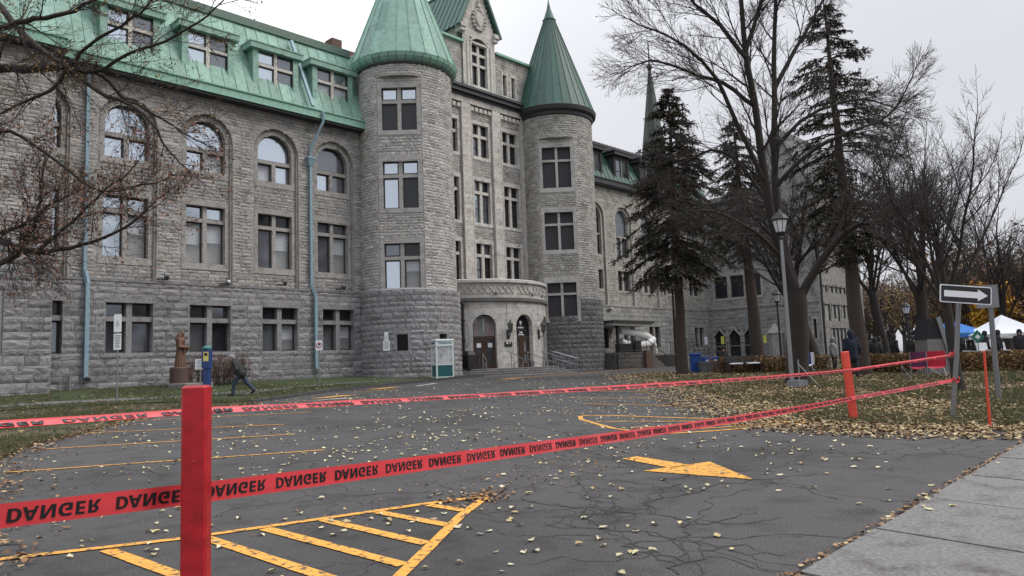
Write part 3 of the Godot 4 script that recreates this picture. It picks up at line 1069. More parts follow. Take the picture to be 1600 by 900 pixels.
func mansard(B: Node3D, x0: float, x1: float, y0: float, y1: float, z0: float, z1: float, bays: Array, copper: String, pipes: bool, pw: float) -> void:
	var mb := MB.new()
	var t := slope_frame(0, y0 + 0.45, y1, z0 - 0.18, z1)
	var l := Vector2(y1 - y0 - 0.45, z1 - z0 + 0.18).length()
	mb.box(t * Transform3D(Basis(), Vector3((x0 + x1) * 0.5, l * 0.5, -0.1)), Vector3(x1 - x0, l, 0.16))
	mb.at((x0 + x1) * 0.5, y1 - 0.1, z1 - 4.0, x1 - x0, 0.15, 8.0)
	mb.at((x0 + x1) * 0.5, (y0 + y1) * 0.5, z1 - 7.9, x1 - x0, y1 - y0, 0.2)
	var roof := put("mansard_roof", mb, M.copperjoint, B)
	var ms := []
	for k in 3:
		var pm := MB.new()
		var hh: float = l * [0.5, 0.36, 0.64][k]
		pm.at(0, hh * 0.5, 0, pw - 0.02, hh - 0.012, 0.02)
		pm.at(pw * 0.5 - 0.012, hh * 0.5, 0.02, 0.026, hh, 0.05)
		ms.append(pm.mesh())
	var x := x0 + pw * 0.5
	while x < x1:
		var k: int = rng.randi() % 3
		var lower: float = l * [0.5, 0.36, 0.64][k]
		var o := putm("copper_panel", ms[k], M[copper + str(rng.randi() % 4)], roof)
		o.transform = t * Transform3D(Basis(), Vector3(x, 0, 0.0))
		var o2 := putm("copper_panel", ms[[0, 2, 1][k]], M[copper + str(rng.randi() % 4)], roof)
		o2.transform = t * Transform3D(Basis(), Vector3(x, lower, 0.0))
		x += pw
	mb = MB.new()   # eaves gutter box, soffit, ridge roll
	var L := x1 - x0
	var xc := (x0 + x1) * 0.5
	mb.at(xc, y0 + 0.22, z0 - 0.3, L, 0.44, 0.75)
	mb.at(xc, y0 + 0.43, z0 + 0.09, L, 0.07, 0.1)
	mb.at(xc, y0 + 0.02, z0 + 0.07, L, 0.06, 0.08)
	put("eaves", mb, M["coppertrim"] if copper == "copper" else M.gutter, roof)
	mb = MB.new()
	mb.at(xc, y1 - 0.12, z1 + 0.12, L, 0.1, 0.16)
	mb.at(xc, y1 + 0.14, z1 - 0.05, L, 0.36, 0.28)
	put("ridge", mb, M.roofedge if copper == "copper" else M.gutter, roof)
	mb = MB.new()
	mb.at(xc, y0 - 0.06, z0 - 0.28, L, 0.12, 0.6)
	put("soffit", mb, M.gutter, roof)

func dormer(B: Node3D, b: float, light: bool) -> void:
	var f := Face.new(Vector3(0, 0, 0.0))
	var mb := MB.new()
	# cheeks, side strips and head in copper
	for s in [-1, 1]:
		mb.at(b + s * 1.14, 17.2, 0.0, 0.3, 2.75, 0.08)
		mb.at(b + s * 1.23, 17.2, -0.95, 0.08, 2.75, 1.9)
	mb.at(b, 18.43, -0.9, 2.5, 0.2, 1.85)
	mb.at(b, 15.95, 0.02, 2.5, 0.32, 0.06)
	var d := put("dormer", mb, M.copper2, B)
	mb = MB.new()
	mb.at(b, 18.49, -0.72, 3.0, 0.3, 1.85)
	mb.at(b, 18.66, -0.72, 3.06, 0.06, 1.92)
	put("hood", mb, M.copper1, d)
	for k in 6:
		mb = MB.new()
		mb.at(b - 1.3 + 0.52 * k, 15.95, 0.16, 0.5, 0.34, 0.05)
		mb.at(b - 1.3 + 0.52 * k + 0.25, 15.96, 0.17, 0.02, 0.37, 0.07)
		put("apron_sheet", mb, M["copper%d" % (rng.randi() % 4)], d)
	var i := int(b)
	window(B, f, b - 0.99, b + 0.99, 16.15, 18.33, {"trim": Color(0.72, 0.70, 0.65), "surround": M.dressed, "trans": [17.58], "tw": 0.0, "lintel": 0.0, "sill": 0.0, "bar": 0.17, "deep": 0.16, "bardeep": 0.02, "glass": [["glass_sky"], ["glass_sky", "curtain", "glass_mid", "glass_mid"], ["curtain", "curtain", "glass_mid", "glass_sky"], ["glass_sky", "glass_mid"]][i % 4], "sash": M.sash})

func tower(B: Node3D, o: Vector3, r: float, az: float, wins: Array, up: Color, lo: Color, copper: String, sectors: int, big: float) -> void:
	var F := Face.new(o, az, r)
	var top := 18.75
	var half := 0.40 * r * 1.16
	var flat_half := r * sin(half / r)
	var flat := Face.new(o + F.nn * (r * cos(half / r)), az)
	var mb := MB.new()
	var u_end := r * deg_to_rad(122)
	var wy1: float = wins[0][1] + 0.62
	var wy0 := 5.9
	masonry(mb, F, -u_end, u_end, wy0, top, 0.165, 0.2, 0.6, [[-half, half, wy0 - 0.1, wy1]], 0.055, up, 0.2, 3)
	var holes := []
	for w in wins:
		if w[0] > 5.5:
			holes.append([-0.98, 0.98, w[0], w[1]])
	masonry(mb, flat, -flat_half, flat_half, wy0, wy1, 0.165, 0.2, 0.55, holes, 0.045, up, 0.2, 3)
	mb.col = up * 0.95
	mb.quad(F.p(-half, wy1, 0), F.p(half, wy1, 0), flat.p(flat_half, wy1, -0.01), flat.p(-flat_half, wy1, -0.01))
	var T := put("round_tower", mb, M.stone, B, "stuff")
	# rough foundation drum
	var G := Face.new(o, az, r + 0.16)
	var ue := (r + 0.16) * deg_to_rad(122)
	mb = MB.new()
	holes = [] if big > 0 else [[-1.1, 1.1, 4.62, 7.2]]
	if big > 0:
		holes += [[-0.33, 0.27, 2.42, 3.5], [2.05, 2.6, 2.9, 3.45]]
	masonry(mb, G, -ue, ue, 0.7, 5.9 if big > 0 else 5.85, 0.31, 0.4, 0.85, holes, 0.075, lo, 0.17, 4)
	mb.col = lo
	for e in ([[-PI, PI]] if big > 0 else [[-PI, -0.42], [0.42, PI]]):
		mb.lathe(o, [Vector2(r + 0.2, 5.83), Vector2(r + 0.2, 5.9), Vector2(r, 6.0)], 24, az + e[0], az + e[1])
	put("foundation_drum", mb, M.stone, B, "stuff")
	mb = MB.new()
	var trc := up * 0.93 if big > 0 else Color(0.62, 0.61, 0.585)
	quoins(mb, F, -half, wy0 + 0.1, wy1, -1, 0.2, 0.36, -0.3, 0.02, 0.4, trc)
	quoins(mb, F, half, wy0 + 0.1, wy1, 1, 0.2, 0.36, -0.3, 0.02, 0.4, trc)
	fbox(mb, F, -half, half, wy1, wy1 + 0.3, -0.3, 0.02)
	put("tower_trim", mb, M.dressed, B)
	for i in wins.size():
		var w: Array = wins[i]
		var fl := flat
		if w[0] < 5.5:
			fl = Face.new(o + F.nn * (r + 0.0), az)
		window(B, fl, -0.98, 0.98, w[0], w[1], {"trim": trc, "trans": [w[1] - (w[1] - w[0]) * 0.32], "deep": 0.24, "tw": 0.22, "lintel": 0.34, "sill": 0.26, "bar": 0.21 if big > 0 else 0.17, "fw": 0.075 if big > 0 else 0.03, "glass": [["glass_dark", "glass_dark", "glass_sky", "glass_sky"], ["glass_sky", "glass_dark", "glass_sky", "glass_sky"], ["glass_sky", "blind", "glass_mid", "glass_dark"]][i] if big > 0 else ["screen_board"]})
	if big > 0:
		for h in [[-0.33, 0.27, 2.42, 3.5], [2.05, 2.6, 2.9, 3.45]]:
			var vm := MB.new()
			fbox(vm, G, h[0], h[1], h[2], h[3], -0.35, -0.2)
			var ven := put("vent_opening", vm, M.black, B)
			var sr := MB.new()
			sr.col = lo
			fbox(sr, G, h[0] - 0.2, h[0], h[2] - 0.05, h[3] + 0.1, -0.4, 0.04)
			fbox(sr, G, h[1], h[1] + 0.2, h[2] - 0.05, h[3] + 0.1, -0.4, 0.04)
			fbox(sr, G, h[0] - 0.2, h[1] + 0.2, h[3], h[3] + 0.3, -0.4, 0.05)
			fbox(sr, G, h[0] - 0.2, h[1] + 0.2, h[2] - 0.25, h[2], -0.4, 0.05)
			put("surround", sr, M.dressed, ven)
			var y: float = h[2] + 0.06
			while y < h[3]:
				var sm := MB.new()
				fbox(sm, G, h[0], h[1], y, y + 0.025, -0.16, -0.03)
				put("louvre_slat", sm, M.blackiron, ven)
				y += 0.09
	# cornice ring
	mb = MB.new()
	if big > 0:
		mb.lathe(o, [Vector2(r, 18.6), Vector2(r + 0.1, 18.66), Vector2(r + 0.12, 18.78)], 48)
		put("cornice", mb, M.gutter, T)
		for k in 40:
			var a0 := TAU * k / 40
			var gm := MB.new()
			gm.lathe(o, [Vector2(r + 0.1, 18.76), Vector2(r + 0.24, 18.84), Vector2(r + 0.36, 19.0), Vector2(r + 0.42, 19.22)], 2, a0 + 0.004, a0 + TAU / 40 - 0.004)
			put("gutter_sheet", gm, M.coppertrim if k % 3 == 0 else M["copper%d" % (k % 4)], T)
	else:
		mb.lathe(o, [Vector2(r, 18.72), Vector2(r + 0.12, 18.8), Vector2(r + 0.14, 19.0), Vector2(r + 0.34, 19.12), Vector2(r + 0.4, 19.4), Vector2(r + 0.32, 19.45)], 48)
		put("cornice", mb, M.gutter, T)
	# cone of copper sheets between raised seams
	var y0 := 19.2 if big > 0 else 19.42
	var rb := r + (0.42 if big > 0 else 0.3)
	var ch := 8.45
	mb = MB.new()
	mb.lathe(o + Vector3(0, y0, 0), [Vector2(rb - 0.02, 0), Vector2(rb * 0.06, ch * 0.94 - 0.02)], sectors * 2)
	var cone := put("conical_roof", mb, M.copperjoint, B)
	var tiers: Array = [[0.0, 0.22], [0.22, 0.46], [0.46, 0.72], [0.72, 0.9]] if big > 0 else [[0.0, 0.9]]
	for k in sectors:
		var sh := 0.0 if big == 0 else rv(-0.05, 0.05)
		for t in tiers:
			var t0: float = t[0] if t[0] == 0.0 or t[0] > 0.8 else t[0] + sh
			var t1: float = t[1] if t[1] > 0.85 else t[1] + sh
			var pm := MB.new()
			var a0 := TAU * k / sectors
			var a1 := TAU * (k + 1) / sectors
			var p := []
			for w in [[a0, t0], [a1, t0], [a1, t1], [a0, t1]]:
				for dd in [0.0, 0.018]:
					p.append(o + Vector3(sin(w[0]), 0, cos(w[0])) * (rb * (1.0 - w[1]) + dd) + Vector3(0, y0 + ch * w[1] + dd * 0.3, 0))
			pm.hexa([p[0], p[2], p[4], p[6], p[1], p[3], p[5], p[7]])
			var up0 := o + Vector3(sin(a0), 0, cos(a0)) * (rb * (1.0 - t0) + 0.03) + Vector3(0, y0 + ch * t0, 0)
			var up1 := o + Vector3(sin(a0), 0, cos(a0)) * (rb * (1.0 - t1) + 0.03) + Vector3(0, y0 + ch * t1, 0)
			pm.bar(up0, up1, 0.04, 0.05, Vector3(sin(a0), 0.2, cos(a0)))
			put("copper_panel", pm, M[copper + str(rng.randi() % 4)], cone)
	mb = MB.new()
	mb.lathe(o + Vector3(0, y0 + ch * 0.86, 0), [Vector2(rb * 0.15, 0), Vector2(rb * 0.17, 0.1), Vector2(rb * 0.14, 0.16), Vector2(rb * 0.05, ch * 0.12), Vector2(0.035, ch * 0.19), Vector2(0.03, ch * 0.26), Vector2(0.0, ch * 0.27)], 20)
	put("finial", mb, M[copper + "2"], cone)

func centre(B: Node3D) -> void:
	var F := Face.new(Vector3(0, 0, 0.1))
	var R := Face.new(Vector3(0, 0, -0.08))
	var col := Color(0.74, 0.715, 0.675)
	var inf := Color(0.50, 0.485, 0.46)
	var bays := [31.12, 33.9, 36.68]
	var rows := [[7.1, 9.6], [10.97, 13.8], [15.43, 17.64]]
	var holes := []
	for b in bays:
		holes.append([b - 1.0, b + 1.0, 5.0, 18.7])
	var mb := MB.new()
	masonry(mb, F, 28.5, 39.0, 6.5, 19.3, 0.36, 0.45, 0.9, holes, 0.006, col, 0.13, 1, 0.006)
	put("ashlar_piers", mb, M.dressed, B, "stuff")
	mb = MB.new()
	for b in bays:
		var h := []
		for r in rows:
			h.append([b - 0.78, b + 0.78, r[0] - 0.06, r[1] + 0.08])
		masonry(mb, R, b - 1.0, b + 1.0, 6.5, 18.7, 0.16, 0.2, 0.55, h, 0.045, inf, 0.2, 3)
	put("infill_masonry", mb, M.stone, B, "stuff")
	mb = MB.new()
	for b in bays:
		for s in [-1, 1]:
			mb.col = col * 0.93
			fbox(mb, F, b + s * 1.0 - 0.04, b + s * 1.0 + 0.04, 6.5, 18.7, -0.2, 0.02)
		for k in 5:   # small corbels under the cornice
			mb.col = col
			fbox(mb, R, b - 0.95 + k * 0.4, b - 0.95 + k * 0.4 + 0.26, 18.45, 18.72, 0.0, 0.17)
	put("bay_mouldings", mb, M.dressed, B)
	for bi in 3:
		for ri in 3:
			var b: float = bays[bi]
			var r: Array = rows[ri]
			window(B, R, b - 0.72, b + 0.72, r[0], r[1], {"trim": col, "trans": [r[1] - 0.78], "deep": 0.3, "tw": 0.2, "lintel": 0.26, "sill": 0.22, "bar": 0.22, "hung": true, "fw": 0.05, "glass": [["glass_mid", "glass_dark", "glass_dark", "glass_dark"], ["glass_sky", "glass_dark", "glass_dark", "glass_mid"], ["glass_sky", "glass_mid", "glass_mid", "glass_dark"]][(bi + ri) % 3] if bi < 2 else ["glass_dark", "glass_dark", "glass_dark", "glass_dark"]})
	# cornice with its copper flashing
	mb = MB.new()
	fbox(mb, F, 28.6, 38.6, 19.25, 19.42, -0.2, 0.1)
	fbox(mb, F, 28.6, 38.6, 19.42, 19.7, -0.2, 0.3)
	fbox(mb, F, 28.6, 38.6, 19.7, 19.86, -0.2, 0.42)
	var cor := put("cornice", mb, M.gutter, B)
	mb = MB.new()
	mb.quad(Vector3(28.6, 19.87, 0.52), Vector3(38.6, 19.87, 0.52), Vector3(38.6, 20.12, -0.1), Vector3(28.6, 20.12, -0.1))
	put("flashing", mb, M.coppertrim, cor)
	# attic wall with gable
	mb = MB.new()
	var A := Face.new(Vector3(0, 0, -0.06))
	var ah := [[33.05, 34.75, 20.2, 23.45], [36.2, 36.58, 20.2, 21.75], [37.05, 37.43, 20.2, 21.75], [31.1, 31.48, 20.2, 21.75], [30.25, 30.63, 20.2, 21.75]]
	masonry(mb, A, 28.0, 39.6, 19.9, 23.0, 0.2, 0.25, 0.7, ah, 0.03, inf * 1.05, 0.14, 3)
	var G := Face.new(Vector3(0, 0, 0.06))
	var y := 19.95
	while y < 27.6:
		var hw := 1.5 if y < 24.2 else maxf(0.0, 1.5 * (27.7 - y) / 3.5)
		if hw > 0.08:
			masonry(mb, G, 33.9 - hw, 33.9 + hw, y, y + 0.3, 0.3, 0.3, 0.7, [[33.05, 34.75, 20.2, 23.45]], 0.01, col, 0.1, 1, 0.005)
		y += 0.3
	mb.col = col * 0.9
	mb.at(33.9, 22.1, -0.95, 2.98, 4.2, 0.9)
	mb.at(33.8, 21.4, -4.7, 11.4, 3.0, 8.0)
	put("attic_wall", mb, M.stone, B, "stuff")
	for x in [36.2, 37.05, 31.1, 30.25]:
		window(B, A, x, x + 0.38, 20.2, 21.75, {"trim": col, "mull": 0, "tw": 0.12, "lintel": 0.2, "sill": 0.15, "deep": 0.3, "fw": 0.02, "glass": ["screen_board"]})
	window(B, G, 33.2, 34.6, 20.25, 23.15, {"trim": col, "trans": [21.75, 22.5], "tw": 0.16, "lintel": 0.16, "sill": 0.2, "deep": 0.3, "bar": 0.2, "fw": 0.04, "glass": ["glass_dark"]})
	mb = MB.new()
	arch_ring(mb, G, 33.9, 22.55, 1.02, 1.16, -0.05, 0.07, 9, col, deg_to_rad(40), deg_to_rad(140))
	for s in [-1, 1]:
		mb.col = col
		fbox(mb, G, 33.9 + s * 1.08 - 0.07, 33.9 + s * 1.08 + 0.07, 20.0, 23.2, -0.05, 0.07)
		fbox(mb, G, 33.9 + s * 1.5 - 0.22, 33.9 + s * 1.5 + 0.22, 23.75, 24.0, -0.4, 0.16)
		fbox(mb, G, 33.9 + s * 1.55 - 0.22, 33.9 + s * 1.55 + 0.22, 24.0, 24.3, -0.4, 0.24)
	put("gable_trim", mb, M.dressed, B)
	# carved shield: generic heraldic relief
	mb = MB.new()
	mb.col = col * 0.78
	var sh := v2([-0.42, 0.55, 0.42, 0.55, 0.46, -0.1, 0.28, -0.5, 0, -0.75, -0.28, -0.5, -0.46, -0.1])
	mb.prism(sh, Transform3D(Basis(), Vector3(33.9, 24.95, 0.2)), 0.15)
	mb.col = col * 0.92
	var s2 := PackedVector2Array()
	for p in sh:
		s2.append(p * 0.72)
	mb.prism(s2, Transform3D(Basis(), Vector3(33.9, 24.98, 0.25)), 0.12)
	for k in 16:
		var a := TAU * k / 16
		mb.col = col * rv(0.72, 0.95)
		mb.ball(Vector3(33.9 + cos(a) * 0.56, 24.92 + sin(a) * 0.72, 0.16), Vector3(0.12, 0.12, 0.08), 6, 4)
	mb.ball(Vector3(33.9, 25.85, 0.18), Vector3(0.2, 0.16, 0.1), 8, 5)
	mb.at(33.9, 26.15, 0.16, 0.08, 0.4, 0.08)
	put("carved_shield", mb, M.dressed, B)
	# gable roof in copper, with verge boards
	mb = MB.new()
	var apex := Vector3(33.9, 28.05, 0)
	for s in [-1, 1]:
		var e := Vector3(33.9 + s * 1.95, 24.05, 0)
		var d: Vector3 = e - apex
		var zf := 0.35
		mb.bar(apex + Vector3(0, 0, 0.2), e + Vector3(0, 0, 0.2), 0.3, 0.16, Vector3(0, 0, 1).cross(d).normalized())
		var nrm := Vector3(0, 0, 1).cross(d).normalized() * (1 if s < 0 else -1)
		var a := apex + Vector3(0, 0, zf)
		var b := e + Vector3(0, 0, zf)
		if s < 0:
			mb.quad(a, a + Vector3(0, 0, -7), b + Vector3(0, 0, -7), b)
		else:
			mb.quad(a, b, b + Vector3(0, 0, -7), a + Vector3(0, 0, -7))
		for k in 8:
			var z := -0.25 - k * 0.55
			mb.bar(apex + Vector3(0, 0, z) + nrm * 0.0, e + Vector3(0, 0, z), 0.04, 0.08, nrm)
	mb.at(33.9, 28.1, -3.2, 0.16, 0.14, 7.2)
	put("gable_roof", mb, M.copperdark3, B)
	# copings
	mb = MB.new()
	mb.at(30.4, 23.05, -0.3, 4.2, 0.16, 0.9)
	mb.at(37.6, 23.05, -0.3, 4.2, 0.16, 0.9)
	put("coping", mb, M.coppertrim, B)

func porch(B: Node3D) -> void:
	var o := Vector3(33.9, 0, -1.6)
	var F := Face.new(o, 0.0, 5.0)
	var col := Color(0.67, 0.655, 0.63)
	var ue := 5.0 * deg_to_rad(70)
	var doors := [-33.2, -1.0, 31.5]
	var holes := []
	for d in doors:
		var u := 5.0 * deg_to_rad(d)
		holes.append([u - 0.78, u + 0.78, 1.4, 3.98, 1])
	var mb := MB.new()
	masonry(mb, F, -ue, ue, 1.2, 5.5, 0.4, 0.5, 1.0, holes, 0.006, col, 0.08, 1, 0.005)
	masonry(mb, F, -ue, ue, 5.72, 6.6, 0.44, 0.6, 1.2, [], 0.006, col * 0.98, 0.06, 1, 0.005)
	mb.col = Color(0.2, 0.2, 0.2)
	mb.lathe(o, [Vector2(5.0, 5.7), Vector2(0.1, 5.72)], 40)
	mb.col = col * 0.8
	var W := put("porch_wall", mb, M.dressed, B, "stuff")
	mb = MB.new()
	for d in doors:
		var u := 5.0 * deg_to_rad(d)
		quoins(mb, F, u - 0.72, 1.45, 3.98, -1, 0.24, 0.24, -0.5, 0.02, 0.4, col)
		quoins(mb, F, u + 0.72, 1.45, 3.98, 1, 0.24, 0.24, -0.5, 0.02, 0.4, col)
		arch_ring(mb, F, u, 3.98, 0.72, 1.05, -0.5, 0.02, 11, col)
		mb.col = col * 0.95
		fbox(mb, F, u - 0.95, u - 0.72, 1.45, 1.8, -0.4, 0.07)
		fbox(mb, F, u + 0.72, u + 0.95, 1.45, 1.8, -0.4, 0.07)
	put("door_surround", mb, M.dressed, W)
	mb = MB.new()
	mb.col = col * 0.30
	mb.lathe(o, [Vector2(5.0, 5.46), Vector2(5.14, 5.5), Vector2(5.16, 5.68), Vector2(5.0, 5.74)], 60, -1.25, 1.25)
	put("porch_drip_band", mb, M.dressed, W)
	mb = MB.new()
	mb.col = col * 1.05
	mb.lathe(o, [Vector2(5.02, 6.58), Vector2(5.14, 6.64), Vector2(5.14, 6.8), Vector2(5.0, 6.86), Vector2(4.5, 6.86), Vector2(4.5, 6.0)], 60, -1.25, 1.25)
	put("parapet_coping", mb, M.dressed, W)
	# saltire tracery panels in the parapet: bars standing on a recessed ground
	for pc in [-46.5, -32.0, -17.5 + 0.5, 0.0, 16.5, 31.5]:
		for k in 3:
			var uc := 5.0 * deg_to_rad(pc) + (k - 1) * 0.4
			var tm := MB.new()
			tm.col = col * 0.92
			for s in [-1, 1]:
				tm.bar(F.p(uc - s * 0.17, 6.0, 0.02), F.p(uc + s * 0.17, 6.44, 0.02), 0.05, 0.07, F.nn)
			fbox(tm, F, uc - 0.2, uc + 0.2, 5.95, 5.99, 0.0, 0.035)
			fbox(tm, F, uc - 0.2, uc + 0.2, 6.45, 6.49, 0.0, 0.035)
			put("tracery_cross", tm, M.dressed, W)
	for pc in [-50.0, -24.5, 8.5, 24.0]:
		var tm := MB.new()
		tm.col = col * 0.35
		tm.ball(F.p(5.0 * deg_to_rad(pc), 5.98, 0.02), Vector3(0.09, 0.13, 0.09), 8, 6)
		put("spout", tm, M.dressed, W)
	# slit crosses cut above the lanterns
	for pc in [-16.5, 15.5]:
		var u := 5.0 * deg_to_rad(pc)
		var cm := MB.new()
		cm.col = col * 0.45
		fbox(cm, F, u - 0.025, u + 0.025, 4.3, 5.25, -0.05, 0.008)
		fbox(cm, F, u - 0.16, u + 0.16, 4.72, 4.77, -0.05, 0.0085)
		put("slit_cross", cm, M.dressed, W)
	# doors
	for di in 3:
		var u := 5.0 * deg_to_rad(doors[di])
		var fl := Face.new(o + F.p(u, 0, -0.3) - o, deg_to_rad(doors[di]))
		var dm := MB.new()
		for e in [[-0.72, -0.64], [-0.04, 0.04], [0.64, 0.72]]:
			fbox(dm, fl, e[0], e[1], 1.45, 3.3, -0.12, 0.0)
		for e in [[1.45, 1.7], [2.28, 2.42], [3.2, 3.4]]:
			fbox(dm, fl, -0.64, -0.04, e[0], e[1], -0.11, -0.005)
			fbox(dm, fl, 0.04, 0.64, e[0], e[1], -0.11, -0.005)
		for e in [-0.55, -0.12, 0.12, 0.55]:
			fbox(dm, fl, e - 0.07, e + 0.07, 1.7, 3.2, -0.1, -0.01)
		arch_ring(dm, fl, 0, 3.98, 0.66, 0.74, -0.12, 0.0, 14, Color(1, 1, 1))
		for s in [-1, 1]:
			fbox(dm, fl, s * 0.69 - 0.04, s * 0.69 + 0.04, 3.4, 3.98, -0.12, 0.0)
		var D := put("door", dm, M.doorwood, B)
		D.set_meta("label", ["left arched wooden double door with two paper notices", "middle arched door under a dark glazed fanlight with white lettering", "right arched wooden door of the porch, seen edge on"][di])
		for s in [-1, 1]:
			for e in [[1.7, 2.28], [2.42, 3.2]]:
				var gm := MB.new()
				fbox(gm, fl, s * 0.34 - 0.16, s * 0.34 + 0.16, e[0], e[1], -0.08, -0.06)
				put("pane", gm, M.glass_dark if di == 0 else M.glass_mid, D)
		var tm := MB.new()
		half_disc(tm, fl, 0, 3.98, 0.68, -0.06)
		tm.quad(fl.p(-0.66, 3.36, -0.06), fl.p(0.66, 3.36, -0.06), fl.p(0.66, 3.98, -0.06), fl.p(-0.66, 3.98, -0.06))
		put("fanlight", tm, [M.glass_clear, M.glass_dark, M.glass_mid][di], D)
		if di == 0:      # the lit hall behind it: brick red wall, pale curtain, dark doorway
			for q in [[-0.68, -0.3, 3.4, 4.2, "interior_red"], [0.22, 0.66, 3.4, 4.25, "interior_red"], [-0.3, 0.22, 3.4, 4.62, "screen_board"], [-0.55, -0.2, 4.2, 4.6, "cream"], [0.0, 0.12, 3.7, 4.55, "cream"]]:
				var im := MB.new()
				fbox(im, fl, q[0], q[1], q[2], q[3], -0.5, -0.4 + q[0] * 0.01)
				put("hall_panel", im, M[q[4]], D)
		if di == 0:
			for s in [-0.33, 0.36]:
				var pm := MB.new()
				fbox(pm, fl, s - 0.13, s + 0.13, 2.72, 2.98, -0.055, -0.05 + 0.045)
				put("paper_notice", pm, M.paper, D)
		if di == 1:
			var lm := MB.new()   # crest and two lines of white lettering on the fanlight
			lm.prism(v2([-0.1, 0.12, 0.1, 0.12, 0.1, -0.02, 0, -0.14, -0.1, -0.02]), Transform3D(Basis(fl.ax, Vector3.UP, fl.nn), fl.p(0, 4.2, -0.045)), 0.01)
			for w in [[-0.1, 0.1, 3.98, 4.01], [-0.27, 0.27, 3.86, 3.93], [-0.5, 0.5, 3.74, 3.75], [-0.13, 0.13, 3.55, 3.65], [-0.24, 0.24, 3.43, 3.5]]:
				var x: float = w[0]
				while x < w[1] - 0.02:
					fbox(lm, fl, x, minf(x + (0.05 if w[3] - w[2] > 0.02 else 2.0), w[1]), w[2], w[3], -0.055, -0.04)
					x += 0.075
			put("lettering", lm, M.paper, D)
	# plaque A-1
	var pu := 5.0 * deg_to_rad(-16.2)
	var pf := Face.new(F.p(pu, 0, 0), deg_to_rad(-16.2))
	var pl := MB.new()
	fbox(pl, pf, -0.26, 0.26, 2.74, 3.02, 0.0, 0.04)
	var P := put("plaque", pl, M.black, B)
	put("lettering", text_mb("A-1", 0.17, Transform3D(Basis(pf.ax, Vector3.UP, pf.nn), pf.p(0, 2.82, 0.041)), 0.006), M.paper, P)
	var wm := MB.new()
	var wf := Face.new(F.p(5.0 * deg_to_rad(-45.0), 0, 0), deg_to_rad(-45.0))
	fbox(wm, wf, -0.1, 0.1, 2.35, 2.6, 0.0, 0.03)
	put("notice_plate", wm, M.white, B)
	# steps: three curved treads of separate stones
	for k in 4:
		for q in 12:
			var s0 := -0.93 + q * 0.155
			var sm := MB.new()
			sm.col = Color(0.20, 0.195, 0.195) * rv(0.85, 1.15)
			var r1 := 5.75 + 0.42 * k
			sm.lathe(o, [Vector2(r1, 0.6), Vector2(r1, 1.45 - 0.13 * k - 0.03), Vector2(r1 - 0.03, 1.45 - 0.13 * k), Vector2(4.6 if k == 0 else r1 - 0.46, 1.45 - 0.13 * k)], 3, s0 + 0.002, s0 + 0.153)
			put("step", sm, M.dressed, B)
	# handrails of the steps
	for a in [-36.0, -17.5, -5.0, 10.5, 27.0, 37.0]:
		var hm := MB.new()
		var d := Vector3(sin(deg_to_rad(a)), 0, cos(deg_to_rad(a)))
		var p0 := o + d * 5.55 + Vector3(0, 1.45, 0)
		var p1 := o + d * 6.95 + Vector3(0, 1.0, 0)
		hm.tube([p0, p0 + Vector3(0, 0.9, 0)], [0.025, 0.025], 6)
		hm.tube([p1, p1 + Vector3(0, 0.9, 0)], [0.025, 0.025], 6)
		hm.tube([p0 + Vector3(0, 0.9, 0) - d * 0.15, p0 + Vector3(0, 0.92, 0), p1 + Vector3(0, 0.92, 0), p1 + Vector3(0, 0.9, 0) + d * 0.2], [0.025, 0.025, 0.025, 0.025], 6)
		hm.tube([p0 + Vector3(0, 0.5, 0), p1 + Vector3(0, 0.5, 0)], [0.015, 0.015], 6)
		put("handrail", hm, M.steel, B)
	# wall lanterns
	for a in [-16.2, 16.0]:
		var lf := Face.new(F.p(5.0 * deg_to_rad(a), 0, 0), deg_to_rad(a))
		var lm := MB.new()
		lm.at(0, 0, 0, 0.001, 0.001, 0.001)
		lm = MB.new()
		fbox(lm, lf, -0.09, 0.09, 3.2, 3.75, 0.0, 0.05)
		lm.tube([lf.p(0, 3.35, 0.05), lf.p(0, 3.3, 0.22), lf.p(0, 3.45, 0.33), lf.p(0, 3.62, 0.33)], [0.025, 0.025, 0.025, 0.025], 6)
		lm.lathe(lf.p(0, 3.6, 0.33), [Vector2(0.0, -0.06), Vector2(0.09, 0.0), Vector2(0.11, 0.04)], 6, 0, TAU, true)
		lm.lathe(lf.p(0, 4.06, 0.33), [Vector2(0.2, 0.0), Vector2(0.16, 0.06), Vector2(0.06, 0.16), Vector2(0.03, 0.25), Vector2(0.0, 0.3)], 6, 0, TAU, true)
		for k in 6:
			var b := TAU * k / 6
			var e := Vector3(sin(b), 0, cos(b))
			lm.bar(lf.p(0, 3.63, 0.33) + e * 0.105, lf.p(0, 4.07, 0.33) + e * 0.165, 0.015, 0.015)
		var L := put("wall_lantern", lm, M.blackiron, B)
		var gm := MB.new()
		gm.lathe(lf.p(0, 3.63, 0.33), [Vector2(0.1, 0), Vector2(0.16, 0.44)], 6, 0, TAU, true)
		put("glass", gm, M.glass_mid, L)
	# drainpipe at the left of the porch
	var dp := MB.new()
	var q := F.p(5.0 * deg_to_rad(-47.8), 0, 0.16)
	dp.tube([q + Vector3(0, 5.5, -0.05), q + Vector3(0, 5.2, 0), q + Vector3(0, 2.0, 0)], [0.11, 0.085, 0.085], 8)
	for y in [5.25, 4.3, 3.1]:
		dp.lathe(q + Vector3(0, y, 0), [Vector2(0.08, 0), Vector2(0.14, 0.02), Vector2(0.14, 0.1), Vector2(0.08, 0.12)], 8)
	put("drainpipe", dp, M.blackiron, B)

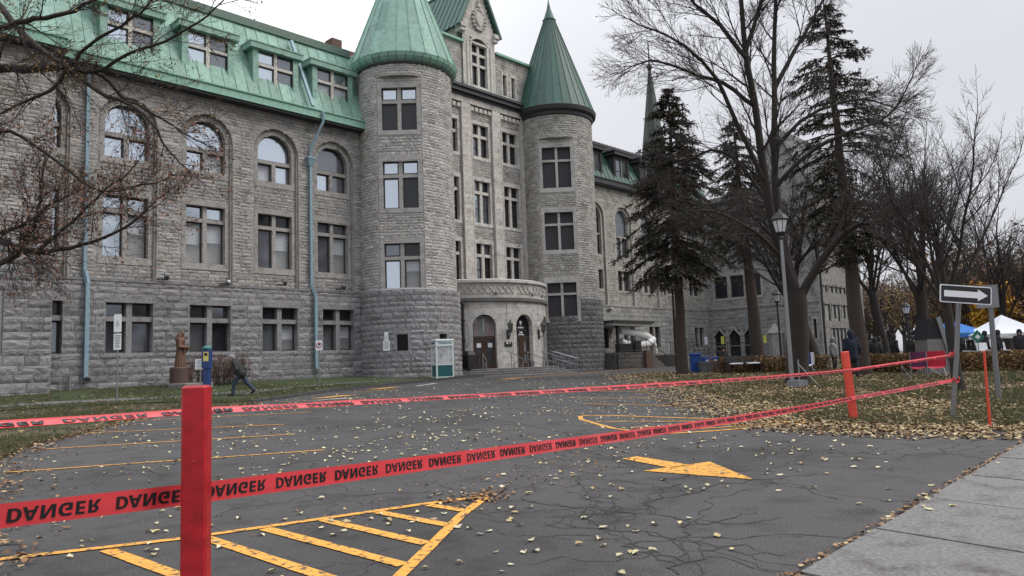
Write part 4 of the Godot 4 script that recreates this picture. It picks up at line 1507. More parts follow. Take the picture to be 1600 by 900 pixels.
func text_mb(s: String, size: float, t: Transform3D, dep: float) -> MB:   # centred lettering, extruded outwards from t's plane
	var tm := TextMesh.new()
	var f := SystemFont.new()
	f.font_names = PackedStringArray(["Droid Sans"])
	f.font_weight = 700
	tm.font = f
	tm.text = s
	tm.font_size = 48
	tm.pixel_size = size / 36.0
	tm.depth = dep
	tm.vertical_alignment = VERTICAL_ALIGNMENT_BOTTOM
	var mb := MB.new()
	for i in tm.get_surface_count():
		mb.add(tm.surface_get_arrays(i), t)
	return mb

func right_wing(B: Node3D) -> void:
	var F := Face.new(Vector3.ZERO)
	var R := Face.new(Vector3(0, 0, -0.15))
	var FB := Face.new(Vector3(0, 0, 0.1))
	var up := Color(0.49, 0.475, 0.435)
	var lo := Color(0.40, 0.40, 0.392)
	var tr := Color(0.52, 0.50, 0.465)
	var bays := [45.9, 49.55, 53.15, 56.75, 60.35]
	var hb := []
	var hu := []
	for b in bays:
		hb.append([b - 0.8, b + 0.8, 2.5, 4.36])
		hu.append([b - 1.1, b + 1.1, 5.9, 12.95, 1])
	var mb := MB.new()
	masonry(mb, FB, 43.0, 62.2, 0.7, 5.85, 0.32, 0.45, 0.95, hb, 0.06, lo, 0.17, 2)
	masonry(mb, F, 43.0, 62.2, 5.95, 15.5, 0.19, 0.25, 0.7, hu, 0.03, up, 0.15, 2)
	for b in bays:
		masonry(mb, R, b - 1.1, b + 1.1, 5.95, 14.1, 0.19, 0.25, 0.6, [[b - 0.9, b + 0.9, 7.2, 8.8], [b - 0.9, b + 0.9, 9.9, 12.95, 1]], 0.03, up, 0.14, 2)
	mb.col = lo
	fbox(mb, F, 43.0, 62.1, 5.85, 5.98, -0.2, 0.17)
	put("east_wing_wall", mb, M.stone, B, "stuff")
	mb = MB.new()
	for b in bays:
		quoins(mb, F, b - 1.1, 5.95, 12.95, -1, 0.2, 0.3, -0.18, 0.02, 0.4, tr)
		quoins(mb, F, b + 1.1, 5.95, 12.95, 1, 0.2, 0.3, -0.18, 0.02, 0.4, tr)
		arch_ring(mb, F, b, 12.95, 1.1, 1.4, -0.18, 0.02, 13, tr)
		mb.col = tr
		fbox(mb, R, b - 0.9, b + 0.9, 8.8, 9.9, -0.05, 0.03)
		for k in 5:
			mb.col = tr * 0.75
			fbox(mb, R, b - 0.72 + k * 0.31, b - 0.54 + k * 0.31, 9.25, 9.6, 0.0, 0.06)
	put("bay_trim", mb, M.dressed, B)
	for i in bays.size():
		var b: float = bays[i]
		window(B, FB, b - 0.8, b + 0.8, 2.5, 4.36, {"trim": tr * 0.95, "bar": 0.22, "tw": 0.1, "lintel": 0.2, "sill": 0.15, "deep": 0.3, "fw": 0.03, "bardeep": 0.03, "glass": ["screen_board"]})
		window(B, R, b - 0.85, b + 0.85, 7.2, 8.8, {"trim": tr, "bar": 0.22, "tw": 0.1, "lintel": 0.2, "sill": 0.18, "deep": 0.3, "fw": 0.03, "glass": ["screen_board"]})
		window(B, R, b - 0.85, b + 0.85, 9.9, 12.95, {"trim": tr, "trans": [11.6], "arch": 0.85, "bar": 0.14, "tw": 0.14, "sill": 0.15, "deep": 0.3, "fw": 0.06, "hung": true, "glass": ["glass_dark", "glass_dark", "glass_dark"] if i == 0 else ["glass_sky", "glass_mid", "glass_sky"]})
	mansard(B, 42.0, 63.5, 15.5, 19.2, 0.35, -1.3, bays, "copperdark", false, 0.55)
	for i in bays.size():
		var b: float = bays[i] + 0.3
		mb = MB.new()
		for s in [-1, 1]:
			mb.at(b + s * 0.95, 17.2, -0.1, 0.2, 2.2, 0.1)
			mb.at(b + s * 1.0, 17.2, -0.7, 0.08, 2.2, 1.3)
		mb.at(b, 18.42, -0.5, 2.5, 0.25, 1.5)
		mb.at(b, 18.6, -0.5, 2.7, 0.08, 1.6)
		mb.at(b, 18.15, -0.12, 1.9, 0.3, 0.08)
		put("dormer", mb, M.gutter, B)
		window(B, Face.new(Vector3(0, 0, -0.06)), b - 0.75, b + 0.75, 16.1, 18.0, {"trim": Color(0.25, 0.26, 0.26), "bar": 0.16, "tw": 0.0, "lintel": 0.0, "sill": 0.0, "deep": 0.1, "bardeep": 0.0, "fw": 0.05, "hung": true, "glass": ["glass_mid", "glass_dark"]})
	mb = MB.new()
	for k in 60:
		mb.bar(Vector3(42 + k * 0.36, 19.5, -1.5), Vector3(42.18 + k * 0.36, 19.72, -1.5), 0.03, 0.03)
		mb.bar(Vector3(42.18 + k * 0.36, 19.72, -1.5), Vector3(42.36 + k * 0.36, 19.5, -1.5), 0.03, 0.03)
	put("roof_cresting", mb, M.gutter, B)
	# cross wing at the end, turned towards the lot, with pointed windows and a steep gable
	var X := Face.new(Vector3(62.1, 0, 0), -PI / 2)   # u runs from the corner towards +z
	var xh := [[0.9, 2.2, 6.9, 8.9], [2.5, 3.8, 6.9, 8.9], [4.1, 5.4, 6.9, 8.9], [0.6, 1.7, 1.5, 3.9], [2.05, 3.15, 1.5, 3.9], [3.5, 4.6, 1.5, 3.9], [9.75, 10.0, 2.9, 4.5], [7.9, 9.2, 1.0, 3.2, 1], [7.4, 7.9, 9.5, 12.5], [8.3, 8.8, 9.5, 12.5]]
	var xc := Color(0.42, 0.425, 0.42)
	mb = MB.new()
	masonry(mb, X, 0.0, 10.4, 0.7, 5.9, 0.36, 0.5, 1.0, xh, 0.05, xc * 0.9, 0.16, 2)
	masonry(mb, X, 0.0, 10.4, 6.0, 15.5, 0.24, 0.3, 0.8, xh, 0.03, xc, 0.14, 1)
	var y := 15.5
	while y < 20.8:
		var hw := 2.85 * (1.0 - (y - 15.5) / 5.6)
		masonry(mb, X, 7.55 - hw, 7.55 + hw, y, y + 0.4, 0.2, 0.4, 0.9, [], 0.03, xc, 0.14, 1)
		y += 0.4
	mb.col = xc
	fbox(mb, X, 0.0, 10.4, 5.9, 6.02, -0.2, 0.09)
	mb.at(67.6, 8.0, 4.9, 10.2, 14.8, 10.6)
	put("cross_wing_wall", mb, M.stone, B, "stuff")
	mb = MB.new()
	for k in 3:
		var u: float = [0.6, 2.05, 3.5][k]
		mb.col = tr
		fbox(mb, X, u - 0.15, u, 1.5, 3.9, -0.3, 0.04)
		fbox(mb, X, u + 1.1, u + 1.25, 1.5, 3.9, -0.3, 0.04)
		for s in [-1, 1]:
			mb.bar(X.p(u + 0.55 + s * 0.65, 3.45, 0.0), X.p(u + 0.55, 4.2, 0.0), 0.12, 0.24, X.nn)
	mb.col = tr
	for s in [7.72, 9.38]:
		fbox(mb, X, s - 0.18, s + 0.18, 1.0, 3.2, -0.3, 0.12)
	arch_ring(mb, X, 8.55, 3.2, 0.65, 1.0, -0.3, 0.12, 9, tr)
	put("pointed_hoods", mb, M.dressed, B)
	for k in 3:
		var u: float = [0.6, 2.05, 3.5][k]
		window(B, X, u, u + 1.1, 1.5, 3.9, {"trim": tr, "trans": [2.6], "mull": 0, "tw": 0.0, "lintel": 0.0, "sill": 0.14, "bar": 0.08, "deep": 0.25, "fw": 0.05, "glass": ["glass_dark"]})
		var u2: float = [0.9, 2.5, 4.1][k]
		window(B, X, u2, u2 + 1.3, 6.9, 8.9, {"trim": tr, "mull": 0, "tw": 0.14, "lintel": 0.2, "sill": 0.2, "deep": 0.25, "fw": 0.05, "hung": true, "glass": ["glass_dark"]})
	for h in [[9.75, 10.0, 2.9, 4.5], [7.4, 7.9, 9.5, 12.5], [8.3, 8.8, 9.5, 12.5]]:
		window(B, X, h[0], h[1], h[2], h[3], {"trim": tr, "mull": 0, "tw": 0.14, "lintel": 0.2, "sill": 0.15, "deep": 0.25, "fw": 0.04, "glass": ["glass_dark"]})
	mb = MB.new()
	mb.quad(X.p(7.9, 1.0, -0.25), X.p(9.2, 1.0, -0.25), X.p(9.2, 3.9, -0.25), X.p(7.9, 3.9, -0.25))
	put("side_door", mb, M.doorwood, B)
	mb = MB.new()   # steep slate roof over the gable, lower roof beside it
	for s in [-1, 1]:
		var e := Vector3(62.0, 15.3, 7.55 + s * 3.05)
		var a := Vector3(62.0, 21.3, 7.55)
		mb.hexa([e, e + Vector3(10.5, 0, 0), a + Vector3(10.5, 0, 0), a, e + Vector3(0, 0.25, 0), e + Vector3(10.5, 0.25, 0), a + Vector3(10.5, 0.25, 0), a + Vector3(0, 0.25, 0)])
	mb.at(66.5, 15.6, 2.2, 9.2, 0.3, 5.0)
	put("slate_roof", mb, M.gutter, B)
	mb = MB.new()
	mb.col = xc
	mb.lathe(Vector3(61.6, 0, 6.6), [Vector2(0.62, 0.7), Vector2(0.62, 3.4), Vector2(0.72, 3.5), Vector2(0.0, 4.4)], 8, 0, TAU, true)
	put("corner_turret", mb, M.dressed, B)
	# spire far behind the roofs
	mb = MB.new()
	var so := Vector3(100.2, 0, -29.0)
	mb.lathe(so, [Vector2(2.3, 14), Vector2(2.2, 31), Vector2(2.35, 31.2), Vector2(0.22, 48.0)], 8, 0, TAU, true)
	mb.lathe(so, [Vector2(0.2, 47.9), Vector2(0.5, 48.5), Vector2(0.2, 49.2), Vector2(0.12, 49.4), Vector2(0.08, 53.0), Vector2(0.0, 53.2)], 8)
	mb.at(so.x, 51.6, so.z, 0.7, 0.14, 0.14)
	put("spire", mb, M.spiregrey, B)
	# canopy, stair and landing at the foot of the second tower are separate things

# ---------------------------------------------------------------- trees
class Wood:
	var limbs := MB.new()
	var twigs := MB.new()
	var tips := PackedVector3Array()

func spine(a: Array) -> Array:
	var o := []
	for i in range(0, a.size(), 3):
		o.append(Vector3(a[i], a[i + 1], a[i + 2]))
	return o

func smooth_path(p: Array, per := 3, wob := 0.0) -> Array:
	var o := []
	for i in p.size() - 1:
		var p0: Vector3 = p[maxi(i - 1, 0)]
		var p1: Vector3 = p[i]
		var p2: Vector3 = p[i + 1]
		var p3: Vector3 = p[mini(i + 2, p.size() - 1)]
		for k in per:
			var q: Vector3 = p1.cubic_interpolate(p2, p0, p3, float(k) / per)
			if i + k > 0 and wob > 0:
				q += Vector3(rv(-1, 1), rv(-1, 1), rv(-1, 1)) * wob
			o.append(q)
	o.append(p[-1])
	return o

func taper(n: int, r0: float, r1: float) -> Array:
	var o := []
	for i in n:
		o.append(lerpf(r0, r1, float(i) / maxf(1, n - 1)))
	return o

func side_dir(d: Vector3, ang: float) -> Vector3:
	var x := d.cross(Vector3(rv(-1, 1), rv(-1, 1), rv(-1, 1))).normalized()
	return (d * cos(ang) + x * sin(ang)).normalized()

# o: kids (per level), up (how far each level bends upwards), ratio, minr
func grow(w: Wood, p: Vector3, d: Vector3, length: float, r: float, lvl: int, o: Dictionary) -> void:
	var kids: Array = o.kids
	var last := lvl >= kids.size()
	var n: int = 3 if last else (5 if lvl < 2 else 4)
	var pts := [p]
	var q := p
	var up: float = o.get("up", 0.12)
	for i in n:
		d = (d + Vector3(rv(-1, 1), rv(-1, 1), rv(-1, 1)) * o.get("wob", 0.14) + Vector3.UP * up * (1.0 if lvl < 2 else 0.5)).normalized()
		q += d * length / n
		pts.append(q)
	var r1: float = r * 0.35
	if last:
		w.twigs.tube(pts, taper(pts.size(), r, r * 0.5), 3, false)
		w.tips.append(q)
		w.tips.append(pts[-2])
		return
	if lvl >= kids.size() - 1:
		w.twigs.tube(pts, taper(pts.size(), r, r1), 3, false)
	else:
		w.limbs.tube(pts, taper(pts.size(), r, r1), 7 if lvl == 0 else (5 if lvl == 1 else 4), false)
	sprout(w, pts, r, r1, length, lvl, o)

func sprout(w: Wood, pts: Array, r: float, r1: float, length: float, lvl: int, o: Dictionary, t0 := 0.22) -> void:
	var nk: int = o.kids[lvl]
	var n := pts.size() - 1
	for k in nk:
		var t := lerpf(t0, 0.98, (k + rng.randf()) / nk)
		var f := t * n
		var i := mini(int(f), n - 1)
		var b: Vector3 = pts[i].lerp(pts[i + 1], f - i)
		var dd: Vector3 = (pts[i + 1] - pts[i]).normalized()
		var rr := lerpf(r, r1, t) * 0.62
		var ang = rv(0.45, 0.95) * o.get("spread", 1.0)
		grow(w, b, side_dir(dd, ang), length * rv(0.4, 0.68) * o.get("ratio", 1.0) * (1.15 - 0.5 * t), maxf(rr, o.get("minr", 0.006)), lvl + 1, o)
	grow(w, pts[-1], (pts[-1] - pts[-2]).normalized(), length * 0.4, maxf(r1, o.get("minr", 0.006)), lvl + 1, o)

func leafy(mb: MB, tips: PackedVector3Array, share: float, size: float, cols: Array, per := 1, spread := 0.08) -> void:
	for p in tips:
		if rng.randf() > share:
			continue
		for k in per:
			var a := Vector3(rv(-1, 1), rv(-1, 1), rv(-1, 1)).normalized()
			var b := a.cross(Vector3(rv(-1, 1), rv(-1, 1), rv(-1, 1))).normalized()
			var c := p + Vector3(rv(-1, 1), rv(-1, 1), rv(-1, 1)) * spread
			var s := size * rv(0.6, 1.3)
			mb.col = cols[rng.randi() % cols.size()] * rv(0.75, 1.2)
			var m := c + b * s * 0.12
			mb.tri(c - a * s, m + b * s * 0.5, c + a * s)
			mb.tri(c - a * s, c + a * s, m - b * s * 0.45)

func finish_tree(T: Node3D, w: Wood, trunk: MB, bark := "bark") -> void:
	put("trunk", trunk, M[bark], T)
	put("branches", w.limbs, M[bark], T)
	put("twigs", w.twigs, M.barktwig, T, "stuff")

func bare_tree(called: String, label: String, pos: Vector3, h: float, r: float, fork: float, limbs: int, crown: float, o: Dictionary, lean := Vector3.ZERO, group := "") -> Node3D:
	var T := thing(called, label, "tree", Vector3.ZERO, 0, group)
	var w := Wood.new()
	var tr := MB.new()
	var top := pos + Vector3(lean.x, fork, lean.z)
	var pts := smooth_path([pos - Vector3(0, 0.2, 0), pos.lerp(top, 0.45) + Vector3(rv(-0.1, 0.1), 0, rv(-0.1, 0.1)), top], 4, 0.02)
	var rr := taper(pts.size(), r, r * 0.72)
	rr[0] = r * 1.45
	rr[1] = r * 1.1
	tr.tube(pts, rr, 12, false)
	for k in limbs:
		var a := TAU * (k + rv(0.1, 0.6)) / limbs
		var s := crown * rv(0.5, 1.05) if k > 0 else crown * 0.15
		var hh := (h - fork) * rv(0.75, 1.0)
		var d := Vector3(cos(a) * s, hh, sin(a) * s) * 0.6
		var L := d.length()
		grow(w, top - Vector3(0, rv(0, 0.25) * fork * (1.0 if k > 0 else 0.0), 0), d.normalized(), L, r * (0.5 if k == 0 else rv(0.26, 0.4)), 0, o)
	finish_tree(T, w, tr)
	if o.has("leaf"):
		var mb := MB.new()
		leafy(mb, w.tips, o.leafshare, o.leafsize, o.leaf, o.get("leafper", 1), o.get("leafspread", 0.08))
		put("leaves", mb, M.vleaf, T, "stuff")
	return T

func copy_thing(src: Node3D, label: String, pos: Vector3, turn: float, sc := 1.0) -> Node3D:
	var c: Node3D = src.duplicate()
	c.name = src.name
	add_child(c, true)
	c.position = pos
	c.rotation.y = turn
	c.scale = Vector3.ONE * sc
	c.set_meta("label", label)
	return c

func spruce(label: String, pos: Vector3, top: Vector3, r: float, rad: Array, from_h: float, whorls: int, per: int, dens: float, cols: Array, droop: float, group := "") -> Node3D:   # rad: crown radius at even steps from from_h to the top
	var T := thing("spruce_tree", label, "tree", Vector3.ZERO, 0, group)
	var w := Wood.new()
	var tr := MB.new()
	var nd := MB.new()
	var pts := smooth_path([pos - Vector3(0, 0.2, 0), pos.lerp(top, 0.5), top], 8, 0.03)
	var rr := taper(pts.size(), r, 0.02)
	rr[0] = r * 1.3
	tr.tube(pts, rr, 10, false)
	var H := (top - pos).length()
	for k in whorls:
		var t := (k + rv(0.0, 0.7)) / whorls
		var h := from_h + (H - from_h) * t
		var c := pos.lerp(top, h / H)
		var f := t * (rad.size() - 1)
		var i := mini(int(f), rad.size() - 2)
		var R := lerpf(rad[i], rad[i + 1], f - i)
		for j in per:
			if rng.randf() < 0.16:
				continue
			var a := rv(0, TAU)
			var L := R * rv(0.55, 1.12)
			if L < 0.12:
				continue
			var d := Vector3(cos(a), 0, sin(a))
			var rise := lerpf(-0.12, 0.55, t * t)
			var bp := []
			var nn := 6
			for m in nn + 1:
				var s := float(m) / nn
				bp.append(c + d * L * s + Vector3(0, L * (rise * s - droop * s * s + 0.25 * droop * s * s * s), 0) + Vector3(rv(-1, 1), rv(-1, 1), rv(-1, 1)) * 0.03)
			w.limbs.tube(bp, taper(nn + 1, 0.012 + 0.012 * L, 0.005), 4, false)
			var cnt := int(L * 12.0 * dens) + 4
			for m in cnt:
				var s := rv(0.22, 1.0)
				var e := s * nn
				var ei := mini(int(e), nn - 1)
				var q: Vector3 = bp[ei].lerp(bp[ei + 1], e - ei)
				var side := d.cross(Vector3.UP) * (1 if m % 2 == 0 else -1)
				var td := (d * rv(0.3, 1.0) + side * rv(0.1, 1.0) + Vector3(0, rv(-0.9, 0.05) * (0.5 + droop), 0)).normalized()
				var tl := rv(0.18, 0.5) * minf(1.0, 0.4 + L * 0.4)
				var q2 := q + td * tl
				w.twigs.tube([q, q2], [0.006, 0.003], 3, false)
				nd.col = cols[rng.randi() % cols.size()] * rv(0.6, 1.35)
				var hang := (Vector3(rv(-0.5, 0.5), -1, rv(-0.5, 0.5))).normalized()
				for z in 9:
					var u := (z + rng.randf()) / 9.0
					var g := q.lerp(q2, u)
					var nv := (td * rv(0.25, 0.8) + Vector3(rv(-1, 1), rv(-1, 0.7), rv(-1, 1)) * 0.7).normalized() * rv(0.09, 0.2)
					var wd := nv.cross(hang + Vector3(rv(-1, 1), 0, rv(-1, 1))).normalized() * rv(0.016, 0.038)
					nd.tri(g - wd, g + wd, g + nv)
	finish_tree(T, w, tr, "barkbrown")
	put("needles", nd, M.needle, T, "stuff")
	return T

func trees() -> void:
	# --- overhanging tree at the left edge of the lot
	var T := thing("bare_tree", "leaning tree at the left edge, dark branches with rust-brown leaf clusters", "tree")
	var w := Wood.new()
	var tr := MB.new()
	var tp := smooth_path(spine([0.62, 0.1, 21.8, 0.52, 1.69, 22.2, 0.53, 3.8, 22.5, 0.62, 5.2, 22.85, 0.73, 6.4, 23.1, 0.8, 8.2, 23.2]), 4)
	tr.tube(tp, taper(tp.size(), 0.26, 0.1), 12, false)
	var o := {"kids": [10, 7, 4], "up": 0.02, "wob": 0.15, "ratio": 1.05, "minr": 0.0026, "spread": 0.95}
	var limbs := [
		[0.075, 0.042, [0.59, 4.73, 22.74, 1.25, 5.08, 23.77, 1.68, 5.24, 24.53, 1.97, 5.24, 24.98, 2.25, 5.18, 25.41, 2.47, 5.15, 25.77], 0],
		[0.055, 0.028, [0.66, 5.70, 22.82, 1.38, 6.48, 23.82, 1.78, 6.35, 24.51, 1.98, 6.05, 24.82, 2.15, 5.70, 25.09, 2.32, 5.34, 25.50, 2.47, 5.15, 25.77], 0],
		[0.045, 0.014, [1.40, 5.13, 23.95, 1.73, 5.45, 24.91, 1.88, 5.56, 25.37, 2.05, 5.59, 25.69, 2.24, 5.58, 26.04, 2.43, 5.63, 26.38, 2.61, 5.79, 26.60], 1],
		[0.026, 0.008, [2.47, 5.15, 25.77, 2.68, 5.08, 25.99, 2.93, 5.27, 26.27, 3.22, 5.40, 26.59, 3.47, 5.60, 26.87, 3.63, 5.80, 27.08], 1],
		[0.028, 0.008, [2.47, 5.15, 25.77, 2.66, 4.84, 26.07, 2.95, 4.65, 26.34, 3.07, 4.43, 26.58, 3.22, 4.11, 26.68, 3.36, 3.91, 26.81], 1],
		[0.026, 0.008, [2.47, 5.15, 25.77, 2.77, 5.08, 25.93, 2.97, 4.87, 25.96, 3.19, 4.75, 26.03, 3.50, 4.55, 26.18, 3.64, 4.43, 26.30], 1],
		[0.024, 0.010, [2.47, 5.15, 25.77, 2.31, 4.86, 25.71, 2.05, 4.66, 25.55, 1.74, 4.43, 25.34], 1],
		[0.022, 0.008, [2.47, 5.15, 25.77, 2.59, 5.34, 26.07, 2.79, 5.50, 26.45, 2.98, 5.70, 26.68, 3.12, 5.94, 26.85], 1],
		[0.06, 0.030, [0.53, 3.80, 22.54, 1.31, 3.78, 23.65, 1.80, 3.42, 24.53, 2.04, 3.24, 24.90, 2.17, 3.12, 25.17, 2.30, 3.05, 25.43], 0],
		[0.028, 0.008, [2.30, 3.05, 25.43, 2.52, 3.07, 25.80, 2.73, 3.15, 26.18, 2.90, 3.28, 26.52, 3.06, 3.48, 26.72], 1],
		[0.024, 0.008, [2.30, 3.05, 25.43, 2.46, 3.29, 25.64, 2.63, 3.49, 25.84, 2.77, 3.70, 26.01, 2.96, 3.90, 26.24], 1],
		[0.026, 0.010, [2.17, 3.12, 25.17, 2.31, 3.41, 25.21, 2.34, 3.66, 25.27, 2.37, 3.95, 25.20], 1],
		[0.030, 0.008, [1.75, 3.30, 24.47, 2.04, 3.33, 24.91, 2.24, 3.41, 25.27, 2.38, 3.59, 25.45, 2.50, 3.67, 25.59], 1],
		[0.05, 0.028, [0.5, 1.6, 22.2, 1.16, 1.97, 22.93, 1.72, 2.76, 24.06, 2.06, 2.97, 24.87, 2.14, 3.02, 25.11, 2.18, 3.11, 25.18], 0],
		[0.028, 0.008, [0.53, 4.4, 22.6, 1.02, 4.43, 23.42, 1.71, 4.13, 24.55, 1.96, 4.45, 25.14, 2.19, 4.26, 25.50, 2.48, 3.90, 25.89, 2.73, 3.67, 26.12, 3.03, 3.73, 26.43, 3.17, 3.76, 26.59], 1]]
	for l in limbs:
		var p := smooth_path(spine(l[2]), 3, 0.012)
		w.limbs.tube(p, taper(p.size(), l[0], l[1]), 8, false)
		if l[3] > 0:
			sprout(w, p, l[0] * 0.4, l[1], 0.95, 0, o, 0.15)
		else:
			sprout(w, p.slice(p.size() / 2), 0.018, 0.012, 0.9, 0, o, 0.1)
	finish_tree(T, w, tr)
	var lf := MB.new()
	var low := PackedVector3Array()
	var high := PackedVector3Array()
	for p in w.tips:
		if p.y < 4.6:
			low.append(p)
		else:
			high.append(p)
	leafy(lf, low, 0.34, 0.02, [Color(0.22, 0.115, 0.075), Color(0.25, 0.145, 0.095), Color(0.17, 0.095, 0.07)], 2, 0.07)
	leafy(lf, high, 0.22, 0.017, [Color(0.18, 0.10, 0.07), Color(0.22, 0.14, 0.07), Color(0.25, 0.19, 0.06)], 2, 0.05)
	put("leaves", lf, M.vleaf, T, "stuff")
	# --- the big many-stemmed tree in the park
	T = thing("linden_tree", "tall bare tree with several stems standing behind the silver lamp post", "tree")
	w = Wood.new()
	tr = MB.new()
	tp = smooth_path(spine([24.70, 0.45, 24.26, 24.66, 1.48, 24.35, 24.58, 2.75, 24.46, 24.50, 3.75, 24.52]), 4, 0.02)
	var trr := taper(tp.size(), 0.38, 0.33)
	trr[0] = 0.56
	trr[1] = 0.44
	tr.tube(tp, trr, 14, false)
	o = {"kids": [13, 8, 5], "up": 0.03, "wob": 0.13, "ratio": 1.18, "minr": 0.0065, "spread": 0.85}
	for l in [
		[0.19, 0.05, [24.50, 3.51, 24.52, 24.13, 4.90, 24.32, 23.59, 6.36, 24.26, 23.17, 7.79, 24.32, 22.67, 9.82, 24.40, 22.22, 11.41, 24.46, 21.86, 12.97, 24.60, 21.71, 14.20, 24.63], 3.0, 0.35],
		[0.17, 0.05, [24.52, 3.51, 24.52, 24.38, 5.13, 24.31, 24.30, 6.68, 24.18, 24.35, 8.68, 24.23, 24.42, 10.93, 24.35, 24.54, 12.99, 24.49, 24.45, 15.20, 24.73], 3.0, 0.35],
		[0.16, 0.04, [24.55, 3.29, 24.52, 24.70, 4.30, 25.11, 24.77, 5.08, 25.73, 24.74, 5.60, 26.50, 24.88, 5.70, 27.24, 25.06, 5.89, 28.04], 2.4, 0.35],
		[0.085, 0.022, [23.19, 7.37, 24.28, 22.12, 9.16, 24.01, 21.26, 10.37, 23.89, 20.47, 11.09, 23.60, 19.55, 11.59, 23.16, 18.82, 11.83, 22.73], 2.4, 0.2],
		[0.075, 0.02, [22.68, 9.72, 24.39, 22.31, 10.63, 23.56, 21.88, 10.99, 22.88, 21.36, 11.48, 22.13, 21.07, 11.69, 21.57, 20.71, 11.54, 21.03], 2.4, 0.2],
		[0.075, 0.02, [23.72, 6.61, 24.15, 23.37, 8.27, 23.30, 23.19, 8.76, 22.46, 22.94, 8.46, 21.58, 22.66, 8.19, 20.95], 2.2, 0.2],
		[0.08, 0.02, [24.14, 4.79, 24.31, 23.15, 5.48, 24.11, 22.27, 5.97, 23.70, 21.50, 6.27, 23.24, 20.90, 6.26, 22.90], 2.2, 0.2],
		[0.075, 0.02, [24.36, 8.57, 24.22, 24.72, 9.46, 25.03, 25.25, 9.89, 25.93, 25.78, 10.00, 26.79, 26.33, 9.58, 27.58], 2.4, 0.2],
		[0.08, 0.02, [24.25, 7.33, 24.22, 24.68, 8.36, 25.40, 25.13, 8.84, 26.52, 25.77, 9.25, 27.53, 25.94, 10.19, 28.14], 2.4, 0.2],
		[0.09, 0.03, [24.43, 10.71, 24.33, 25.03, 12.08, 24.87, 25.64, 13.25, 25.38, 26.24, 14.66, 25.93], 2.4, 0.2],
		[0.08, 0.03, [22.22, 11.41, 24.46, 22.26, 12.54, 24.96, 22.23, 13.65, 25.38], 2.0, 0.2],
		[0.075, 0.02, [24.77, 5.08, 25.73, 25.45, 6.47, 26.21, 26.22, 7.12, 26.81, 26.82, 8.42, 27.34], 2.4, 0.2],
		[0.08, 0.03, [22.23, 11.21, 24.44, 21.43, 12.18, 24.04, 20.65, 12.83, 23.61, 20.09, 13.45, 23.42], 2.2, 0.2]]:
		var p := smooth_path(spine(l[2]), 3, 0.02)
		w.limbs.tube(p, taper(p.size(), l[0], l[1]), 9, false)
		sprout(w, p, float(l[0]) * 0.45, l[1], l[3], 0, o, l[4])
	finish_tree(T, w, tr)
	lf = MB.new()
	leafy(lf, w.tips, 0.07, 0.04, [Color(0.10, 0.06, 0.035), Color(0.14, 0.085, 0.05)], 1, 0.05)
	put("leaves", lf, M.vleaf, T, "stuff")
	# --- spruces
	var sc := [Color(0.052, 0.052, 0.036), Color(0.038, 0.044, 0.034), Color(0.095, 0.062, 0.038), Color(0.03, 0.036, 0.03)]
	spruce("dark spruce with a bare lower trunk beside the blue recycling bins", gp(32.3, 15.3), Vector3(32.1, 15.2, 15.5), 0.30, [1.7, 2.9, 2.8, 2.3, 1.7, 1.1, 0.15], 4.9, 36, 8, 1.35, sc, 0.55, "")
	spruce("tall thin spruce leaning left behind the person in the navy coat", gp(31.25, 24.1), Vector3(30.9, 16.3, 23.9), 0.36, [0.8, 1.8, 2.2, 2.4, 2.2, 1.6, 1.05, 0.1], 4.6, 36, 6, 0.85, sc, 0.45, "")
	spruce("sparse spruce further back between the first spruce and the many-stemmed tree", gp(47.4, 11.9), Vector3(46.0, 17.6, 11.9), 0.5, [1.2, 2.6, 2.9, 2.5, 1.9, 1.2, 0.2], 7.5, 30, 7, 1.1, sc, 0.6, "")
	# --- bare trees of the park
	var bo := {"kids": [9, 8, 5], "up": 0.05, "wob": 0.13, "ratio": 1.0, "minr": 0.0075, "spread": 0.9}
	bare_tree("bare_tree", "bare tree with a leaning trunk in front of the far pale building", gp(38.2, 19.6), 12.5, 0.36, 3.6, 6, 5.0, bo, Vector3(-0.5, 0, -0.9))
	bare_tree("bare_tree", "bare forked tree behind the blue party tent and the camp chairs", gp(34.3, 25.6), 11.5, 0.29, 3.3, 6, 5.2, bo, Vector3(-0.2, 0, 0.1))
	bare_tree("bare_tree", "young bare tree with a fan of fine branches behind the arrow sign", gp(22.4, 29.6), 8.3, 0.15, 2.5, 7, 3.6, {"kids": [10, 8, 6], "up": 0.09, "wob": 0.12, "ratio": 0.85, "minr": 0.005, "spread": 0.9}, Vector3(-0.05, 0, -0.1))
	bare_tree("bare_tree", "slim dark bare tree just behind the tall thin spruce", gp(49.2, 19.4), 13.0, 0.34, 4.5, 6, 5.0, bo, Vector3(-0.6, 0, -0.4))
	var far := bare_tree("park_tree", "bare tree at the far side of the park, beyond on the left", Vector3.ZERO, 12.5, 0.34, 3.0, 6, 5.5, {"kids": [7, 6, 4], "up": 0.15, "wob": 0.14, "ratio": 0.85, "minr": 0.014, "spread": 0.95}, Vector3.ZERO, "bare trees at the back of the park")
	far.position = gp(78, 22)
	var k := 0
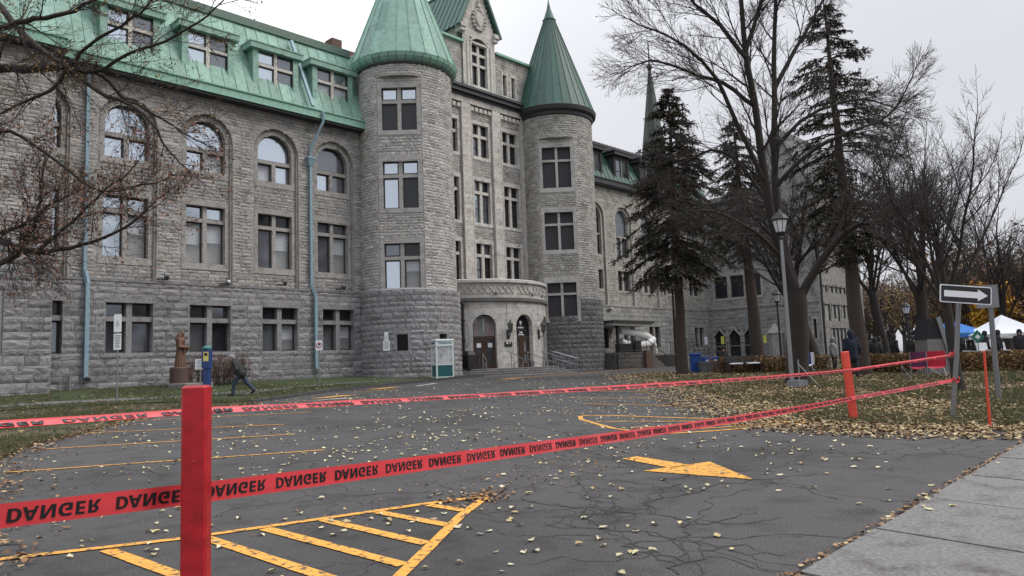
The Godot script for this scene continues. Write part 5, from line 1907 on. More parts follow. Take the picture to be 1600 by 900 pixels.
	for q in [[58, 24, 0.95], [70, 30, 1.1], [50, 29, 0.9], [44, 31, 0.85], [88, 31, 1.15], [60, 35, 1.0], [96, 24, 1.2], [74, 38, 1.1], [41, 35, 0.85], [53, 33, 1.0], [64, 27, 1.05], [47, 34, 0.8], [84, 36, 1.2], [56, 21.5, 0.8], [100, 33, 1.2]]:
		k += 1
		copy_thing(far, ["bare tree straight behind the blue tent", "bare tree between the two tents, far back", "bare tree at the back just left of the white tent", "bare tree behind the white tent's peak", "farthest bare tree between the tents", "bare tree at the back, right of the white tent", "bare tree beside the far pale building", "far bare tree at the right edge of the park", "bare tree at the right edge beyond the white tent", "bare tree rising over the white tent's right half", "bare tree over the gap between the tents", "small bare tree behind the right edge of the white tent", "very far bare tree to the right of the tents", "small bare tree left of the lamp post in the park", "farthest bare tree at the right, beyond all others"][k - 1], gp(q[0], q[1]), rv(0, TAU), q[2])
	# --- small trees that still hold yellow leaves
	var yo := {"kids": [6, 5, 4], "up": 0.1, "wob": 0.16, "ratio": 0.8, "minr": 0.012, "leaf": [Color(0.52, 0.30, 0.035), Color(0.58, 0.36, 0.05), Color(0.44, 0.21, 0.03)], "leafshare": 0.95, "leafsize": 0.19, "leafper": 2, "leafspread": 0.3}
	bare_tree("maple_tree", "small maple with golden yellow leaves behind the seated group", gp(66, 21.6), 6.0, 0.14, 1.4, 6, 3.0, yo, Vector3.ZERO, "trees still in yellow leaf")
	yo.leaf = [Color(0.36, 0.26, 0.05), Color(0.42, 0.30, 0.06), Color(0.30, 0.17, 0.05)]
	bare_tree("maple_tree", "dull yellow maple between the blue and the white tent", gp(92, 27.6), 7.5, 0.16, 1.6, 6, 3.6, yo, Vector3.ZERO, "trees still in yellow leaf")
	yo.leaf = [Color(0.20, 0.10, 0.07), Color(0.26, 0.13, 0.08), Color(0.16, 0.09, 0.06)]
	bare_tree("oak_tree", "oak with withered brown leaves beyond the lamp post in the park", gp(72, 25.5), 8.5, 0.2, 2.0, 6, 3.4, yo, Vector3.ZERO, "trees in brown leaf")
	bare_tree("oak_tree", "oak with withered brown leaves at the right edge behind the white tent", gp(62, 32.5), 8.5, 0.2, 2.0, 6, 3.6, yo, Vector3.ZERO, "trees in brown leaf")
	# the far wood behind the park: one mass of coarse bare and rusty crowns
	var ms := []
	for v in 4:
		var w2 := Wood.new()
		var t2 := MB.new()
		t2.tube([Vector3(0, -0.5, 0), Vector3(0.1, 2.0, 0), Vector3(0, 4.0, 0.1)], [0.3, 0.24, 0.2], 6, false)
		for j in 6:
			var a := TAU * (j + rv(0, 0.7)) / 6
			grow(w2, Vector3(0, rv(2.2, 4.0), 0), Vector3(cos(a) * 0.7, rv(0.7, 1.3), sin(a) * 0.7).normalized(), rv(4.5, 7.0), 0.12, 1, {"kids": [1, 7, 5], "up": 0.06, "wob": 0.16, "ratio": 0.95, "minr": 0.02})
		var m2 := MB.new()
		m2.col = Color(0.05, 0.043, 0.04)
		for src in [t2, w2.limbs, w2.twigs]:
			for i in src.v.size():
				m2.v.append(src.v[i])
				m2.n.append(src.n[i])
				m2.c.append(m2.col)
		if v > 0:
			leafy(m2, w2.tips, [0.0, 0.5, 0.9, 0.7][v], 0.22, [[], [Color(0.24, 0.12, 0.07), Color(0.18, 0.1, 0.07)], [Color(0.45, 0.26, 0.05), Color(0.5, 0.32, 0.07)], [Color(0.30, 0.22, 0.07), Color(0.22, 0.14, 0.06)]][v], 2, 0.35)
		ms.append(m2.mesh())
	var root := Node3D.new()
	root.name = "far_wood"
	add_child(root)
	root.set_meta("kind", "stuff")
	root.set_meta("label", "far-off wood of bare and rusty trees closing the park")
	root.set_meta("category", "wood")
	var spots := [[], [], [], []]
	for i in 240:
		var ah := rv(62, 125)
		var as_ := ah * rv(0.44, 0.95)
		var x := ah * 0.72 + as_ * 0.694
		var z := 35.0 - ah * 0.694 + as_ * 0.72
		if z < 14.0 and x < 90:
			continue
		var scl := rv(0.5, 1.05)
		spots[[0, 0, 1, 1, 2, 3][rng.randi() % 6]].append(Transform3D(Basis(Vector3.UP, rv(0, TAU)).scaled(Vector3(scl, scl, scl)), gp(x, z)))
	for v in 4:
		var mm := MultiMesh.new()
		mm.transform_format = MultiMesh.TRANSFORM_3D
		mm.mesh = ms[v]
		mm.instance_count = spots[v].size()
		for i in spots[v].size():
			mm.set_instance_transform(i, spots[v][i])
		var o2 := MultiMeshInstance3D.new()
		o2.name = "trees"
		o2.multimesh = mm
		o2.material_override = M.vleaf
		o2.set_meta("kind", "stuff")
		root.add_child(o2, true)
	# trees and two houses across the street, which the window panes mirror
	var across := [[49, 62], [62, 58], [84, 66]]
	for i in across.size():
		copy_thing(far, "bare street tree across the road, %s from the houses" % ["nearest", "second", "farthest"][i], gp(across[i][0], across[i][1]), rv(0, TAU), rv(0.9, 1.15))
	for i in 2:
		var H := thing("brick_house", ["brown brick house across the street", "pale house across the street beside the brick one"][i], "house", Vector3([44.0, 60.0][i], 0.6, 66), 0)
		var hb := MB.new()
		hb.at(0, 3.2, 0, 12, 6.4, 9)
		put("wall", hb, [M.brickbrown, M.cream][i], H)
		hb = MB.new()
		hb.prism(v2([-6.4, 6.4, 6.4, 6.4, 0, 9.6]), Transform3D(Basis(), Vector3(0, 0, 4.8)), 9.6)
		put("roof", hb, M.gutter, H)
		for wx in [-4.2, -1.4, 1.4, 4.2]:
			for wy in [1.9, 4.8]:
				hb = MB.new()
				hb.at(wx, wy, -4.52, 1.2, 1.5, 0.08)
				put("window", hb, M.glass_mid, H)

# ---------------------------------------------------------------- tape, posts and signs
func along(p: Array, s: float) -> Array:   # point and direction at distance s along a polyline
	for i in p.size() - 1:
		var l: float = p[i].distance_to(p[i + 1])
		if s <= l or i == p.size() - 2:
			return [p[i].lerp(p[i + 1], s / l), (p[i + 1] - p[i]).normalized()]
		s -= l
	return []

func tape(called: String, label: String, ends: Array, sag: float, tilt0: float, tilt1: float, first: float, fold := false) -> void:
	var T := thing(called, label, "barrier tape")
	var pts := []
	for i in ends.size() - 1:
		var n := 26
		for k in n:
			var t := float(k) / n
			var q: Vector3 = ends[i].lerp(ends[i + 1], t)
			q.y -= sag * 4.0 * t * (1.0 - t) * (ends[i].distance_to(ends[i + 1]) / 16.0)
			pts.append(q)
	pts.append(ends[-1])
	var total := 0.0
	for i in pts.size() - 1:
		total += pts[i].distance_to(pts[i + 1])
	var mb := MB.new()
	var m := int(total / 0.06)
	var prev := []
	for k in m + 1:
		var s := total * k / m
		var a := along(pts, s)
		var up := tape_up(a[1], tilt0, tilt1, s / total, s)
		var out: Vector3 = (a[1] as Vector3).cross(up).normalized()
		var row := []
		for j in 4:
			var e := (j - 1.5) / 3.0
			var q: Vector3 = a[0] + up * e * 0.074
			if fold and e > 0.0:       # the tape is creased along its middle: this half lies back nearly flat
				q = a[0] + tape_up(a[1], -87, -72, s / total, s) * e * 0.074
			row.append(q + out * 0.0014 * sin(s * 9.0 + j * 1.1) * (1.0 if j % 2 else 0.6))
		if k > 0:
			for j in 3:
				mb.quad(prev[j], row[j], row[j + 1], prev[j + 1])
		prev = row
	put("ribbon", mb, M.tape, T)
	# the word, printed on the far side of a tape that hangs upside down: seen through, it stands on its head
	var tm := TextMesh.new()
	var f := SystemFont.new()
	f.font_names = PackedStringArray(["Droid Sans"])
	f.font_weight = 700
	tm.font = f
	tm.text = "DANGER"
	tm.font_size = 32
	tm.pixel_size = 0.042 / 23.5
	tm.depth = 0.005
	tm.curve_step = 2.0
	tm.vertical_alignment = VERTICAL_ALIGNMENT_CENTER
	var arrs := []
	for i in tm.get_surface_count():
		arrs.append(tm.surface_get_arrays(i))
	var s := first
	while s < total - 0.2:
		var wm := MB.new()
		var a := along(pts, s)
		var up := tape_up(a[1], tilt0, tilt1, s / total, s)
		var out: Vector3 = (a[1] as Vector3).cross(up).normalized()
		for arr in arrs:
			wm.add(arr, Transform3D(Basis((a[1] as Vector3) * 1.18, -up * (0.62 if fold else 1.0), out), a[0] - up * (0.019 if fold else 0.0)))
		put("lettering", wm, M.ink, T)
		s += 0.317

func tape_up(d: Vector3, t0: float, t1: float, f: float, s: float) -> Vector3:
	var side := d.cross(Vector3.UP).normalized()
	var up0 := side.cross(d).normalized()
	var t := deg_to_rad(lerpf(t0, t1, pow(f, 0.9)) + 3.0 * sin(s * 1.3))
	return (up0 * cos(t) + side * sin(t)).normalized()

func near_things() -> void:
	# the square red post in the foreground
	var P := thing("red_post", "glossy red square post in the foreground carrying both danger tapes", "post")
	var mb := MB.new()
	var b := Basis(Vector3.UP, deg_to_rad(-40))
	mb.cbox(Transform3D(b, Vector3(1.13, 0.76, 32.36)), Vector3(0.086, 1.62, 0.07), 0.008)
	put("post", mb, M.redpaint, P)
	mb = MB.new()
	for y in [1.16, 1.45]:
		mb.at(1.13, y, 32.36, 0.001, 0.001, 0.001)
	mb = MB.new()
	mb.ball(Vector3(1.13, 1.31, 32.36) + b * Vector3(0.002, 0, 0.036), Vector3(0.004, 0.004, 0.003), 8, 5)
	put("screw", mb, M.redpaint, P)
	tape("danger_tape", "lower red tape printed DANGER upside down, low across the lot", [Vector3(-0.6, 1.275, 32.42), Vector3(1.2, 1.18, 32.235), Vector3(14.38, 0.77, 29.78), Vector3(15.2, 1.05, 31.27)], 0.05, 8, -42, 0.06)
	tape("danger_tape", "upper red tape lying nearly flat, stretched level behind the red post", [Vector3(-0.6, 1.495, 32.34), Vector3(1.2, 1.48, 32.235), Vector3(14.33, 1.30, 29.84), Vector3(15.2, 1.51, 31.35)], 0.03, -78, -10, 0.2, true)
	# orange-red plank post
	P = thing("orange_post", "short orange-red post at the edge of the leafy grass", "post")
	mb = MB.new()
	mb.cbox(Transform3D(Basis(Vector3.UP, deg_to_rad(-40)) * Basis(Vector3(0, 0, 1), deg_to_rad(3.4)), Vector3(14.41, 0.95, 29.72)), Vector3(0.13, 1.36, 0.09), 0.012)
	put("post", mb, M.orangepaint, P)
	# leaning pole with the arrow sign, tape knotted round it
	P = thing("arrow_sign", "black sign with a white arrow pointing right on a leaning pole", "sign")
	mb = MB.new()
	mb.tube([Vector3(15.21, 0.25, 31.16), Vector3(15.19, 1.43, 31.33), Vector3(15.17, 2.6, 31.48)], [0.042, 0.042, 0.042], 10)
	put("pole", mb, M.galv, P)
	var right := (Vector3(15.38, 2.62, 31.85) - Vector3(14.77, 2.71, 31.23)).normalized()
	var fr := right.cross(Vector3.UP).normalized() * -1.0
	fr = Vector3(-0.72, 0, 0.694)
	var up := fr.cross(right).normalized()
	var t := Transform3D(Basis(right, up, right.cross(up)), Vector3(15.06, 2.545, 31.56) + Vector3(-0.06, 0, 0.06))
	mb = MB.new()
	mb.prism(rrect(0.455, 0.158, 0.03), t, 0.012)
	put("sign_border", mb, M.paper, P)
	mb = MB.new()
	mb.prism(rrect(0.437, 0.14, 0.022), t * Transform3D(Basis(), Vector3(0, 0, 0.003)), 0.01)
	put("sign_face", mb, M.black, P)
	mb = MB.new()
	mb.prism(v2([-0.385, -0.055, 0.21, -0.055, 0.21, -0.105, 0.385, 0, 0.21, 0.105, 0.21, 0.055, -0.385, 0.055]), t * Transform3D(Basis(), Vector3(0, 0, 0.006)), 0.01)
	put("arrow", mb, M.paper, P)
	for y in [1.05, 1.5]:
		var K := MB.new()
		for k in 7:
			var a := k * 0.9
			K.tube([Vector3(15.19, y, 31.29) + Vector3(cos(a) * 0.05, rv(-0.04, 0.04), sin(a) * 0.05), Vector3(15.19, y, 31.29) + Vector3(cos(a + 1.2) * 0.065, rv(-0.06, 0.06), sin(a + 1.2) * 0.065)], [0.018, 0.012], 5)
		put("tape_knot", K, M.tape, P)
	# second pole, its sign seen from the back
	P = thing("sign_post", "galvanized pole with a sign plate seen from behind, right of the arrow sign", "sign")
	mb = MB.new()
	mb.tube([Vector3(19.41, 0.3, 31.06), Vector3(19.26, 1.7, 31.1), Vector3(19.13, 2.95, 31.15)], [0.06, 0.055, 0.05], 8)
	put("pole", mb, M.galv, P)
	mb = MB.new()
	mb.box(Transform3D(Basis(Vector3.UP, deg_to_rad(-75)), Vector3(19.1, 2.72, 31.1)), Vector3(0.42, 0.5, 0.012))
	put("plate", mb, M.galv, P)
	# thin orange stake
	P = thing("marker_stake", "thin orange snow stake between the two sign poles", "stake")
	mb = MB.new()
	mb.tube([Vector3(14.15, 0.25, 31.97), Vector3(14.09, 0.9, 31.99), Vector3(14.02, 1.55, 32.02)], [0.022, 0.02, 0.018], 7)
	put("stake", mb, M.orangepaint, P)

func rrect(hx: float, hy: float, r: float) -> PackedVector2Array:
	var p := PackedVector2Array()
	for c in [[hx - r, hy - r, 0.0], [-hx + r, hy - r, PI / 2], [-hx + r, -hy + r, PI], [hx - r, -hy + r, PI * 1.5]]:
		for k in 5:
			var a: float = c[2] + PI / 2 * k / 4
			p.append(Vector2(c[0] + cos(a) * r, c[1] + sin(a) * r))
	return p

func facing(pos: Vector3) -> Transform3D:   # local x to the viewer's right, z towards the car park entrance
	return Transform3D(Basis(Vector3(0.694, 0, 0.72), Vector3.UP, Vector3(-0.72, 0, 0.694)), pos)

# ---------------------------------------------------------------- things along the wall
func pole_sign(label: String, p: Vector3, h: float, plates: Array) -> void:
	var S := thing("parking_sign", label, "sign")
	var mb := MB.new()
	mb.tube([p - Vector3(0, 0.1, 0), p + Vector3(0, h, 0)], [0.032, 0.03], 8)
	put("pole", mb, M.galv, S)
	for q in plates:      # [y centre, half width, half height, kind]
		var t := facing(p + Vector3(0, q[0], 0)) * Transform3D(Basis(), Vector3(0, 0, 0.045))
		mb = MB.new()
		mb.prism(rrect(q[1], q[2], 0.02), t, 0.01)
		var pl := put("sign_plate", mb, M.paper, S)
		mb = MB.new()
		var lt := t * Transform3D(Basis(), Vector3(0, 0, 0.003))
		if q[3] == "ring":       # prohibition ring with a bar
			for k in 20:
				var a0 := TAU * k / 20
				var a1 := TAU * (k + 1) / 20
				mb.prism(PackedVector2Array([Vector2(cos(a0), sin(a0)) * q[1] * 0.62, Vector2(cos(a0), sin(a0)) * q[1] * 0.85, Vector2(cos(a1), sin(a1)) * q[1] * 0.85, Vector2(cos(a1), sin(a1)) * q[1] * 0.62]), lt, 0.004)
			put("symbol", mb, M.redpaint, pl)
			mb = MB.new()
			mb.prism(v2([-0.03, -0.08, 0.0, -0.08, 0.0, 0.08, -0.03, 0.08]), lt, 0.004)
			mb.prism(v2([0.0, 0.0, 0.05, 0.0, 0.05, 0.08, 0.0, 0.08]), lt, 0.004)
		elif q[3] == "wheel":    # wheelchair symbol
			mb.ball(lt * Vector3(-0.01, 0.07, 0), Vector3(0.022, 0.022, 0.004), 8, 5)
			mb.bar(lt * Vector3(-0.01, 0.045, 0), lt * Vector3(0.0, -0.02, 0), 0.022, 0.005)
			mb.bar(lt * Vector3(0.0, -0.02, 0), lt * Vector3(0.05, -0.02, 0), 0.02, 0.005)
			mb.bar(lt * Vector3(0.05, -0.02, 0), lt * Vector3(0.065, -0.08, 0), 0.02, 0.005)
			for k in 9:
				var a := 1.6 + k * 0.45
				mb.bar(lt * Vector3(-0.005 + cos(a) * 0.055, -0.05 + sin(a) * 0.055, 0), lt * Vector3(-0.005 + cos(a + 0.45) * 0.055, -0.05 + sin(a + 0.45) * 0.055, 0), 0.014, 0.005)
		else:
			var y: float = q[2] * 0.75
			while y > -q[2] * 0.8:
				var w: float = q[1] * rv(0.45, 0.8)
				var x := -w
				while x < w:
					mb.prism(v2([x, y - 0.014, x + 0.022, y - 0.014, x + 0.022, y + 0.014, x, y + 0.014]), lt, 0.004)
					x += 0.034
				y -= 0.06
		put("print", mb, M.ink, pl)

func wall_side_things() -> void:
	# downspouts
	var D := thing("downspout", "pale blue downspout on the rough foundation near the left corner", "drainpipe", Vector3.ZERO, 0, "")
	var mb := MB.new()
	mb.bar(Vector3(10.2, 1.72, 0.28), Vector3(10.2, 5.7, 0.28), 0.2, 0.16)
	mb.bar(Vector3(10.2, 5.68, 0.28), Vector3(10.12, 6.25, 0.16), 0.17, 0.14)
	mb.bar(Vector3(10.12, 6.2, 0.14), Vector3(10.1, 15.2, 0.14), 0.15, 0.13)
	put("pipe", mb, M.bluepipe, D)
	mb = MB.new()
	mb.bar(Vector3(10.2, 1.72, 0.28), Vector3(10.32, 1.6, 0.36), 0.2, 0.16)
	put("shoe", mb, M.blackiron, D)
	D = thing("downspout", "long pale blue downspout with a hopper between the fourth and fifth window bays", "drainpipe", Vector3.ZERO, 0, "")
	mb = MB.new()
	mb.bar(Vector3(20.95, 6.2, 0.14), Vector3(20.95, 12.7, 0.14), 0.15, 0.13)
	mb.bar(Vector3(20.95, 6.25, 0.14), Vector3(21.1, 5.6, 0.3), 0.15, 0.13)
	mb.bar(Vector3(21.1, 1.85, 0.3), Vector3(21.1, 5.65, 0.3), 0.16, 0.14)
	mb.bar(Vector3(21.1, 1.9, 0.3), Vector3(21.32, 1.7, 0.36), 0.16, 0.14)
	put("pipe", mb, M.bluepipe, D)
	mb = MB.new()
	mb.hexa([Vector3(20.83, 12.6, 0.04), Vector3(21.07, 12.6, 0.04), Vector3(21.17, 13.0, 0.02), Vector3(20.73, 13.0, 0.02), Vector3(20.83, 12.6, 0.24), Vector3(21.07, 12.6, 0.24), Vector3(21.17, 13.0, 0.34), Vector3(20.73, 13.0, 0.34)])
	mb.at(20.95, 13.04, 0.18, 0.5, 0.09, 0.36)
	put("hopper", mb, M.bluepipe, D)
	mb = MB.new()
	mb.tube([Vector3(20.95, 13.05, 0.16), Vector3(20.97, 13.6, 0.18), Vector3(21.25, 14.5, 0.5), Vector3(21.4, 15.0, 0.72), Vector3(21.4, 15.55, 0.75)], [0.075, 0.075, 0.075, 0.075, 0.08], 8)
	put("offset_bend", mb, M.bluepipe, D)
	mb = MB.new()
	mb.bar(Vector3(20.85, 15.8, 0.60), Vector3(20.55, 19.9, -1.06), 0.16, 0.13, Vector3(0, 0.35, 1))
	put("roof_pipe", mb, M.bluepipe, D)
	for p in [Vector3(9.6, 1.6, 0.3)]:
		var V := thing("vent_pipe", "short grey vent pipe at the foot of the wall by the left corner", "pipe")
		mb = MB.new()
		mb.tube([p - Vector3(0, 0.5, 0), p + Vector3(0, 0.25, 0), p + Vector3(0.06, 0.34, 0)], [0.06, 0.06, 0.06], 8)
		put("pipe", mb, M.galv, V)
	# small lamps and cameras on the string course
	var n := 0
	for q in [[13.3, 6.05, "small black floodlight above the foundation under the second bay"], [16.2, 6.0, "small white camera pair on the string course under the third bay"], [19.2, 6.1, "small black floodlight above the foundation under the fourth bay"], [22.7, 6.05, "small black bracket on the string course under the fifth bay"], [46.9, 5.6, "white security lamp on the wall above the side canopy"]]:
		var L := thing("wall_floodlight", q[2], "light")
		mb = MB.new()
		mb.at(q[0], q[1], 0.2, 0.5, 0.06, 0.12)
		mb.at(q[0] + 0.1, q[1] + 0.16, 0.16, 0.03, 0.3, 0.03)
		put("bracket", mb, M.blackiron, L)
		mb = MB.new()
		mb.ball(Vector3(q[0] + 0.16, q[1] + 0.1, 0.3), Vector3(0.1, 0.08, 0.1), 8, 6)
		put("lamp", mb, M.white if n in [1, 4] else M.blackiron, L)
		n += 1
	pole_sign("tall parking sign with two white plates near the blue downspout", gp(9.78, 5.3), 3.25, [[2.88, 0.14, 0.33, "wheel"], [2.2, 0.14, 0.3, "text"]])
	pole_sign("no parking sign on a thin pole before the fifth window bay", gp(18.0, 5.65), 2.16, [[1.9, 0.15, 0.22, "ring"]])
	pole_sign("leaning sign with two plates on the grass by the round tower", gp(23.4, 3.3), 2.46, [[2.2, 0.1, 0.24, "wheel"], [1.75, 0.17, 0.26, "text"]])
	pole_sign("small white notice on a thin stake in front of the statue", gp(12.55, 6.0), 1.45, [[1.3, 0.19, 0.2, "text"]])
	# bronze monk on a granite drum
	statue(Vector3(13.6, 1.05, 1.5))
	# pay station
	var Pm := thing("parking_meter", "dark blue pay station with a green top beside the footpath", "parking meter")
	var t := facing(gp(12.1, 7.6))
	mb = MB.new()
	mb.cbox(t * Transform3D(Basis(), Vector3(0, 0.7, 0)), Vector3(0.26, 1.4, 0.2), 0.03)
	mb.cbox(t * Transform3D(Basis(), Vector3(0, 1.6, 0.01)), Vector3(0.32, 0.7, 0.26), 0.03)
	put("cabinet", mb, M.bluemeter, Pm)
	mb = MB.new()
	mb.lathe(t * Vector3(0, 1.95, 0.01), [Vector2(0.17, 0), Vector2(0.17, 0.05), Vector2(0.12, 0.12), Vector2(0, 0.15)], 12)
	put("cap", mb, M.meterteal, Pm)
	mb = MB.new()
	mb.box(t * Transform3D(Basis(), Vector3(0.01, 1.68, 0.145)), Vector3(0.19, 0.34, 0.012))
	put("panel", mb, M.meteryellow, Pm)
	mb = MB.new()
	mb.box(t * Transform3D(Basis(), Vector3(0.01, 1.76, 0.153)), Vector3(0.12, 0.1, 0.01))
	put("screen", mb, M.black, Pm)
	# shrub behind the statue
	shrub("leafless reddish shrub against the wall behind the pay station", Vector3(15.3, 1.1, 1.5), Vector3(1.5, 1.35, 0.7), [Color(0.13, 0.055, 0.04), Color(0.18, 0.08, 0.055), Color(0.22, 0.12, 0.10)], 900, 0.035)
	phone_booth(Vector3(25.7, 0.98, 5.0))
	# litter bin by the porch
	var Bn := thing("litter_bin", "black litter bin with a hooded lid left of the porch doors", "bin")
	var bo := Vector3(30.0, 1.0, 2.35)
	mb = MB.new()
	mb.lathe(bo, [Vector2(0.32, 0.42), Vector2(0.36, 0.45), Vector2(0.38, 1.15)], 4, PI / 4, TAU + PI / 4, true)
	put("body", mb, M.black, Bn)
	mb = MB.new()
	mb.lathe(bo, [Vector2(0.40, 1.14), Vector2(0.42, 1.3), Vector2(0.3, 1.5), Vector2(0, 1.55)], 4, PI / 4, TAU + PI / 4, true)
	put("lid", mb, M.blackiron, Bn)
	side_entrance()

func shrub(label: String, c: Vector3, ext: Vector3, cols: Array, n: int, size: float) -> void:
	var S := thing("shrub", label, "shrub")
	var w := MB.new()
	var l := MB.new()
	for k in n / 6:
		var b := c + Vector3(rv(-0.9, 0.9) * ext.x, 0, rv(-0.6, 0.6) * ext.z)
		var e := b + Vector3(rv(-0.35, 0.35), ext.y * rv(0.7, 1.05), rv(-0.3, 0.3))
		w.tube([b - Vector3(0, 0.1, 0), b.lerp(e, 0.5) + Vector3(rv(-0.1, 0.1), 0, rv(-0.1, 0.1)), e], [0.014, 0.009, 0.004], 4, false)
		for j in 6:
			var q := b.lerp(e, rv(0.25, 1.0))
			var q2 := q + Vector3(rv(-0.25, 0.25), rv(0.0, 0.3), rv(-0.25, 0.25))
			w.tube([q, q2], [0.005, 0.003], 3, false)
			leafy(l, PackedVector3Array([q2, q.lerp(q2, 0.5)]), 0.8, size, cols, 2, 0.08)
	put("stems", w, M.barkbrown, S)
	put("leaves", l, M.vleaf, S, "stuff")

func phone_booth(p: Vector3) -> void:
	var B := thing("phone_booth", "white framed phone booth with dark teal lower panels on the grass by the tower", "phone booth")
	var t := Transform3D(Basis(Vector3.UP, deg_to_rad(-24)), p)
	var mb := MB.new()
	for x in [-0.44, 0.44]:
		for z in [-0.44, 0.44]:
			mb.box(t * Transform3D(Basis(), Vector3(x, 1.0, z)), Vector3(0.075, 2.0, 0.075))
	for y in [0.14, 0.78, 1.72]:
		for s in [-1, 1]:
			mb.box(t * Transform3D(Basis(), Vector3(0, y, 0.44 * s)), Vector3(0.81, 0.05, 0.05))
			mb.box(t * Transform3D(Basis(), Vector3(0.44 * s, y, 0)), Vector3(0.05, 0.05, 0.81))
	put("frame", mb, M.boothwhite, B)
	mb = MB.new()
	mb.cbox(t * Transform3D(Basis(), Vector3(0, 1.88, 0)), Vector3(0.98, 0.28, 0.98), 0.03)
	mb.cbox(t * Transform3D(Basis(), Vector3(0, 2.05, 0)), Vector3(1.02, 0.09, 1.02), 0.03)
	var H := put("header", mb, M.boothwhite, B)
	for q in [[Vector3(0, 1.86, 0.495), 0.0], [Vector3(-0.495, 1.86, 0), -PI / 2], [Vector3(0.495, 1.86, 0), PI / 2]]:
		put("lettering", text_mb("Telephone", 0.11, t * Transform3D(Basis(Vector3.UP, q[1]), q[0] - Vector3(0, 0.04, 0)), 0.006), M.teal, H)
	for s in [-1, 1]:
		mb = MB.new()
		mb.box(t * Transform3D(Basis(), Vector3(0, 0.46, 0.44 * s)), Vector3(0.81, 0.58, 0.02))
		put("lower_panel", mb, M.teal, B)
		mb = MB.new()
		mb.box(t * Transform3D(Basis(), Vector3(0.44 * s, 0.46, 0)), Vector3(0.02, 0.58, 0.81))
		put("lower_panel", mb, M.teal, B)
		mb = MB.new()
		mb.box(t * Transform3D(Basis(), Vector3(0, 1.25, 0.44 * s)), Vector3(0.81, 0.88, 0.008))
		put("pane", mb, M.glass_clear, B)
		mb = MB.new()
		mb.box(t * Transform3D(Basis(), Vector3(0.44 * s, 1.25, 0)), Vector3(0.008, 0.88, 0.81))
		put("pane", mb, M.glass_clear, B)
	mb = MB.new()
	mb.cbox(t * Transform3D(Basis(), Vector3(0.05, 1.1, -0.3)), Vector3(0.3, 0.62, 0.18), 0.02)
	var ph := put("telephone", mb, M.paper, B)
	mb = MB.new()
	mb.tube([t * Vector3(-0.02, 1.35, -0.19), t * Vector3(-0.05, 1.25, -0.15), t * Vector3(-0.02, 1.13, -0.19)], [0.03, 0.02, 0.03], 6)
	put("handset", mb, M.black, ph)
	mb = MB.new()
	mb.box(t * Transform3D(Basis(), Vector3(0.0, 0.03, 0)), Vector3(0.9, 0.06, 0.9))
	put("floor_slab", mb, M.greyplastic, B)

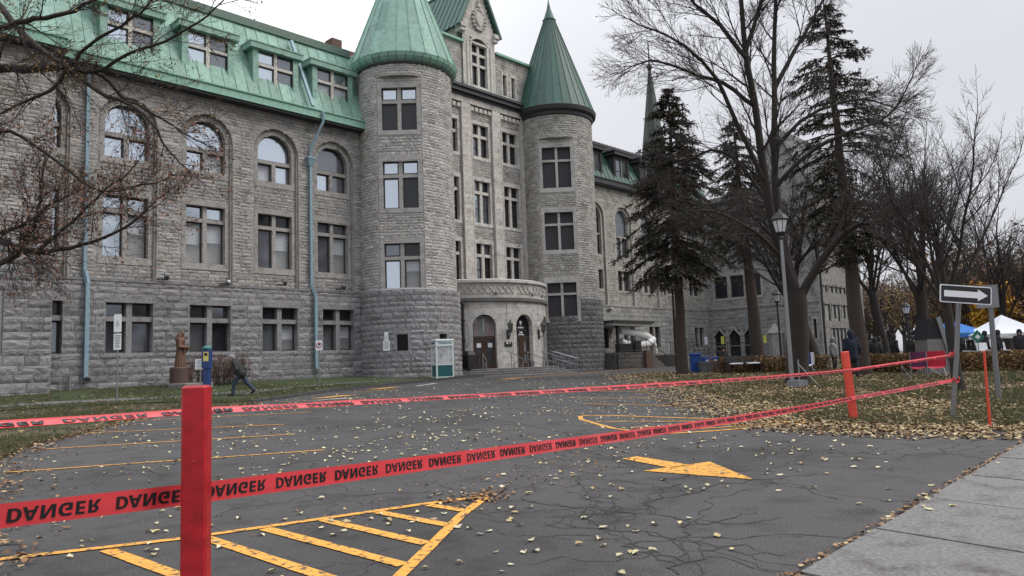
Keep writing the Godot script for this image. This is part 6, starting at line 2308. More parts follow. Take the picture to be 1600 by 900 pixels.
func side_entrance() -> void:
	# platform, stair and canopy at the foot of the second tower
	var S := thing("side_stair", "rough stone platform and stairs with iron railings right of the second tower", "stairs")
	var mb := MB.new()
	var f := Face.new(Vector3(0, 0, 4.2))
	masonry(mb, f, 42.2, 45.9, 0.8, 2.2, 0.32, 0.5, 1.0, [], 0.05, Color(0.11, 0.105, 0.10), 0.2, 2)
	mb.col = Color(0.12, 0.115, 0.11)
	mb.at(44.0, 1.5, 2.0, 3.9, 1.38, 4.2)
	put("platform", mb, M.stone, S)
	mb = MB.new()
	masonry(mb, Face.new(Vector3(0, 0, 4.3)), 50.0, 52.6, 0.6, 2.0, 0.32, 0.5, 1.0, [], 0.05, Color(0.20, 0.195, 0.18), 0.2, 2)
	mb.col = Color(0.2, 0.195, 0.18)
	mb.at(51.3, 1.3, 2.2, 2.6, 1.3, 4.1)
	put("landing", mb, M.stone, S)
	for k in 7:
		mb = MB.new()
		mb.col = Color(0.15, 0.145, 0.14) * rv(0.85, 1.15)
		mb.at(46.2 + k * 0.36, (0.8 + 2.15 - k * 0.2) * 0.5, 2.6, 0.38, 2.15 - k * 0.2 - 0.8, 3.3)
		put("step", mb, M.dressed, S)
	mb = MB.new()
	mb.col = Color(0.13, 0.075, 0.06)
	mb.at(45.7, 1.55, 4.3, 0.75, 1.5, 0.3)
	put("pier", mb, M.dressed, S)
	for r in [[Vector3(42.4, 2.2, 4.1), Vector3(45.8, 2.2, 4.1)], [Vector3(45.9, 2.2, 4.1), Vector3(48.7, 0.9, 4.1)], [Vector3(49.0, 1.9, 4.15), Vector3(52.5, 1.95, 4.15)], [Vector3(52.5, 1.9, 4.1), Vector3(54.6, 0.95, 5.6)], [Vector3(45.9, 2.2, 1.2), Vector3(49.5, 2.2, 1.2)], [Vector3(55, 1.9, 3.0), Vector3(62, 1.9, 4.0)]]:
		var rm := MB.new()
		var n := int(r[0].distance_to(r[1]) / 0.16)
		rm.tube([r[0] + Vector3(0, 0.95, 0), r[1] + Vector3(0, 0.95, 0)], [0.03, 0.03], 6)
		rm.tube([r[0] + Vector3(0, 0.12, 0), r[1] + Vector3(0, 0.12, 0)], [0.02, 0.02], 6)
		for k in n + 1:
			var q: Vector3 = r[0].lerp(r[1], float(k) / n)
			var th := 0.03 if k % 8 == 0 else 0.011
			rm.bar(q, q + Vector3(0, 0.95, 0), th, th)
		put("railing", rm, M.blackiron, S)
	var C := thing("entrance_canopy", "flat pale canopy with a dark edge beside the second tower", "canopy")
	mb = MB.new()
	mb.at(45.0, 4.22, 2.0, 4.8, 0.2, 3.4)
	put("soffit", mb, M.cream, C)
	mb = MB.new()
	mb.at(45.0, 4.4, 2.0, 5.1, 0.16, 3.7)
	put("roof", mb, M.gutter, C)
	for x in [43.4]:
		mb = MB.new()
		mb.at(x, 3.15, 3.4, 0.18, 1.95, 0.18)
		put("column", mb, M.blackiron, C)
	mb = MB.new()
	mb.at(43.4, 2.5, 3.9, 1.5, 0.6, 0.4)
	tag(put("planter_box", mb, M.black), "long black planter box on the platform under the canopy", "planter")
	mb = MB.new()
	mb.at(44.9, 2.6, 3.9, 0.7, 0.8, 0.4)
	tag(put("planter_box", mb, M.black), "square black box beside the long planter under the canopy", "planter")
	# white air ducts
	for q in [["upper white air duct looping out of a boarded window", [44.3, 3.8, 2.9, 45.6, 3.68, 3.05, 46.9, 3.5, 3.1, 47.75, 3.25, 3.15, 48.1, 2.75, 3.2, 48.2, 2.1, 3.2]], ["lower white air duct curling beneath the upper one", [43.9, 2.95, 3.3, 44.7, 2.76, 3.4, 45.8, 2.7, 3.45, 46.9, 2.78, 3.45, 47.6, 3.0, 3.4, 47.95, 3.15, 3.3]]]:
		var A := thing("air_duct", q[0], "duct")
		mb = MB.new()
		var p := smooth_path(spine(q[1]), 8)
		var rr := []
		for k in p.size():
			rr.append(0.27 + 0.014 * sin(k * 3.1))
		mb.tube(p, rr, 16)
		put("hose", mb, M.duct, A)

func statue(p: Vector3) -> void:
	var S := thing("monk_statue", "bronze statue of a robed and hooded monk on a reddish round pedestal", "statue")
	var mb := MB.new()
	mb.lathe(p, [Vector2(0.43, 0.28), Vector2(0.43, 0.95), Vector2(0.39, 1.0), Vector2(0, 1.0)], 20)
	put("pedestal", mb, M.redgranite, S)
	mb = MB.new()
	mb.col = Color(0.3, 0.3, 0.3)
	mb.cbox(Transform3D(Basis(Vector3.UP, 0.3), p + Vector3(0.35, 0.08, 0.3)), Vector3(1.5, 0.42, 1.1), 0.03)
	put("plinth", mb, M.dressed, S)
	# robed figure with folds, hood, bent head, both forearms forward
	var fwd := Vector3(0.85, 0, 0.5).normalized()
	var side := fwd.cross(Vector3.UP)
	var T := Transform3D(Basis(fwd, Vector3.UP, side), p + Vector3(0, 1.0, 0))
	var bones := []
	for k in 12:
		var a := TAU * k / 12
		bones.append([Vector3(cos(a) * 0.19, 0.02, sin(a) * 0.19), Vector3(cos(a) * 0.11, 0.85, sin(a) * 0.13), 0.055, 0.05])
	bones += [[Vector3(0, 0.05, 0), Vector3(0, 0.9, 0), 0.19, 0.15], [Vector3(0, 0.85, 0), Vector3(0.0, 1.12, 0), 0.17, 0.2], [Vector3(0, 1.16, -0.17), Vector3(0, 1.16, 0.17), 0.1, 0.1], [Vector3(0.0, 1.2, 0), Vector3(0.05, 1.36, 0), 0.09, 0.07]]
	bones += [[Vector3(0.05, 1.42, 0), Vector3(0.07, 1.48, 0), 0.105, 0.10], [Vector3(-0.08, 1.22, 0), Vector3(-0.02, 1.36, 0), 0.14, 0.13]]
	for s in [-1, 1]:
		bones.append([Vector3(0, 1.14, s * 0.19), Vector3(0.02, 0.88, s * 0.24), 0.085, 0.085])
		bones.append([Vector3(0.02, 0.88, s * 0.24), Vector3(0.26, 0.82 + s * 0.03, s * 0.12), 0.095, 0.07])
		bones.append([Vector3(0.2, 0.8, s * 0.15), Vector3(0.2, 0.62, s * 0.16), 0.05, 0.03])
	put("figure", body_mb(bones, 0.02, 0.022, T), M.bronze, S)
	mb = MB.new()
	for s in [-1, 1]:
		hand(mb, T * Vector3(0.27, 0.82 + s * 0.03, s * 0.11), T.basis * Vector3(0.9, -0.25, -s * 0.25), T.basis * Vector3(0, 0, s), 0.9)
	put("hands", mb, M.bronze, S)

# ---------------------------------------------------------------- figures: one smooth skin over tapered bones
func body_mb(bones: Array, cell: float, k: float, t: Transform3D) -> MB:
	var lo := Vector3.ONE * 1e9
	var hi := -lo
	for b in bones:
		var r := Vector3.ONE * (maxf(b[2], b[3]) + cell * 2.5)
		lo = lo.min(b[0] - r).min(b[1] - r)
		hi = hi.max(b[0] + r).max(b[1] + r)
	var nx := int((hi.x - lo.x) / cell) + 2
	var ny := int((hi.y - lo.y) / cell) + 2
	var nz := int((hi.z - lo.z) / cell) + 2
	var f := PackedFloat32Array()
	f.resize(nx * ny * nz)
	f.fill(1.0)
	for b in bones:
		var a: Vector3 = b[0]
		var e: Vector3 = b[1]
		var ra: float = b[2]
		var rb: float = b[3]
		var ab := e - a
		var l2 := maxf(ab.length_squared(), 1e-9)
		var m := Vector3.ONE * (maxf(ra, rb) + k + cell * 2.0)
		var i0 := ((a.min(e) - m - lo) / cell).max(Vector3.ZERO)
		var i1 := ((a.max(e) + m - lo) / cell)
		for z in range(int(i0.z), mini(nz, int(i1.z) + 1)):
			for y in range(int(i0.y), mini(ny, int(i1.y) + 1)):
				var row := (z * ny + y) * nx
				for x in range(int(i0.x), mini(nx, int(i1.x) + 1)):
					var p := lo + Vector3(x, y, z) * cell
					var h := clampf((p - a).dot(ab) / l2, 0.0, 1.0)
					var d := (p - a - ab * h).length() - lerpf(ra, rb, h)
					var o := f[row + x]
					var w := maxf(k - absf(d - o), 0.0) / k
					f[row + x] = minf(d, o) - w * w * k * 0.25
	var idx := PackedInt32Array()
	idx.resize(nx * ny * nz)
	idx.fill(-1)
	var vs := PackedVector3Array()
	var ns := PackedVector3Array()
	for z in nz - 1:
		for y in ny - 1:
			for x in nx - 1:
				var c := (z * ny + y) * nx + x
				var v := [f[c], f[c + 1], f[c + nx], f[c + nx + 1], f[c + nx * ny], f[c + nx * ny + 1], f[c + nx * ny + nx], f[c + nx * ny + nx + 1]]
				var neg := 0
				for q in v:
					if q < 0:
						neg += 1
				if neg == 0 or neg == 8:
					continue
				var s := Vector3.ZERO
				var n := 0
				for e in [[0, 1], [2, 3], [4, 5], [6, 7], [0, 2], [1, 3], [4, 6], [5, 7], [0, 4], [1, 5], [2, 6], [3, 7]]:
					var a: float = v[e[0]]
					var b: float = v[e[1]]
					if (a < 0) != (b < 0):
						var u := a / (a - b)
						var pa := Vector3(e[0] & 1, (e[0] >> 1) & 1, e[0] >> 2)
						var pb := Vector3(e[1] & 1, (e[1] >> 1) & 1, e[1] >> 2)
						s += pa.lerp(pb, u)
						n += 1
				idx[c] = vs.size()
				vs.append(t * (lo + (Vector3(x, y, z) + s / n) * cell))
				var g := Vector3(v[1] + v[3] + v[5] + v[7] - v[0] - v[2] - v[4] - v[6], v[2] + v[3] + v[6] + v[7] - v[0] - v[1] - v[4] - v[5], v[4] + v[5] + v[6] + v[7] - v[0] - v[1] - v[2] - v[3])
				ns.append((t.basis * g).normalized())
	var mb := MB.new()
	var st := [1, nx, nx * ny]
	for z in range(1, nz - 1):
		for y in range(1, ny - 1):
			for x in range(1, nx - 1):
				var c := (z * ny + y) * nx + x
				for ax in 3:
					var a := f[c]
					var b := f[c + st[ax]]
					if (a < 0) == (b < 0):
						continue
					var s1: int = st[(ax + 1) % 3]
					var s2: int = st[(ax + 2) % 3]
					var q := [idx[c - s1 - s2], idx[c - s2], idx[c], idx[c - s1]]
					if q.min() < 0:
						continue
					if a > 0:
						q = [q[3], q[2], q[1], q[0]]
					mb.trin(vs[q[0]], vs[q[1]], vs[q[2]], ns[q[0]], ns[q[1]], ns[q[2]])
					mb.trin(vs[q[0]], vs[q[2]], vs[q[3]], ns[q[0]], ns[q[2]], ns[q[3]])
	return mb

func hand(mb: MB, wrist: Vector3, dir: Vector3, outward: Vector3, sc := 1.0) -> void:   # palm, four curled fingers of different length, a thumb from the side
	dir = dir.normalized()
	var across := dir.cross(outward).normalized()
	var nrm := across.cross(dir).normalized()
	var pc := wrist + dir * 0.05 * sc
	mb.ball(pc, Vector3(0.042, 0.052, 0.018) * sc, 8, 6, Basis(across, dir, nrm))
	for k in 4:
		var b := wrist + dir * 0.085 * sc + across * (k - 1.5) * 0.02 * sc
		var l: float = [0.062, 0.074, 0.07, 0.055][k] * sc
		var k1 := b + dir * l * 0.5 - nrm * l * 0.15
		var k2 := k1 + (dir * 0.6 - nrm * 0.8).normalized() * l * 0.5
		mb.tube([b, k1, k2], [0.0095 * sc, 0.009 * sc, 0.007 * sc], 6)
	var tb := pc + across * 0.036 * sc - dir * 0.02 * sc
	mb.tube([tb, tb + (across + dir * 0.7).normalized() * 0.035 * sc, tb + (across * 0.5 + dir - nrm * 0.4).normalized() * 0.062 * sc], [0.012 * sc, 0.011 * sc, 0.008 * sc], 6)

# j: joints in the figure's own axes (x forward, y up, z to its right); o: materials and build
func human(called: String, label: String, pos: Vector3, fwd: Vector3, j: Dictionary, o: Dictionary, group := "") -> Node3D:
	var P := thing(called, label, "person", Vector3.ZERO, 0, group)
	var T := Transform3D(Basis(fwd, Vector3.UP, fwd.cross(Vector3.UP)), pos)
	var cell: float = o.get("cell", 0.02)
	var hd: Vector3 = j.head
	var hf: Vector3 = j.get("look", Vector3(1, 0, 0)).normalized()
	var hs := hf.cross(Vector3.UP).normalized()
	var hu := hs.cross(hf)
	var skin := [[j.chest, j.neck, 0.13, 0.06], [j.pelvis, j.chest, 0.13, 0.14], [j.neck, hd - hu * 0.05, 0.055, 0.055], [hd - hu * 0.055 + hf * 0.02, hd + hu * 0.05 - hf * 0.01, 0.072, 0.09], [hd - hu * 0.095 + hf * 0.045, hd - hu * 0.06 + hf * 0.035, 0.035, 0.05], [hd - hu * 0.03 + hf * 0.09, hd + hu * 0.0 + hf * 0.082, 0.016, 0.011], [hd - hu * 0.07 + hf * 0.078, hd - hu * 0.07 + hf * 0.08, 0.016, 0.016], [hd + hs * 0.085 - hu * 0.03, hd + hs * 0.088 + hu * 0.01, 0.016, 0.02], [hd - hs * 0.085 - hu * 0.03, hd - hs * 0.088 + hu * 0.01, 0.016, 0.02]]
	for s in ["l", "r"]:
		skin += [[j["sh" + s], j["el" + s], 0.052, 0.042], [j["el" + s], j["ha" + s], 0.04, 0.028], [j["hip" + s], j["kn" + s], 0.08, 0.055], [j["kn" + s], j["an" + s], 0.055, 0.038], [j["an" + s], j["to" + s], 0.04, 0.03]]
	var body := body_mb(skin, cell, 0.03, T)
	for s in ["l", "r"]:
		hand(body, T * (j["ha" + s] as Vector3), T.basis * (j["ha" + s] - j["el" + s]), T.basis * Vector3(0.1, 0, -1 if s == "l" else 1), 1.0)
	put("body", body, M.skin, P)
	var eyes := MB.new()
	for s in [-1, 1]:
		eyes.ball(T * (hd + hf * 0.083 + hs * 0.032 * s + hu * 0.012), Vector3.ONE * 0.009, 6, 4)
	put("eyes", eyes, M.ink, P)
	# coat or jacket with sleeves, hem and collar
	var jk := [[j.pelvis + Vector3(0, o.get("hem", -0.06), 0), j.chest, o.get("wl", 0.20), 0.185], [j.chest, j.neck - Vector3(0, 0.04, 0), 0.18, 0.11], [j.shl, j.shr, 0.085, 0.085], [j.neck - Vector3(0, 0.03, 0), j.neck + Vector3(0, 0.02, 0), 0.092, 0.085]]
	for s in ["l", "r"]:
		jk += [[j["sh" + s], j["el" + s], 0.085, 0.07], [j["el" + s], j["ha" + s], 0.07, 0.055], [j.pelvis + Vector3(0, o.get("hem", -0.06), 0), j["sh" + s] * 0.5 + j.chest * 0.5, 0.17, 0.13]]
	put("jacket", body_mb(jk, cell, 0.045, T), M[o.coat], P)
	var tr := [[j.pelvis, j.pelvis + Vector3(0, 0.05, 0), 0.165, 0.165]]
	for s in ["l", "r"]:
		tr += [[j["hip" + s], j["kn" + s], 0.108, 0.082], [j["kn" + s], j["an" + s], 0.082, 0.066]]
	put("trousers", body_mb(tr, cell, 0.035, T), M[o.legs], P)
	var sh := []
	for s in ["l", "r"]:
		sh += [[j["an" + s] - Vector3(0, 0.03, 0), j["to" + s], 0.056, 0.043]]
	put("shoes", body_mb(sh, cell, 0.02, T), M.shoe, P)
	var hr := []
	if o.get("hood", false):
		hr = [[hd - hf * 0.03 + hu * 0.0, hd + hu * 0.05 - hf * 0.02, 0.125, 0.12], [hd - hf * 0.06 - hu * 0.1, j.neck + Vector3(-0.02, 0.02, 0), 0.10, 0.10]]
		put("hood", body_mb(hr, cell, 0.04, T), M[o.coat], P)
	else:
		hr = [[hd - hf * 0.035 + hu * 0.02, hd + hu * 0.062 + hf * 0.01, 0.102, 0.1], [hd - hf * 0.06 - hu * 0.03, hd - hf * 0.05, 0.075, 0.085]]
		put("hair", body_mb(hr, minf(cell, 0.018), 0.02, T), M[o.get("hair", "greyhair")], P)
	return P

func stand_pose(sway := 0.0) -> Dictionary:
	return {"pelvis": Vector3(0, 0.95, 0), "chest": Vector3(0.0, 1.22, 0), "neck": Vector3(0.0, 1.46, 0), "head": Vector3(0.03, 1.62, 0), "shl": Vector3(0, 1.38, -0.19), "shr": Vector3(0, 1.38, 0.19), "ell": Vector3(-0.03, 1.10, -0.25), "elr": Vector3(-0.03, 1.10, 0.25), "hal": Vector3(0.06, 0.86, -0.26), "har": Vector3(0.06, 0.86, 0.26), "hipl": Vector3(0, 0.92, -0.09), "hipr": Vector3(0, 0.92, 0.09), "knl": Vector3(0.03 + sway, 0.5, -0.1), "knr": Vector3(0.02 - sway, 0.5, 0.1), "anl": Vector3(sway * 1.4, 0.09, -0.1), "anr": Vector3(-sway * 1.4, 0.09, 0.1), "tol": Vector3(0.15 + sway * 1.4, 0.045, -0.11), "tor": Vector3(0.15 - sway * 1.4, 0.045, 0.11)}

func seat_pose() -> Dictionary:
	var p := stand_pose()
	for k in ["pelvis", "chest", "neck", "head", "shl", "shr"]:
		p[k] = p[k] + Vector3(0, -0.46, 0)
	p.ell = Vector3(0.05, 0.68, -0.27)
	p.elr = Vector3(0.05, 0.68, 0.27)
	p.hal = Vector3(0.28, 0.6, -0.12)
	p.har = Vector3(0.28, 0.6, 0.12)
	p.hipl = Vector3(0, 0.48, -0.09)
	p.hipr = Vector3(0, 0.48, 0.09)
	p.knl = Vector3(0.43, 0.5, -0.12)
	p.knr = Vector3(0.43, 0.5, 0.12)
	p.anl = Vector3(0.42, 0.09, -0.13)
	p.anr = Vector3(0.42, 0.09, 0.13)
	p.tol = Vector3(0.57, 0.045, -0.14)
	p.tor = Vector3(0.57, 0.045, 0.14)
	return p

func people() -> void:
	var cr := Vector3(0.694, 0, 0.72)       # to the right as seen from the street
	var cf := Vector3(0.72, 0, -0.694)      # away from the street
	# man walking left past the statue, bent forward, in mid-stride
	var w := {"pelvis": Vector3(-0.06, 0.88, 0), "chest": Vector3(0.06, 1.14, 0), "neck": Vector3(0.19, 1.36, 0), "head": Vector3(0.30, 1.49, 0), "look": Vector3(1, -0.35, 0.1), "shl": Vector3(0.14, 1.29, -0.19), "shr": Vector3(0.14, 1.29, 0.19), "ell": Vector3(0.0, 1.03, -0.26), "elr": Vector3(-0.12, 1.06, 0.24), "hal": Vector3(0.05, 0.84, -0.23), "har": Vector3(0.10, 0.9, 0.24),
		"hipl": Vector3(-0.05, 0.85, -0.09), "hipr": Vector3(-0.07, 0.85, 0.09), "knl": Vector3(0.16, 0.47, -0.09), "knr": Vector3(-0.28, 0.50, 0.09), "anl": Vector3(0.22, 0.09, -0.09), "anr": Vector3(-0.55, 0.21, 0.09), "tol": Vector3(0.37, 0.05, -0.1), "tor": Vector3(-0.46, 0.09, 0.1)}
	human("person", "walking man with grey hair, dark jacket and jeans, stooping as he passes the statue", gp(13.87, 6.5, 0.04), -cr, w, {"coat": "jacketblack", "legs": "jeans", "hair": "greyhair", "hem": -0.02, "cell": 0.018})
	# person in the hooded navy coat, seen from behind
	var s := stand_pose(0.05)
	human("person", "person in a hooded navy coat seen from behind on the leafy grass", gp(28.9, 24.6, 0.0), (cf + cr * 0.15).normalized(), s, {"coat": "coatnavy", "legs": "trousers", "hood": true, "hem": -0.2, "wl": 0.215, "cell": 0.018})
	# people round the tents
	var st := human("person", "standing person in black behind the hedge in front of the blue tent", gp(40.7, 23.7), (-cf + cr * 0.3).normalized(), stand_pose(), {"coat": "trousers", "legs": "trousers", "hood": true, "cell": 0.026}, "people around the tents")
	var gy := human("person", "hooded person in grey-blue standing left of the black-clad group", gp(38.6, 20.2), (cr * 0.7 - cf * 0.5).normalized(), stand_pose(), {"coat": "greyplastic", "legs": "trousers", "hood": true, "cell": 0.026}, "people around the tents")
	gy.position.y -= 0.15
	var k := 0
	for q in [[39.3, 20.9, 0.3, -0.2], [39.5, 21.5, -0.5, -0.1], [39.9, 22.0, 0.8, -0.25], [40.2, 22.6, 1.4, -0.12], [39.3, 22.0, 2.4, -0.3], [40.9, 23.2, -1.2, -0.25]]:
		var c: Node3D = st.duplicate()
		c.name = "person"
		add_child(c, true)
		var R := Basis(Vector3.UP, q[2])
		c.transform = Transform3D(R, gp(q[0], q[1]) - R * gp(40.7, 23.7)).scaled_local(Vector3.ONE * (1.0 + float(q[3]) * 0.4))
		c.transform.origin = gp(q[0], q[1]) - c.transform.basis * gp(40.7, 23.7)
		c.set_meta("label", ["leftmost person in black of the group behind the hedge", "second person in black from the left behind the hedge", "middle person in black of the group, turned to the others", "fourth person in black of the group behind the hedge", "person in black at the front of the group behind the hedge", "person in black at the right end of the group, by the blue tent"][k])
		k += 1
	k = 0
	for q in [[44.0, 26.3, 0.7], [44.7, 27.1, -0.9], [42.2, 24.9, 2.0], [45.6, 25.4, 1.2]]:
		var c: Node3D = st.duplicate()
		c.name = "person"
		add_child(c, true)
		var R := Basis(Vector3.UP, q[2])
		c.transform = Transform3D(R, gp(q[0], q[1]) - R * gp(40.7, 23.7))
		c.set_meta("label", ["standing person in black left under the white tent", "standing person in black at the right edge under the white tent", "standing person in black between the blue and the white tent", "standing person in black at the back of the white tent"][k])
		k += 1
	human("person", "person in black sitting by the grey bin near the spruce", gp(34.9, 16.1), (cr * 0.3 - cf * 0.8).normalized(), seat_pose(), {"coat": "trousers", "legs": "trousers", "hair": "trousers", "cell": 0.026})

# ---------------------------------------------------------------- things in the park
func lamp_post(label: String, p: Vector3, h: float, metal: String, lean: Vector3) -> void:
	var L := thing("street_lamp", label, "street lamp")
	var top := p + Vector3(0, h, 0) + lean
	var d := (top - p) / h
	var mb := MB.new()
	mb.tube([p - Vector3(0, 0.1, 0), p + d * 1.2, p + d * (h - 0.75)], [0.075, 0.07, 0.05], 10)
	put("pole", mb, M[metal], L)
	mb = MB.new()
	mb.lathe(p + d * (h - 0.8), [Vector2(0.05, 0), Vector2(0.09, 0.04), Vector2(0.07, 0.12), Vector2(0.14, 0.2), Vector2(0.15, 0.24)], 8, 0, TAU, true)
	mb.lathe(p + d * (h - 0.8), [Vector2(0.27, 0.6), Vector2(0.29, 0.64), Vector2(0.2, 0.78), Vector2(0.08, 0.86), Vector2(0.04, 0.95), Vector2(0, 0.98)], 8, 0, TAU, true)
	for k in 8:
		var a := TAU * k / 8
		var e := Vector3(sin(a), 0, cos(a))
		mb.bar(p + d * (h - 0.57) + e * 0.15, p + d * (h - 0.19) + e * 0.25, 0.016, 0.016)
	put("lantern_frame", mb, M.blackiron, L)
	mb = MB.new()
	mb.lathe(p + d * (h - 0.8), [Vector2(0.14, 0.24), Vector2(0.24, 0.6)], 8, 0, TAU, true)
	put("lantern_glass", mb, M.paper, L)
	mb = MB.new()
	mb.lathe(p, [Vector2(0.2, -0.1), Vector2(0.2, 0.06), Vector2(0.1, 0.1), Vector2(0, 0.1)], 10)
	put("base", mb, M.galv, L)

func park_things() -> void:
	lamp_post("tall silver lamp post in front of the many-stemmed tree", Vector3(22.81, 0.59, 24.92), 5.4, "steel", Vector3(-0.3, 0, 0.12))
	lamp_post("dark lamp post in the distance left of the many-stemmed tree", Vector3(42.79, 0.95, 15.57), 4.4, "blackiron", Vector3(-0.1, 0, 0))
	lamp_post("small dark lantern post behind the first spruce's trunk", gp(34.5, 13.6), 5.0, "blackiron", Vector3(0.0, 0, 0))
	lamp_post("dark lamp post behind the seated group in the park", gp(48.7, 20.8), 3.6, "blackiron", Vector3.ZERO)
	var K := thing("sign_stand", "low dark sign stand with a strut at the lamp post's foot", "stand")
	var mb := MB.new()
	mb.at(22.9, 0.72, 25.05, 0.7, 0.2, 0.35)
	put("block", mb, M.greyplastic, K)
	mb = MB.new()
	mb.tube([Vector3(22.95, 1.3, 25.1), Vector3(23.35, 0.65, 25.5)], [0.02, 0.02], 6)
	mb.tube([Vector3(22.95, 0.7, 25.1), Vector3(22.95, 1.45, 25.1)], [0.025, 0.025], 6)
	put("strut", mb, M.steel, K)
	hedge()
	# recycling bins by the spruce
	var B := thing("recycling_bin", "tall blue recycling bin beside the spruce trunk", "bin")
	var t := facing(gp(34.95, 14.45))
	mb = MB.new()
	mb.cbox(t * Transform3D(Basis(), Vector3(0, 0.45, 0)), Vector3(0.5, 0.9, 0.5), 0.03)
	put("body", mb, M.blueplastic, B)
	mb = MB.new()
	mb.cbox(t * Transform3D(Basis(), Vector3(0, 0.95, 0)), Vector3(0.56, 0.1, 0.56), 0.03)
	put("lid", mb, M.blueplastic, B)
	for i in 3:
		B = thing("recycling_bin", ["left of three small blue bins behind the grey tub", "middle of three small blue bins behind the grey tub", "right of three small blue bins behind the grey tub"][i], "bin", Vector3.ZERO, 0, "small blue bins")
		t = facing(gp(35.2, 14.95) + Vector3(0.694, 0, 0.72) * (0.42 * i))
		mb = MB.new()
		mb.cbox(t * Transform3D(Basis(), Vector3(0, 0.4, 0)), Vector3(0.4, 0.8, 0.4), 0.03)
		put("body", mb, M.blueplastic, B)
		mb = MB.new()
		mb.box(t * Transform3D(Basis(), Vector3(0, 0.55, 0.206)), Vector3(0.14, 0.2, 0.01))
		put("sticker", mb, M.paper, B)
	B = thing("grey_tub", "large grey plastic tub in front of the small blue bins", "tub")
	t = facing(gp(34.95, 15.3))
	mb = MB.new()
	mb.hexa([t * Vector3(-0.5, 0, -0.3), t * Vector3(0.5, 0, -0.3), t * Vector3(0.58, 0.5, -0.36), t * Vector3(-0.58, 0.5, -0.36), t * Vector3(-0.5, 0, 0.3), t * Vector3(0.5, 0, 0.3), t * Vector3(0.58, 0.5, 0.36), t * Vector3(-0.58, 0.5, 0.36)])
	put("tub", mb, M.greyplastic, B)
	mb = MB.new()
	mb.box(t * Transform3D(Basis(), Vector3(0, 0.53, 0)), Vector3(1.24, 0.07, 0.8))
	put("rim", mb, M.greyplastic, B)
	# yellow notices on stakes behind the bins
	for q in [[36.4, 15.3, "yellow", "left yellow notice on a stake behind the blue bins"], [38.0, 16.9, "yellow", "right yellow notice on a stake behind the seated person in black"], [35.9, 14.6, "white", "white notice on a stake behind the tall blue bin"]]:
		var N := thing("notice_stake", q[3], "notice")
		t = facing(gp(q[0], q[1]))
		mb = MB.new()
		mb.tube([t * Vector3(0, -0.1, 0), t * Vector3(0, 1.9, 0)], [0.02, 0.02], 6)
		put("stake", mb, M.galv, N)
		mb = MB.new()
		mb.box(t * Transform3D(Basis(), Vector3(0, 1.65, 0.03)), Vector3(0.17, 0.4, 0.012))
		put("notice", mb, M.hivis if q[2] == "yellow" else M.paper, N)
	bench(gp(33.0, 18.2))
	bicycle(gp(33.6, 14.3))
	# folding chairs
	camp_chair("blue and white striped folding chair by the hedge left of the navy coat", gp(33.0, 21.1), 2.2, "blueplastic", "paper")
	camp_chair("purple camp chair on the grass before the hedge, left of the red one", gp(28.1, 26.9), 2.4, "purplecloth", "redcloth")
	camp_chair("bright red camp chair right of the purple one", gp(28.5, 27.45), 2.0, "redcloth", "redcloth")
	# slanted shelter panel
	var W := thing("slanted_shelter", "tall tapered grey shelter with a dark upper panel behind the arrow sign's pole", "shelter")
	t = facing(gp(31.6, 27.0))
	mb = MB.new()
	mb.prism(v2([-0.62, 0, 0.25, 0, 0.02, 1.35, -0.62, 1.35]), t, 0.9)
	put("lower_panel", mb, M.plywood, W)
	mb = MB.new()
	mb.prism(v2([-0.66, 1.35, 0.04, 1.35, -0.22, 2.05, -0.42, 2.1]), t * Transform3D(Basis(), Vector3(0, 0, 0.01)), 0.92)
	put("upper_panel", mb, M.trousers, W)
	mb = MB.new()
	mb.bar(t * Vector3(0.34, -0.05, 0.05), t * Vector3(-0.16, 2.15, 0.05), 0.17, 0.06, t.basis.z)
	put("edge_strip", mb, M.galv, W)
	tent("blue pop-up party tent behind the forked tree", gp(48.4, 23.2), 3.0, "tentblue", 1.72, 0.75)
	tent("white pop-up party tent at the right edge of the park", gp(48.1, 25.75), 3.2, "tentwhite", 1.6, 1.05)
	# tables and placards in front of the tents
	for q in [[43.0, 24.4, "folding table in front of the gap between the tents"], [44.2, 25.9, "folding table in front of the white tent"]]:
		var D := thing("folding_table", q[2], "table")
		t = facing(gp(q[0], q[1]))
		mb = MB.new()
		mb.box(t * Transform3D(Basis(), Vector3(0, 0.74, 0)), Vector3(1.6, 0.04, 0.7))
		put("table_top", mb, M.tentwhite, D)
		for x in [-0.7, 0.7]:
			for z in [-0.28, 0.28]:
				mb = MB.new()
				mb.tube([t * Vector3(x, 0, z), t * Vector3(x, 0.72, z)], [0.015, 0.015], 6)
				put("leg", mb, M.galv, D)
	for q in [[43.0, 24.4, -0.3, "white placard on the table between the tents", 0.8], [44.2, 25.9, -0.5, "left white placard on the table by the white tent", 0.75], [44.2, 25.9, 0.4, "right white placard on the table by the white tent", 0.7]]:
		t = facing(gp(q[0], q[1]) + Vector3(0.694, 0, 0.72) * q[2])
		mb = MB.new()
		mb.box(t * Transform3D(Basis(Vector3(1, 0, 0), -0.25), Vector3(0, 0.96, 0.1)), Vector3(0.55, 0.4, 0.02))
		tag(put("placard", mb, M.paper), q[3], "placard")
	t = facing(gp(36.6, 25.4))
	mb = MB.new()
	mb.box(t * Transform3D(Basis(), Vector3(0, 0.9, 0)), Vector3(0.5, 0.26, 0.3))
	tag(put("white_box", mb, M.paper), "white box on the hedge line in front of the standing person in black", "box")
	var G := thing("green_diamond_sign", "green diamond-shaped sign under the white tent's left edge", "sign")
	t = facing(gp(43.2, 25.6))
	mb = MB.new()
	mb.prism(v2([-0.34, 1.45, 0, 1.12, 0.34, 1.45, 0, 1.8]), t, 0.02)
	put("board", mb, M.greensign, G)
	mb = MB.new()
	mb.tube([t * Vector3(0, 0, -0.03), t * Vector3(0, 1.3, -0.03)], [0.02, 0.02], 6)
